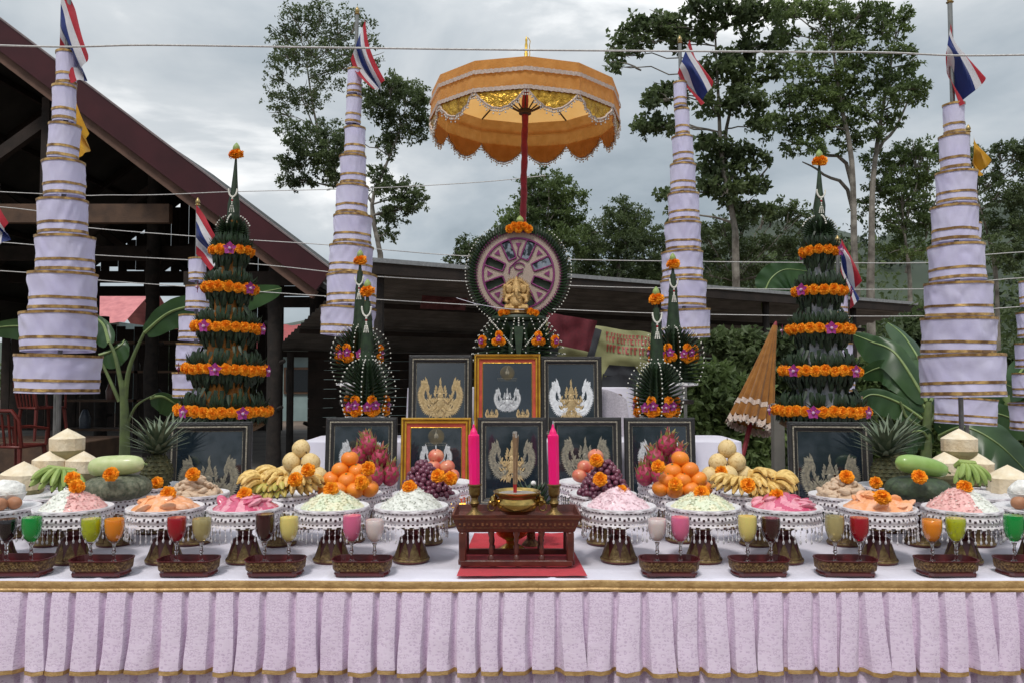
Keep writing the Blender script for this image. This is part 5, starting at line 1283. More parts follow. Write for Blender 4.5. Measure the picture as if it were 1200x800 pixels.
m = MB(); m.add(lathe([(0,0),(.03,0),(.028,.006),(.014,.02),(.014,.05),(.045,.075),(.048,.10),(.0,.10)], 24)); part('pedestal', m, M_giltw, t)
m = MB()
for l in range(5):
    for i in range(16):
        a = 2*pi*(i+.5*(l%2))/16; r_ = .042-.005*l; d = Vector((cos(a), sin(a), .9)); p = Vector((cos(a)*r_, sin(a)*r_, .10+.017*l)); m.add(tube([p, p+d*.018, p+d*.03+Vector((0,0,.006))], [.006,.004,.0005], 5))
m.add(lathe([(.04,.10),(.026,.17),(.012,.19),(0,.20)], 14)); part('leaf_tier', m, M_baiG, t, stuff=True)
m = MB(); m.add(tube([(-.07,-.0,.06),(-.062,0,.13),(-.052,0,.20)], [.016,.011,.001], 8)); m.add(tube([(-.045,-.01,.09),(-.040,-.01,.15),(-.036,-.01,.19)], [.014,.009,.001], 8)); part('leaf_cone', m, M_baiG2, t)
m = MB(); m.add(ball(.0085, 10, 7), 0, loc=(.008,-.012,.20)); part('flower_bud', m, M_flour, t)
for x, mt in ((-.012, 0), (.012, 0), (.060, 0)):
    o = bpy.data.objects.new('marigold', MG[1]); o.location = (x, -.042, .090+.006*(x>.05)); o.rotation_euler = (1.2, 0, x*9); o.scale = (.8,)*3; link(o, t)
o = bpy.data.objects.new('orchid', ORC); o.location = (-.002, -.055, .112); o.rotation_euler = (1.4,0,0); link(o, t)
o = bpy.data.objects.new('orchid', ORC); o.location = (.038, -.055, .106); o.rotation_euler = (1.4,0,1); link(o, t)

# ================================================================ FOLDED-LEAF TOWERS (tiered)
M_jas = mat('jasmine', (.80,.78,.70), .7, vs=60); M_bud = mat('lotus_bud', (.38,.45,.16), .5, vs=40, col2=(.22,.32,.09)); M_ogold = mat('orange_silk', (.55,.20,.02), .45, vs=25, col2=(.32,.12,.02), metal=.2, bump=.4, bs=40); M_ssilk = mat('silver_silk', (.45,.45,.47), .45, vs=25, col2=(.22,.23,.25), metal=.2, bump=.4, bs=40)
M_redbead = mat('red_bead', (.40,.01,.02), .4)
def spike(m, p, d, Ln, w_, up=None, bend=.0, mi=0):
    """folded leaf: a long four-sided cone bent upward"""
    d = d.normalized(); s_ = d.cross(Vector((0,0,1)))
    if s_.length < .1: s_ = Vector((1,0,0))
    s_.normalize(); u_ = s_.cross(d); V = []
    for (q, ww) in ((0,1),(.4,1.0),(.75,.5)):
        c_ = p + d*Ln*q + Vector((0,0,1))*bend*Ln*q*q
        for (a_, b_) in ((-1,0),(0,-.6),(1,0),(0,.6)): V.append(c_ + s_*w_*ww*a_ + u_*w_*ww*b_)
    V.append(p + d*Ln + Vector((0,0,1))*bend*Ln)
    m.add((np.array([tuple(v) for v in V]), [(j*4+k, j*4+(k+1)%4, j*4+4+(k+1)%4, j*4+4+k) for j in (0,1) for k in range(4)] + [(8+k, 8+(k+1)%4, 12) for k in range(4)]), mi)
    return V[-1]
def garland(t, z, r_, drop, y=-.012):
    m = MB(); 
    for i in range(22):
        a = pi + pi*i/21; m.add(ball(.0045, 6, 4), 0, loc=(r_*cos(a), y, z + drop*sin(a)*1.0 + .0))
    for j in range(4): m.add(ball(.005, 6, 4), 1 if j in (1,) else 0, loc=(0, y-.002, z-drop-.009*(j+1)))
    for s in (-1,0,1):
        for j in range(5): m.add(ball(.0035, 6, 4), 0, loc=(s*(.005+.0012*j), y-.003, z-drop-.045-.007*j)); 
    part('jasmine_garland', m, [M_jas, M_redbead], t, stuff=True)
def topper(t, z, top, s=1.):
    """spire, marigold and green bud"""
    m = MB(); m.add(lathe([(.022*s,0),(.014*s,(top-z)*.35),(.008*s,(top-z)*.7),(.004*s,(top-z)*.95)], 10)); part('leaf_spire', m, M_baiG, t, loc=(0,0,z))
    for k, (dx, dz) in enumerate(((-.006, .0), (.007,.004))):
        o = bpy.data.objects.new('marigold', MG[k]); o.location = (dx*s, -.004*k, top+dz); o.rotation_euler = (random.uniform(0,1), 0, 0); o.scale = (1.12*s,)*3; link(o, t)
    m = MB(); m.add(lathe([(0,0),(.010,.002),(.0155,.012),(.013,.024),(.006,.034),(.0,.040)], 12)); part('lotus_bud', m, M_bud, t, loc=(0,0,top+.016), sc=s)
def baisri(px, Y, ringY, ringW, ytop, label, silk, tilt):
    c_ = W(px, 482, Y); zb = W(px, 492, Y).z; t = thing('leaf_tower', label, 'flower tower', (c_.x, Y, zb), (0, tilt, 0), group='tall tiered leaf and marigold towers')
    zs = [W(px, y, Y).z - zb for y in ringY]; rs_ = [(w_/2-8)*PXM(Y)*.93 for w_ in ringW]; n_ = len(zs)
    for k in range(n_):
        z, r_ = zs[k], rs_[k]; r1 = rs_[k+1] if k < n_-1 else rs_[k]*.7; zn = zs[k+1] if k < n_-1 else z + .17
        # silk core with folds
        rc_ = r1*.66; m = MB(); m.add(lathe([(rc_*1.15, z-.02), (rc_*1.05, z+.03), (rc_*.92, (z+zn)/2), (rc_*1.0, zn-.02)], 48, wob=lambda a, z_: 1+.06*sin(a*12))); part('silk_core', m, silk, t)
        m = MB()
        nf = 11 if k < 3 else 9     # upright fans standing over the marigold ring
        for i in range(nf):
            a = 2*pi*(i+.5)/nf; base = Vector((cos(a), sin(a), 0)); tg = Vector((-sin(a), cos(a), 0))
            for j in range(-4, 5):
                q = j/4; d = Vector((0,0,1))*cos(q*1.15) + tg*sin(q*1.15) + base*.42
                spike(m, base*(r_*.92) + tg*q*.012 + Vector((0,0,z+.012)), d, .070*(1-.25*abs(q))*random.uniform(.8,1.12), .0070, bend=.0)
            for j in range(3): spike(m, base*(r_*.86)+tg*(j-1)*.02+Vector((0,0,z+.03)), Vector((0,0,1))+base*.05, .06, .012)
        nl = int(2*pi*r_/.017)      # pointed leaves hanging below the ring
        for i in range(nl):
            a = 2*pi*(i+random.uniform(-.2,.2))/nl; base = Vector((cos(a), sin(a), 0))
            spike(m, base*(r1*.93)+Vector((0,0,lerp(z, zn, .50)+random.uniform(-.02,.02))), Vector((0,0,-1))+base*random.uniform(.1,.7), random.uniform(.045,.065), .0095) if i % 2 else None
            spike(m, base*(r1*.80)+Vector((0,0,lerp(z, zn, .62)+random.uniform(-.02,.02))), Vector((0,0,1))+base*random.uniform(.2,.6), random.uniform(.045,.06), .0095) if i % 3 == 0 else None
            spike(m, base*(r_*.98)+Vector((0,0,z-.008)), Vector((0,0,-1))-base*random.uniform(-.25,.35), random.uniform(.034,.056), .0085)
            if i % 2: spike(m, base*(r_*.72)+Vector((0,0,z-.02)), Vector((0,0,-1))-base*.25, .065, .011)
        nd = max(6, int(2*pi*rc_/.085))
        for i in range(nd):         # folded triangles round the core below the next ring
            a = 2*pi*(i+.5)/nd; base = Vector((cos(a), sin(a), 0)); spike(m, base*rc_*1.12+Vector((0,0,zn-.03)), Vector((0,0,-1))-base*.10, .085, .018)
            spike(m, base*rc_*1.25+Vector((0,0,z+.02)), Vector((0,0,1))-base*.15, .075, .018)
        m.add(lathe([(r_*.9, z+.02), (r_*1.0, z-.005), (r_*.8, z-.03), (rc_, z-.03)], 36))
        part('leaf_tier', m, M_baiG, t, stuff=True)
        nm_ = int(2*pi*r_/.0385)
        for i in range(nm_):
            a = 2*pi*(i+.5)/nm_; orch = (i % 6 == 3); rz = a+pi/2
            for dz in ((0,) if orch else (.0,)):
                o = bpy.data.objects.new('marigold', random.choice(MG)); o.location = (cos(a)*(r_+.008), sin(a)*(r_+.008), z+.006+random.uniform(-.004,.004)); o.rotation_euler = (pi/2+random.uniform(-.3,.3), random.uniform(0,6), rz); o.scale = (random.uniform(.98,1.2),)*3; link(o, t)
            if orch:
                o = bpy.data.objects.new('orchid', ORC); o.location = (cos(a)*(r_+.034), sin(a)*(r_+.034), z+.004); o.rotation_euler = (pi/2, 0, rz); o.scale = (1.55,)*3; link(o, t)
    # top cone: curved leaf fins with jasmine edge
    z0 = zs[-1]+.03; m = MB(); jb = MB(); hgt = .20; r_ = rs_[-1]*.72
    for i in range(6):
        a = pi*i/6; base = Vector((cos(a), sin(a), 0)); n3 = 25
        for j in range(n3):
            th = lerp(-.25, pi+.25, j/(n3-1)); d = base*cos(th) + Vector((0,0,sin(th))); p0 = Vector((0,0,z0+.065)); rr = .088 if abs(cos(th)) > .25 else .098
            tip = spike(m, p0 + d*.03, d + Vector((0,0,.12)), rr-.03, .0085)
            if i in (0,3) and 3 < j < n3-4: jb.add(ball(.0042, 6, 4), 0, loc=tuple(tip))
    for i in range(9):
        a = 2*pi*i/9 + pi/2; base = Vector((cos(a), sin(a), 0))
        for j in range(0):
            q = j/12; rr = r_*(.92*math.sqrt(max(.0, 1-q**2.0)) + .05); p = base*rr*.25 + Vector((0,0,z0+hgt*q*.72)); d = base*(1-q*.55) + Vector((0,0,.35+1.2*q)); tip = spike(m, p, d, max(.035, rr*.95), .008, bend=.1)
            jb.add(ball(.0042, 6, 4), 0, loc=tuple(tip))
    m.add(lathe([(r_*1.05, z0-.02), (r_*.72, z0+.06), (r_*.5, z0+.13), (.028, z0+.20), (.018, z0+.26)], 14)); part('leaf_cone', m, M_baiG, t, stuff=True); part('jasmine_edge', jb, M_jas, t, stuff=True)
    top = W(px, ytop+10, Y).z - zb; topper(t, z0+.20, top, 1.15); garland(t, z0+.27, .020, .035, -.022)
    # pedestal dish under it
    m = MB(); m.add(lathe([(0,-.30),(.14,-.30),(.13,-.27),(.07,-.20),(.06,-.12),(.12,-.06),(r0:=rs_[0]*.95, -.02),(rs_[0]*.9,0),(0,.0)], 32)); part('pedestal', m, M_giltw, t)
    return t, zb
t, zb = baisri(262.5, 3.8, (482,434,386,340,296), (120,107,90,72,58), 172, 'tall five-tier leaf tower with marigold rings and orange silk, left of the frames', M_ogold, R(1.8))
t2_, zb2 = baisri(961, 3.8, (482,436,388,343,297), (120,103,86,70,52), 180, 'tall five-tier leaf tower with marigold rings and silver silk, right of the frames', M_ssilk, R(.7))
M_greymetal = mat('grey_post', (.20,.19,.17), .6, vs=8, metal=.2, bump=.2)
for (tt, z_, nm_) in ((t, zb, 'left'), (t2_, zb2, 'right')):
    zt = z_-.302; s_ = thing('tower_stand', 'grey metal stand under the %s leaf tower' % nm_, 'stand', (tt.location.x, tt.location.y, 0))
    m = MB(); m.add(bbox_(0,0,zt-.012,.46,.40,.022,.003)); part('shelf', m, M_greymetal, s_, smooth=False)
    for x in (-.205,.205):
        for y in (-.17,.17): m = MB(); m.add(bbox_(x,y,(zt-.025)/2,.048,.048,zt-.025,.003)); part('leg', m, M_greymetal, s_, smooth=False)
p = W(911.5, 520, 4.35); m = MB(); m.add(bbox_(0,0,.60,.058,.058,1.20,.004)); o = part('post', m, M_greymetal, None, loc=(p.x, 4.35, 0), smooth=False); tag(o, 'short grey square post behind the right leaf tower', 'post')

# ================================================================ SMALL LEAF CONES
def pakcham(px, Y, ybase, ytop, hw, label, zk=0):
    zb = W(px, ybase, Y).z; c_ = W(px, 440, Y); t = thing('leaf_cone_offering', label, 'leaf offering', (c_.x, Y, zb), group='beaded leaf cones either side of the wheel')
    H_ = (ybase-ytop)*PXM(Y)*1.0; r_ = hw*PXM(Y)*.88; bh = H_*.56; m = MB(); jb = MB()
    for i in range(14):
        a = 2*pi*(i+.5)/14; base = Vector((cos(a), sin(a), 0)); n_ = 17
        for j in range(n_):
            q = j/(n_-1); rr = r_*(.80 + .28*sin(q*pi*.9))*math.sqrt(max(0, 1-(q*.985)**3.2)); z = bh*(.0+.66*q)
            p = base*max(.012, rr*.30) + Vector((0,0,z)); d = base*(1-.45*q) + Vector((0,0,-.15+1.1*q**1.3)); tip = spike(m, p, d, max(.045, rr*.78), .0075, bend=.10)
            jb.add(ball(.0036, 6, 4), 0, loc=tuple(tip)) if i % 2 == 0 else None
        # folded ribs climbing the body
        m.add(tube([base*r_*.36+Vector((0,0,0)), base*r_*.38+Vector((0,0,bh*.30)), base*r_*.24+Vector((0,0,bh*.62)), base*.018+Vector((0,0,bh*.98))], [.014,.014,.010,.006], 6))
        for j in range(8):
            q = j/7; k_ = base*lerp(r_*.52, .028, q**.8); jb.add(ball(.0027, 6, 4), 0, loc=(k_.x, k_.y, bh*(.12+.72*q))) if i % 2 else None
    m.add(lathe([(r_*.40,0),(r_*.40,bh*.30),(r_*.26,bh*.62),(.030,bh*.95),(.022,bh*1.25),(.014,bh*1.5)], 16))
    part('leaf_fins', m, M_baiG, t, stuff=True); part('jasmine_beads', jb, M_jas, t, stuff=True)
    topper(t, bh*1.25, H_-.055, 1.12); garland(t, bh*1.42, .021, .042, -.024)
    # marigold clusters with orchids
    for a0_ in (-pi/2-.45, -pi/2+.45, 0.1, pi+.1-.2, pi/2):
        for (da, z, k) in ((-.0,.085,0),(-.22,.045,0),(.22,.040,0),(0,.030,0),(.12,.062,1),(-.25,.055,1)):
            a = a0_+da; rr = r_*.72 + (.014 if k else 0)
            o = bpy.data.objects.new('orchid' if k else 'marigold', ORC if k else random.choice(MG)); o.location = (cos(a)*rr, sin(a)*rr, z-.01+zk); o.rotation_euler = (pi/2, random.random()*6 if not k else 0, a+pi/2); o.scale = (1.2 if k else .95,)*3; link(o, t)
    m = MB(); m.add(lathe([(r_*.5,.002),(r_*.72,-.002),(r_*.80,-.012),(.06,-.022),(.04,-.05),(.06,-.085),(.075,-.0875),(0,-.0875)], 24)); part('pedestal', m, M_doily, t)
    return t
pakcham(430, 3.68, 487, 328, 35, 'leaf cone with white beads behind the lower left frames, nearest the front')
pakcham(421, 4.12, 448, 293, 38, 'taller leaf cone with marigolds behind the front left cone', .10)
pakcham(769.5, 3.68, 488, 337, 36, 'leaf cone with white beads behind the lower right frames, nearest the front')
pakcham(789.5, 4.12, 448, 297, 40, 'taller leaf cone with marigolds behind the front right cone', .10)
for px, s in ((421,'left'),(789.5,'right')):
    c_ = W(px, 440, 4.12); zt = W(px, 448, 4.12).z-.0885; t = thing('offering_stand', 'slim dark stand under the taller %s leaf cone' % s, 'stand', (c_.x, 4.12, 0))
    m = MB(); m.add(lathe([(0,zt-.02),(.10,zt-.02),(.10,zt),(0,zt)], 20)); part('shelf', m, M_timber2, t); m = MB(); m.add(tube([(0,0,0),(0,0,zt-.021)], .02, 8)); m.add(lathe([(0,0),(.13,0),(.12,.02),(0,.025)], 16)); part('leg', m, M_timber2, t)
for px, s in ((430,'left'),(769.5,'right')):
    c_ = W(px, 440, 3.68); zt = W(px, 487, 3.68).z-.0885; t = thing('offering_block', 'small white block under the front %s leaf cone' % s, 'block', (c_.x, 3.68, 1.063)); m = MB(); m.add(bbox_(0,0,(zt-1.063)/2,.17,.15,max(.004,zt-1.064),.002)); part('block', m, M_white, t, smooth=False)
# ================================================================ LEAF-FRAMED WHEEL
WY = 4.05; wc = W(607.5, 321, WY); wb = 1.293
wh = thing('mosaic_offering', 'round purple and beige mosaic wheel edged with folded leaves behind the upper frames', 'wheel offering', (wc.x, WY, wb))
czw = wc.z - wb; RO = 51*PXM(WY)
M_seed = mat('beige_seed', (.62,.50,.42), .85, vs=260, col2=(.36,.27,.22), bump=.6, bs=420); M_purp = mat('purple_petal', (.26,.05,.17), .8, vs=200, col2=(.14,.02,.10)); M_slotsky = mat('painted_sky_bits', (.34,.35,.38), .12, metal=.9, vs=30, thr=(.45,.55), col2=(.05,.055,.06), bump=.5, bs=12); M_dkg = mat('painted_dark_view', (.02,.035,.018), .7)
def sp(V): return V
m = MB(); na, nr = 192, 22; V = []; 
slot = [R(22.5+45*k) for k in range(8)]
def isl(a, r):
    for s in slot:
        x = r*cos(a-s); y = r*sin(a-s)
        if .38 < x < .80 and abs(y) < .088: return True
    return False
for j in range(nr+1):
    r = j/nr
    for i in range(na):
        a = 2*pi*i/na; V.append((r*RO*cos(a), -.0, r*RO*sin(a)))
Fq = [(j*na+i, (j+1)*na+i, (j+1)*na+(i+1)%na, j*na+(i+1)%na) for j in range(nr) for i in range(na) if not isl(2*pi*(i+.5)/na, (j+.5)/nr)]
m.add((np.array(V), Fq)); V2 = np.array(V); V2[:,1] += .018; m.add((V2, Fq))
part('seed_disc', m, M_seed, wh, loc=(0,0,czw), smooth=False)
for s in slot:
    m = MB(); c_, s_ = cos(s), sin(s); m.add(box(.59*RO, .012, 0, .46*RO, .004, .19*RO), rot=Matrix.Rotation(-s, 3, 'Y'))
    part('slot_fill', m, M_slotsky if s in (slot[1], slot[0], slot[2]) else M_dkg, wh, loc=(0,0,czw), smooth=False)  # added sheet closes the open slot; sky bits and dark trees painted in
m = MB()
def loopt(pts, r_, n_=5): m.add(tube(pts+[pts[0]], r_, n_, cap=False))
for rr, w_ in ((1.0,.0075),(.82,.0060),(.845,.0)):
    if w_: loopt([(rr*RO*cos(a), -.002, rr*RO*sin(a)) for a in np.linspace(0, 2*pi, 97)[:-1]], w_)
for s in slot:
    q = []
    for (x, y) in ((.36,-.09),(.5,-.105),(.80,-.115),(.80,.115),(.5,.105),(.36,.09)): q.append((RO*(x*cos(s)-y*sin(s)), -.003, RO*(x*sin(s)+y*cos(s))))
    loopt(q, .0050)
for k in range(8):
    s = R(45*k); 
    if abs(k-6) > .1: m.add(prism([(RO*(.66*cos(s)+a_*cos(s)-b_*sin(s)), RO*(.66*sin(s)+a_*sin(s)+b_*cos(s))) for a_, b_ in ((-.07,0),(.055,-.07),(.055,.07))], .006), loc=(0,-.002,0))
nb_ = 84
for i in range(nb_): a = 2*pi*i/nb_; m.add(box(0,0,0,.0022,.006,.016), loc=(RO*.975*cos(a), -.002, RO*.975*sin(a)), rot=(0, pi/2-a, 0))
m.add(tube([(.0,-.004,.62*RO),(-.02*RO,-.004,.44*RO),(.05*RO,-.004,.36*RO),(-.08*RO,-.004,.26*RO),(-.2*RO,-.004,.14*RO),(-.22*RO,-.004,0)], .0035, 5)); m.add(tube([(.02*RO+.12*RO*cos(a), -.004, .17*RO+.08*RO*sin(a)) for a in np.linspace(0, 5.6, 12)], .0033, 5)); m.add(tube([(.10*RO,-.004,.05*RO),(.0,-.004,.0),(-.05*RO,-.004,-.1*RO)], .0033, 5))
part('purple_outline', m, M_purp, wh, loc=(0,0,czw), stuff=True)
m = MB(); jb = MB(); n_ = 96
for i in range(n_):
    a = 2*pi*i/n_ + .03; d = Vector((cos(a), 0, sin(a))); tip = None
    for l, yy in ((0,-.008),(1,.008)):
        a2 = a+(.03 if l else 0); d2 = Vector((cos(a2), -.15 if l == 0 else .2, sin(a2))); p = Vector((RO*.98*cos(a2), yy, RO*.98*sin(a2)))
        tg = Vector((-sin(a2), 0, cos(a2)))*(.35 if cos(a2) > 0 else -.35); tip = spike(m, p, d2+tg, .056, .0085)
        if l == 0 and sin(a) < .80: jb.add(ball(.0034, 6, 4), 0, loc=tuple(tip))
m.add(tube([(RO*1.06*cos(a), .006, RO*1.06*sin(a)) for a in np.linspace(0, 2*pi, 65)], .017, 6, cap=False))
part('leaf_rim', m, M_baiG, wh, loc=(0,0,czw), stuff=True); part('jasmine_beads', jb, M_jas, wh, loc=(0,0,czw), stuff=True)
# base: dark leaf drum, drapes of beads and leaf fans
zt = W(607, 371, WY).z - wb
m = MB(); m.add(lathe([(0,0),(.13,0),(.145,.02),(.14,.20),(.115,zt-.09),(.11,zt-.032),(.135,zt-.026),(.140,zt-.012),(.135,zt),(0,zt)], 36))
jb = MB()
for i in range(22):
    a = 2*pi*i/22; base = Vector((cos(a), sin(a), 0))
    for j in range(9):
        q = j/8; d = base*(1-.4*q) + Vector((0,0,-.25+1.3*q)); tip = spike(m, base*(.13-.02*q)+Vector((0,0,.165+.105*q)), d, .115*(1-.35*q), .0095); 
        jb.add(ball(.0034, 6, 4), 0, loc=tuple(tip))
part('leaf_base', m, M_baiG, wh, stuff=True)
m = MB(); m.add(prism([(-.024,0),(.024,0),(.016,-.09),(0,-.22),(-.016,-.09)], .006), loc=(0,-.165,zt-.06), rot=(-.10,0,0)); part('leaf_pendant', m, M_baiG, wh, smooth=False)
for s in (-1,0,1):
    for j in range(20):
        q = j/19; x = s*.045+s*.10*q if s else 0; z = zt-.02-.15*q-.06*(s == 0)*q*1.3; jb.add(ball(.0042, 6, 4), 0, loc=(x if s == 0 else s*(.145-.125*q), -.15-.03*q*(1 if s == 0 else .6), z))
    for s2 in (-1,1): pass
part('jasmine_beads', jb, M_jas, wh, stuff=True)
for s in (-1,1):
    for (x, y, z, k) in ((.095,-.185,.255,0),(.082,-.19,.222,0),(.112,-.185,.222,0),(.096,-.212,.236,1),(.178,-.135,.215,0),(.178,-.14,.236,0),(.184,-.158,.226,1),(.058,-.115,zt+.015,0),(.083,-.10,zt+.008,0)):
        o = bpy.data.objects.new('orchid' if k else 'marigold', ORC if k else random.choice(MG)); o.location = (s*x, y, z); o.rotation_euler = (pi/2, 0, s*.5) if k else (random.uniform(.8,1.5), random.random()*6, s*.5); o.scale = (.85,)*3; link(o, wh)
for (x, z) in ((-.045,-.008),(-.020,.006),(.006,.010),(.030,.006),(.052,-.008),(0,-.008)):
    o = bpy.data.objects.new('marigold', random.choice(MG)); o.location = (x, -.02, czw+RO*1.06+z); o.rotation_euler = (1.3, random.random()*6, 0); o.scale = (.95,)*3; link(o, wh)
m = MB(); m.add(lathe([(0,0),(.016,.002),(.020,.014),(.014,.028),(.005,.036),(.0,.040)], 12)); part('lotus_bud', m, M_bud, wh, loc=(.008,-.01,czw+RO*1.06+.024))
m = MB(); m.add(lathe([(0,-.0),(.10,0),(.10,.004),(.0,.004)], 20)); part('foot', m, M_giltw, wh)
# ---- golden seated elephant-headed figure
M_statue = mat('gold_paint', (.62,.41,.17), .5, metal=.2, vs=60, col2=(.38,.22,.07), bump=.35, bs=160)
gs = thing('golden_statue', 'small golden seated elephant-headed figure in front of the mosaic wheel', 'statue', (W(605,440,3.97).x, 3.96, wb+zt+.003), sc=1.02)
m = MB()
B_ = lambda x, y, z, a, b, c, r=None: m.add(ball(1, 14, 10), loc=(x,y,z), sc=(a,b,c), rot=r)
B_(0,0,.008,.062,.040,.010); B_(0,0,.018,.056,.036,.008)
for s in (-1,1):
    m.add(tube([(s*.018,-.004,.035),(s*.050,-.020,.034),(s*.050,-.034,.030),(s*.010,-.040,.028)], [.017,.016,.013,.009], 8))
    m.add(tube([(s*.030,0,.090),(s*.048,-.006,.078),(s*.050,-.018,.062),(s*.040,-.030,.058)], [.011,.010,.008,.007], 8)); m.add(tube([(s*.028,.004,.092),(s*.054,.002,.094),(s*.060,-.004,.118),(s*.056,-.006,.130)], [.010,.009,.007,.006], 8))
    B_(s*.034,.002,.126,.019,.005,.022); B_(s*.056,-.006,.138,.008,.006,.010)
    m.add(tube([(s*.012,-.020,.118),(s*.017,-.034,.110),(s*.020,-.040,.108)], [.004,.003,.001], 6))
B_(0,0,.060,.034,.028,.034); B_(0,-.012,.052,.027,.024,.025); B_(0,0,.092,.030,.020,.018); B_(0,-.006,.126,.024,.022,.025)
m.add(tube([(0,-.024,.120),(0,-.036,.104),(.002,-.038,.086),(.010,-.038,.074),(.018,-.040,.076),(.018,-.042,.084)], [.011,.009,.0075,.006,.005,.004], 8))
for j in range(5): B_(0,-.002,.150+.0085*j,.0185-.0037*j,.0165-.0033*j,.0055)
me = m.mesh('body', M_statue); o = bpy.data.objects.new('body', me); link(o, gs)
rm_ = o.modifiers.new('remesh', 'REMESH'); rm_.mode = 'VOXEL'; rm_.voxel_size = .0022; rm_.use_smooth_shade = True
sm_ = o.modifiers.new('smooth', 'SMOOTH'); sm_.iterations = 2
m = MB()
for i in range(40):
    a = lerp(-.45, pi+.45, i/39); r_ = .064 if .3 < a < 2.84 else .058; Ln = .016+.005*(i % 2); d = Vector((cos(a), 0, sin(a))); p = Vector((r_*cos(a)*1.0, .014, .098+r_*sin(a)*1.15)); m.add(ball(1,6,4), loc=tuple(p), sc=(.007,.005,.007))
    spike(m, p, d+Vector((.3*cos(i*1.0),0,.3)), Ln, .004)
m.add(lathe([(0,-.003),(.062,-.003),(.064,0),(.062,.003),(0,.003)], 30), rot=(pi/2,0,0), sc=(1,1,1), loc=(0,.016,.100)); 
for i in range(60):
    a = random.uniform(0,6.28); r_ = .06*random.random()**.5; m.add(ball(1,6,4), loc=(r_*cos(a), .011, .1+r_*sin(a)*1.1), sc=(.006,.005,.006))
part('halo', m, M_statue, gs)
o = part('jasmine_thread', (lambda q: (q.add(tube([(-.30,.02,.085),(-.2,-.03,.050),(-.1,-.06,.03),(-.02,-.05,.022),(.04,-.05,.02)], .0013, 4)), q)[1])(MB()), M_white, None, loc=tuple(gs.location)); tag(o, 'thin white thread tied across the mosaic wheel to the golden figure', 'string')

# ================================================================ CEREMONIAL UMBRELLA
UY = 4.32; uc = W(612, 150, UY); RU = .515
zr = W(612, 66, UY-RU).z
M_umb = fabricmat('umbrella_ochre', (.84,.44,.13), (.70,.33,.08), trans=.5, vs=18, bump=.3, bs=120); M_umbtop = fabricmat('umbrella_yellow', (.90,.54,.20), (.82,.44,.13), trans=.6, vs=6, bump=.2, bs=120)
M_foilg = mat('gold_foil_cloth', (.72,.42,.06), .25, metal=.75, vs=28, col2=(.34,.16,.015), bump=.9, bs=55); M_lacet = mat('lace_trim', (.62,.50,.44), .8, vs=120, col2=(.40,.30,.24)); M_pearl = mat('pearl', (.62,.56,.50), .3, vs=20)
up = W(605, 440, UY); um = thing('ceremonial_umbrella', 'large ochre and gold fringed umbrella on a red-wrapped pole above the altar', 'umbrella', (up.x, UY, 0), (R(.0),R(1.0),0))
pz = zr+.10; m = MB(); m.add(tube([(0,0,0),(0,0,1.4)], .013, 10)); part('pole', m, M_timber, um)
m = MB(); pts = [(.0015*sin(i*.9), 0, 1.3+(pz-1.3)*i/60) for i in range(61)]; m.add(tube(pts, [.0185+.0018*sin(i*2.1) for i in range(61)], 10)); part('pole_wrapping', m, mat('red_velvet', (.34,.008,.03), .7, vs=40, col2=(.22,.004,.018), sheen=.4), um)
NS = 12; z0 = zr; apex = zr+.135
def poly_r(a, k=.035):     # rim runs straight between ribs
    s = (a*NS/(2*pi)) % 1; return cos(pi/NS)/cos((s-.5)*2*pi/NS)
def cano(u, v):
    a = 2*pi*u; r_ = RU*v*(1-(1-poly_r(a))*v); return (r_*cos(a), r_*sin(a), apex - (apex-z0)*v**1.35 - .004*sin(v*9))
m = MB(); m.add(grid(cano, NS*8, 10)); part('canopy', m, M_umbtop, um)
def rim(u, k=1.): a = 2*pi*u; r_ = RU*poly_r(a)*k; return r_*cos(a), r_*sin(a)
m = MB(); m.add(grid(lambda u, v: (*rim(u, 1.0+.012*v+.010*sin(u*2*pi*70)*v), z0-.155*v), NS*16, 8)); part('valance', m, M_umb, um)
m = MB()
for zz, w_ in ((.062,.010),(.152,.010)): m.add(grid(lambda u, v: (*rim(u, 1.022), z0-zz-w_*(v-.5)*2+.002*sin(u*700)), NS*24, 1))
part('lace_trim', m, M_lacet, um, stuff=True)
NW = 12
for k in range(NW):
    g_ = MB(); b_ = MB(); l_ = MB(); back = MB()
    def sw(u, v, k1=1.006):
        uu = (k+u)/NW; e_ = (math.sin(pi*u)**.8); x, y = rim(uu, k1+.010*sin(u*40+v*3)*v); return (x, y, z0-.150-.100*e_*v)
    g_.add(grid(sw, 20, 6))
    back.add(grid(lambda u, v: sw(u, v, .994), 20, 6))
    part('gold_swag', g_, M_foilg, um); part('swag_lining', back, M_umb, um)
    for i in range(25):
        u = .02+.96*i/24; x, y, z = sw(u, 1.0, 1.016); b_.add(ball(.0052,6,4), loc=(x,y,z-.014)); b_.add(ball(.0036,6,4), loc=(x,y,z-.004))
        if i % 3 == 0: b_.add(ball(.0048,6,4), loc=(x,y,z-.028))
    m2 = [sw(.0+i/24, 1.0, 1.014) for i in range(25)]; l_.add(tube(m2, .006, 4))
    part('bead_fringe', b_, M_pearl, um, stuff=True); part('swag_edging', l_, M_lacet, um)
for k in range(NS):
    a = 2*pi*k/NS; m = MB(); m.add(tube([(.03*cos(a),.03*sin(a),apex-.02),(RU*.5*cos(a),RU*.5*sin(a),z0+.062),(RU*.985*cos(a),RU*.985*sin(a),z0-.004)], .005, 5)); part('rib', m, M_timber, um)
    m = MB(); m.add(tube([(.03*cos(a),.03*sin(a),z0-.10),(RU*.55*cos(a),RU*.55*sin(a),z0+.045)], .0042, 5)); part('stretcher', m, M_timber, um)
m = MB(); m.add(lathe([(.02,z0-.12),(.034,z0-.115),(.034,z0-.09),(.02,z0-.085)], 12)); part('runner', m, M_timber, um)
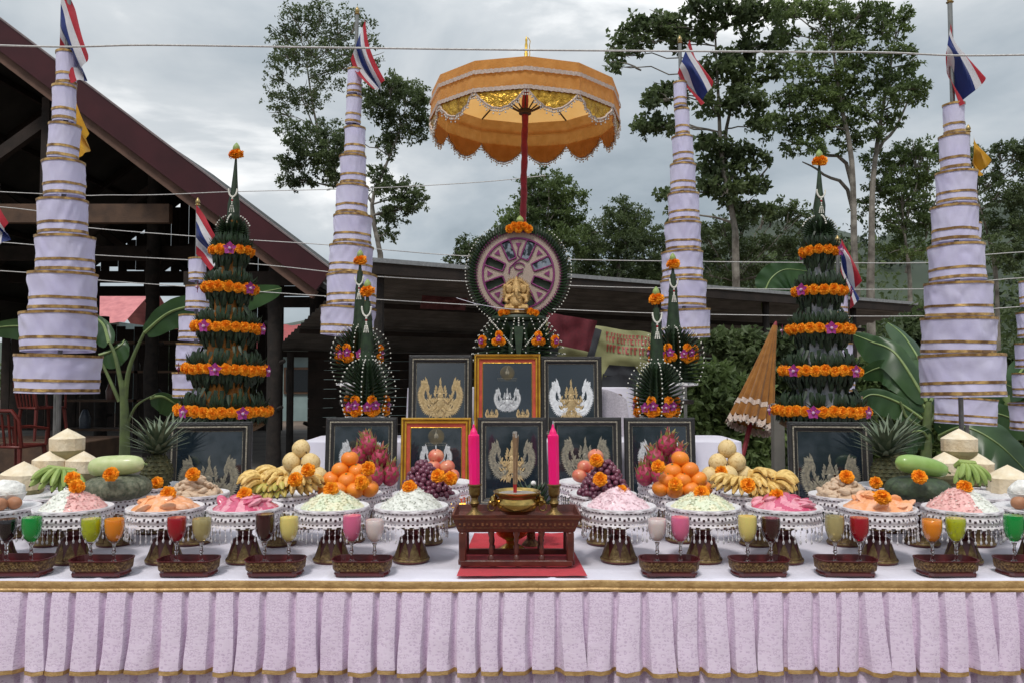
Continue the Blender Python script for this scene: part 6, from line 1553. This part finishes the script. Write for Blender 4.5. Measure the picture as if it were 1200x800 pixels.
m = MB(); m.add(lathe([(0,0),(.035,0),(.028,.012),(.014,.022),(.016,.035),(.010,.040),(.013,.052),(.0095,.058),(.0125,.072),(.009,.078),(.0115,.094),(.008,.100),(.010,.118),(.007,.124),(.0085,.142),(.005,.158),(.007,.170),(.002,.190),(0,.192)], 14)); m.add(tube([(.018,0,.14),(.022,0,.165),(.008,0,.185)], .0025, 5)); m.add(tube([(.018,0,.14),(.021,0,.09),(.012,0,.04)], .0025, 5))
part('finial', m, mat('finial_gold', (.80,.52,.10), .3, metal=.7, vs=30), um, loc=(0,0,apex-.006))
# folded second umbrella
fy = 4.9; tip = W(908, 382, fy); bot = W(880, 494, fy-.15); ax = (bot-tip); Lf = ax.length
fu = thing('folded_umbrella', 'half-folded orange-brown ceremonial umbrella leaning behind the altar on the right', 'umbrella', tuple(bot)); up_ = -ax.normalized(); q_ = up_.to_track_quat('Z', 'Y'); fu.rotation_euler = q_.to_euler()
def fold(u, v): a = 2*pi*u; r_ = (.016+.105*v**1.1)*(1+.13*sin(a*14)*(v**.5)); return (r_*cos(a), r_*sin(a), Lf*(1-v)+.004*sin(a*14)*v)
m = MB(); m.add(grid(fold, 168, 14)); part('folded_canopy', m, fabricmat('umbrella_brown', (.38,.16,.03), (.25,.095,.015), trans=.2, vs=18, bump=.3, bs=120), fu)
m = MB(); m.add(grid(lambda u, v: (lambda p: (p[0]*1.03, p[1]*1.03, p[2]))(fold(u, .82+.05*v)), 168, 1)); m.add(grid(lambda u, v: (lambda p: (p[0]*1.04, p[1]*1.04, p[2]-.02+.01*sin(u*200)))(fold(u, .97+.06*v)), 168, 1)); part('lace_trim', m, M_lacet, fu, stuff=True)
m = MB()
for i in range(70): a = 2*pi*i/70; m.add(ball(.006,6,4), loc=(.128*cos(a), .128*sin(a), -.035-.01*sin(i*2.0)))
part('bead_fringe', m, M_pearl, fu, stuff=True)
m = MB(); m.add(tube([(0,0,Lf*.98),(0,0,Lf+.03)], [.017,.006], 8)); m.add(tube([(0,0,Lf),(0,0,-1.0)], .014, 8)); part('pole', m, mat('red_pole', (.22,.01,.02), .6), fu)

# ================================================================ WHITE TIERED TOWERS
M_tier = fabricmat('tier_cloth', (.72,.69,.88), (.64,.60,.84), trans=.10, vs=7, bump=.12, bs=300); M_tband = mat('gold_band', (.70,.44,.16), .35, metal=.5, vs=22, col2=(.27,.15,.06), thr=(.4,.62), bump=.3, bs=80); M_pole = mat('steel_pole', (.30,.30,.29), .35, metal=.6, vs=12, col2=(.19,.19,.18))
T9 = [.056,.061,.086,.112,.133,.158,.182,.200,.226]
def tower(label, px, Y, tiers, yl, finial_y, wx=1., lean=0, seed=0, ground=0, group='white tiered cloth towers with gold bands'):
    """tiers: (y top, y bottom, width px) as seen; yl: photo x at bottom"""
    rs = random.Random(seed); c_ = W(px, 440, Y); t = thing('tiered_tower', label, 'tiered tower', (c_.x, Y, 0), (0, lean, 0), group=group)
    zf = W(px, finial_y, Y).z; m = MB(); m.add(tube([(0,0,ground),(0,0,zf-.06)], .0125, 10)); part('pole', m, M_pole, t)
    m = MB(); m.add(lathe([(0,0),(.0125,0),(.02,.008),(.012,.016),(.017,.028),(.014,.040),(.004,.058),(0,.062)], 12)); part('finial', m, mat('finial_brass', (.45,.33,.14), .35, metal=.7), t, loc=(0,0,zf-.06))
    for k, (y0, y1, w_) in enumerate(tiers):
        z0_, z1_ = W(px, y0, Y).z, W(px, y1-3.0, Y).z; r_ = w_/2*PXM(Y)*wx*.915; h_ = z0_-z1_; ox, oy = rs.uniform(-.010,.010), rs.uniform(-.008,.008); tx, ty = rs.uniform(-.045,.045), rs.uniform(-.035,.035)
        sh_ = rs.uniform(.94,.98); ph = rs.uniform(0,6); n_ = 80; fw = rs.uniform(.6,1.3)
        def rf_(a, v, out=0):
            crease = .06*ns(cos(a)*2.6+seed, sin(a)*2.6, k*1.7+v*1.2)*sin(pi*min(1, v*1.05)) + .012*ns(cos(a)*7, sin(a)*7+v*5, k)*sin(pi*v)
            fold_ = fw*.034*(abs(ns(cos(a)*5+v*2.5, sin(a)*5-v*1.5, k*3.1+seed))-.25)*min(1, v*5+.15)*2; rr = r_*(1-(1-sh_)*v - .02*sin(pi*v)) *1.0 + r_*(crease+fold_) + out; return (rr*cos(a), rr*sin(a), -h_*v + .010*ty*cos(a+ph)*v*3)
        body = MB(); body.add(grid(lambda u, v: rf_(2*pi*u, v), n_, 14)); 
        po = part('tier_cloth', body, M_tier, t, loc=(ox, oy, z0_), rot=(tx, ty, rs.uniform(0,6)))
        for (v0, v1, o_) in ((-.008,.060,.0028),(.63,.70,.0026),(.875,.955,.0026)):
            b_ = MB(); b_.add(grid(lambda u, v: rf_(2*pi*u, lerp(v0, v1, v)+.012*ns(cos(2*pi*u)*1.5, sin(2*pi*u)*1.5, k+v0*5), o_), n_, 1)); part('gold_band', b_, M_tband, po)
        # wire cross holding the hoop
        wr = MB(); 
        for a in (0, pi/2): wr.add(tube([(-r_*.99*cos(a), -r_*.99*sin(a), -.004), (r_*.99*cos(a), r_*.99*sin(a), -.004)], .002, 4))
        wr.add(tube([(r_*.995*cos(a), r_*.995*sin(a), -.003) for a in np.linspace(0, 2*pi, 37)], .0022, 4, cap=False)); part('wire_hoop', wr, M_timber, po)
    return t
L9 = [(62,105,25),(103,148,28),(147,190,38),(191,235,50),(236,280,59),(278,323,70),(321,368,80),(368,415,89),(416,463,100)]
tower('tall white tiered cloth tower with gold bands, nearest the left edge', 70, 4.2, L9, 0, -18, lean=R(-.0), seed=1)
R8 = [(122,161,26),(160,204,36),(203,243,49),(243,288,56),(288,333,66),(332,376,79),(373,418,88),(416,468,99)]
tower('tall white tiered cloth tower with eight tiers, nearest the right edge', 1126, 4.2, R8, 0, -8, lean=R(-.2), seed=2)
ML = [(82,114,19),(114,149,20),(150,186,27),(184,221,34),(219,257,41),(254,291,50),(289,326,56),(323,362,64),(361,397,70)]
tower('white nine-tier cloth tower between the pavilion roof and the umbrella', 404, 5.35, ML, 0, 8, lean=R(.95), seed=3)
MR = [(98,130,17),(129,163,19),(161,195,27),(194,229,33),(228,264,40),(262,298,46),(296,331,53),(330,364,59),(363,399,62)]
tower('white nine-tier cloth tower right of the umbrella, before the broad-leaved tree', 804, 5.6, MR, 0, 42, lean=R(-.35), seed=4)
tower('small white tiered tower half hidden behind the left leaf tower', 230, 5.5, [(303,333,22),(336,367,30),(370,402,38),(403,434,47),(436,468,55)], 0, 232, lean=R(-.2), seed=5)
tower('small white tiered tower showing through the tiers of the right leaf tower', 984, 5.5, [(345,372,22),(372,400,28),(402,430,34),(432,462,42),(464,494,50)], 0, 276, seed=6)
tower('white tiered tower hidden behind the left tower, its yellow flag showing', 66, 5.5, [(200,232,24),(235,268,30),(270,303,38),(306,340,46),(342,376,54),(380,414,62),(416,452,68)], 0, 96, seed=7)
tower('white tiered tower behind the right tower, its lowest tier and yellow flag showing', 1127, 5.5, [(226,258,24),(262,294,30),(298,330,38),(334,368,44),(372,406,52),(412,448,62),(466,500,72)], 0, 146, lean=R(1.6), seed=8)
tower('small white tiered tower cut by the right edge of the view', 1209, 5.6, [(330,362,24),(366,398,32),(402,434,36),(437,468,42),(472,506,52)], 0, 256, seed=9)

# ================================================================ FLAGS
M_fr = fabricmat('flag_red', (.55,.035,.055), (.42,.02,.035), trans=.3, vs=8); M_fw = fabricmat('flag_white', (.78,.76,.78), (.66,.64,.68), trans=.3, vs=8); M_fb = fabricmat('flag_blue', (.025,.045,.22), (.015,.03,.15), trans=.3, vs=8); M_fy = fabricmat('flag_yellow', (.72,.40,.03), (.58,.28,.015), trans=.3, vs=8)
def flag(label, hoist, fly, Y, yellow=False, seed=0, bow=0):
    """hoist: two photo points on the pole; fly: where the two fly corners hang"""
    A_, B2 = W(*hoist[0], Y), W(*hoist[1], Y); C_, D_ = W(*fly[0], Y), W(*fly[1], Y); o0 = A_.copy()
    t = thing('flag', label, 'flag', tuple(o0), group='yellow flags' if yellow else 'five-striped red, white and blue flags')
    def P_(u, v):
        p = A_.lerp(C_, u).lerp(B2.lerp(D_, u), v) - o0; w_ = .045*min(1, u*3); n_ = sin(v*7.0+u*3+seed)*w_ + .02*sin(v*15+seed*2+u*4)*min(1,u*3)
        return (p.x + .012*sin(v*9+seed)*u + bow*sin(pi*u), p.y + n_, p.z - .02*sin(pi*v)*u)
    st_ = [(0,1/6,M_fr,'red_stripe'),(1/6,2/6,M_fw,'white_stripe'),(2/6,4/6,M_fb,'blue_stripe'),(4/6,5/6,M_fw,'white_stripe'),(5/6,1,M_fr,'red_stripe')] if not yellow else [(0,1,M_fy,'flag_cloth')]
    for (v0, v1, mt, nm) in st_: m = MB(); m.add(grid(lambda u, v: P_(u, lerp(v0, v1, v)), 26, max(4, int(20*(v1-v0))))); part(nm, m, mt, t)
flag('striped flag limp on top of the left white tower', ((72,-22),(70,57)), ((106,68),(88,100)), 4.18, seed=1)
flag('striped flag on top of the second white tower from the left', ((428,24),(411,70)), ((450,96),(440,107)), 5.32, seed=2.2, bow=-.03)
flag('striped flag hanging across the pole of the third white tower', ((808,47),(794,86)), ((833,98),(821,125)), 5.57, seed=.6)
flag('striped flag on top of the right white tower', ((1114,28),(1108,66)), ((1149,94),(1122,126)), 4.17, seed=.5)
flag('striped flag half hidden by the left leaf tower', ((230,240),(230,298)), ((256,282),(250,318)), 5.45, seed=1.2)
flag('striped flag half hidden by the right leaf tower', ((986,280),(985,318)), ((1008,330),(998,362)), 5.45, seed=3)
flag('yellow flag hanging between the left white tower and the pavilion roof', ((84,108),(84,148)), ((105,158),(97,188)), 5.45, True, seed=2)
flag('yellow flag hanging beside the right white tower', ((1141,158),(1141,186)), ((1156,190),(1146,208)), 5.45, True, seed=1)
m = MB(); p = W(-9, 440, 4.6); m.add(tube([(0,0,0),(0,0,W(0,215,4.6).z)], .012, 8)); o = part('flag_pole', m, M_pole, None, loc=(p.x, 4.6, 0)); tag(o, 'thin steel flag pole just past the left edge', 'pole')
flag('red and white flag corner poking in at the left edge', ((-9,225),(-9,282)), ((11,262),(-1,292)), 4.58, seed=2)

# ================================================================ STRINGS
M_str = mat('cotton_string', (.62,.60,.58), .9, vs=90, bump=.3, bs=400)
def string(label, pts, Y, r_, nm='string'):
    if pts[0][0] < -50: pts = [(pts[0][0]-1100, pts[0][1]-60)] + pts
    if pts[-1][0] > 1250: pts = pts + [(pts[-1][0]+1100, pts[-1][1]-50)]
    P_ = smooth_path([tuple(W(x, y, Y if not isinstance(Y, (list, tuple)) else lerp(Y[0], Y[1], i/(len(pts)-1)))) for i, (x, y) in enumerate(pts)], 12); o0 = Vector(P_[0])
    m = MB(); m.add(tube([Vector(p)-o0 for p in P_], r_, 5)); o = part(nm, m, M_str, None, loc=tuple(o0)); tag(o, label, 'string')
string('thick white string stretched across the whole view near the top', [(-90,50),(200,53.5),(600,59),(1000,61.5),(1290,62)], 3.3, .0042)
string('thin white string crossing the pavilion at the level of the left tower flag', [(-60,222),(140,229),(275,225),(430,221),(560,214),(640,206)], 5.9, .0032)
string('thin white string sagging from the left edge across to the wheel', [(-60,238),(68,263),(225,277),(380,287),(540,300),(700,305),(960,308),(1110,307),(1260,292)], 5.95, .0034)
string('thin white string below the previous one, in front of the shed roof', [(-60,280),(68,296),(290,309),(440,324),(620,333),(800,338),(1110,338),(1260,322)], 6.0, .0034)
string('lowest thin white string crossing in front of the shed', [(-60,314),(68,325),(260,339),(440,351),(600,360),(800,368),(1100,370),(1260,356)], 6.05, .0034)

# ================================================================ BANANA PLANTS
M_banleaf = leafmat('banana_leaf', (.055,.12,.035), (.022,.058,.02), vs=4, rough=.35, trans=.3); M_banrib = mat('banana_rib', (.22,.30,.10), .5, vs=20); M_banstem = mat('banana_stem', (.16,.22,.07), .5, vs=14, col2=(.09,.12,.05))
def banana_leaf(t, o0, pts, Y, w_, droop=.5, tilt=0, Y1=None, seed=0):
    n_ = len(pts); P_ = smooth_path([tuple(W(x, y, lerp(Y, Y1 if Y1 else Y, i/(n_-1))) - o0) for i, (x, y) in enumerate(pts)], 9); N_ = len(P_); V = []; K = 5; rs = random.Random(seed)
    for i, p in enumerate(P_):
        p = Vector(p); q = i/(N_-1); tg = (Vector(P_[min(i+1, N_-1)])-Vector(P_[max(i-1, 0)])).normalized(); sd_ = tg.cross(Vector((0, cos(tilt), sin(tilt)))).normalized()
        if sd_.z < 0: sd_ = -sd_
        nrm = Vector((0,-1,0)); ww = w_*max(.02, math.sin(pi*min(1, q*.97+.03))**.55)*(1-.25*q)
        for k in range(-K, K+1):
            s = k/K; tear_ = .10*ww*ns(i*.9, seed, s*.5)*abs(s); c_ = p + sd_*ww*s + nrm*(.18*ww*abs(s)*sin(i*1.3+seed)*.4) - Vector((0,0,1))*(droop*ww*s*s) + Vector((0,1,0))*(.25*ww*s) + tg*(tear_+.25*ww*abs(s))
            V.append(tuple(c_))
    k2 = 2*K+1; m = MB(); m.add((np.array(V), [(i*k2+k, i*k2+k+1, (i+1)*k2+k+1, (i+1)*k2+k) for i in range(N_-1) for k in range(2*K)])); lf = part('leaf', m, M_banleaf, t)
    m = MB(); m.add(tube([Vector(p)+Vector((0,-.002,0)) for p in P_], [lerp(.014,.003,i/(N_-1)) for i in range(N_)], 6)); part('midrib', m, M_banrib, lf)
def banana_plant(label, px, Y, stems, lvs):
    base = W(px, 440, Y); base.z = 0; t = thing('banana_plant', label, 'banana plant', tuple(base), group='banana plants')
    for st_, r_ in stems:
        P_ = [W(x, y, Y)-base for x, y in st_]; m = MB()
        if r_ > .03: P_ = [Vector((P_[0].x, P_[0].y, 0))] + P_
        pp = smooth_path([tuple(p) for p in P_], 6); m.add(tube(pp, [lerp(r_, r_*.45, i/(len(pp)-1)) for i in range(len(pp))], 10)); part('stem', m, M_banstem, t)
    for i, (pts, w_, dr, tl, dy) in enumerate(lvs): banana_leaf(t, base, pts, Y, w_, dr, tl, Y+dy, i*3.1+px)
banana_plant('banana plant with broad leaves behind the left white tower', 145, 6.2, [([(146,540),(146,480),(143,445)], .05), ([(146,475),(152,430),(170,388)], .022), ([(144,460),(136,420),(128,400)], .02), ([(140,470),(122,430),(114,418)], .015), ([(148,500),(160,475),(182,462)], .012)],
    [([(170,390),(200,366),(240,356),(290,346),(330,338)], .15, .25, .3, -.1), ([(128,402),(122,382),(112,372),(100,366)], .10, .8, .2, .2), ([(116,416),(128,412),(142,404),(146,398)], .09, .9, .1, .1), ([(108,398),(60,388),(20,382),(-20,386)], .12, .3, .4, .4), ([(176,466),(190,464),(205,472),(216,480)], .10, .6, .3, .2)])
banana_plant('banana plant with large drooping leaves behind the right white tower', 1085, 6.4, [([(1085,560),(1086,500),(1088,470)], .055), ([(1078,500),(1062,488),(1055,470)], .018), ([(1088,500),(1100,485),(1140,486)], .015)],
    [([(1086,480),(1060,445),(1035,430),(1008,440)], .13, .35, .3, .3), ([(1085,470),(1050,415),(1020,400),(1000,392)], .15, .5, .3, .5), ([(1080,490),(1050,470),(1020,462),(1000,478)], .12, .5, .1, .1), ([(1100,510),(1130,500),(1170,520),(1210,560)], .26, .35, -.2, -.4), ([(1100,500),(1130,480),(1175,486),(1215,505)], .18, .4, .2, .2), ([(1090,470),(1110,440),(1150,440),(1190,455)], .16, .4, .2, .6), ([(1085,470),(1080,430),(1060,395),(1040,378)], .13, .5, .2, .8), ([(1090,520),(1080,505),(1060,510),(1040,530)], .12, .6, .1, -.2)])
banana_plant('banana plant with a single broad leaf rising above the shed roof', 890, 11.5, [([(905,520),(902,430),(897,370)], .09), ([(897,380),(893,350),(896,338)], .03)], [([(896,342),(904,326),(920,316),(946,318)], .30, .4, .3, 0), ([(890,400),(870,402),(850,416),(838,436)], .26, .5, .2, 0), ([(905,400),(930,396),(955,408),(970,430)], .28, .5, .2, .5), ([(895,420),(868,430),(850,448),(842,470)], .25, .5, .1, -.3)])
banana_plant('banana plant at the right edge below the white tower', 1180, 7.6, [([(1180,560),(1181,500),(1178,460)], .07)], [([(1178,470),(1165,430),(1150,410),(1130,405)], .2, .4, .3, .4), ([(1180,465),(1200,430),(1230,420),(1260,440)], .2, .4, .3, .4), ([(1178,480),(1150,468),(1120,476),(1100,500)], .2, .4, .2, -.3), ([(1182,490),(1200,480),(1225,490),(1250,520)], .2, .4, .2, -.3)])
# leafy shrubs behind the right half of the altar
def shrub(label, Y, clumps, lm, ls=.07, dens=5):
    base = W(clumps[0][0], 440, Y); base.z = 0; t = thing('shrub', label, 'shrub', tuple(base), group='leafy shrubs behind the altar'); lv = MB(); sb_ = MB(); pm = Y/F
    for (cx, cy, r) in clumps:
        c_ = W(cx, cy, Y)-base; leaves(lv, c_, r*pm, int(dens*r*r*.3), ls, sub=max(8, int(r*.7)), spread=.28, asp=.55)
        branch(sb_, (random.uniform(-.2,.2), random.uniform(-.2,.2), 0), c_, .025, .008)
    part('stem', sb_, M_bark, t); part('foliage', lv, lm, t, stuff=True, smooth=False)
shrub('dense green shrub beside the right small leaf cones', 7.0, [(830,440,26),(850,460,28),(835,480,28),(860,490,26),(822,500,24),(870,460,20),(845,520,26),(880,510,24),(810,470,20),(880,540,26)], M_leafB, .085, 8)
shrub('dark shrub behind the folded umbrella', 8.5, [(870,430,26),(900,440,28),(925,470,26),(900,490,28),(930,510,28),(895,530,26),(945,440,22),(860,520,24),(950,490,24),(850,400,20),(880,400,20),(910,405,20)], M_leafA, .09, 8)
shrub('green shrub under the banana leaves right of the right leaf tower', 8.2, [(1020,440,26),(1040,480,28),(1010,500,28),(1050,520,28),(1080,490,26),(1020,530,26),(1090,540,28),(1060,450,22),(1000,460,20)], M_leafB, .08, 7)
shrub('dark shrub at the right edge beyond the banana plants', 9.5, [(1120,430,28),(1150,450,30),(1190,440,30),(1130,490,30),(1170,500,30),(1210,490,30),(1150,540,30),(1200,540,30),(1110,530,28),(1230,440,30),(1080,420,26),(1100,380,26),(1070,390,20)], M_leafA, .09, 7)
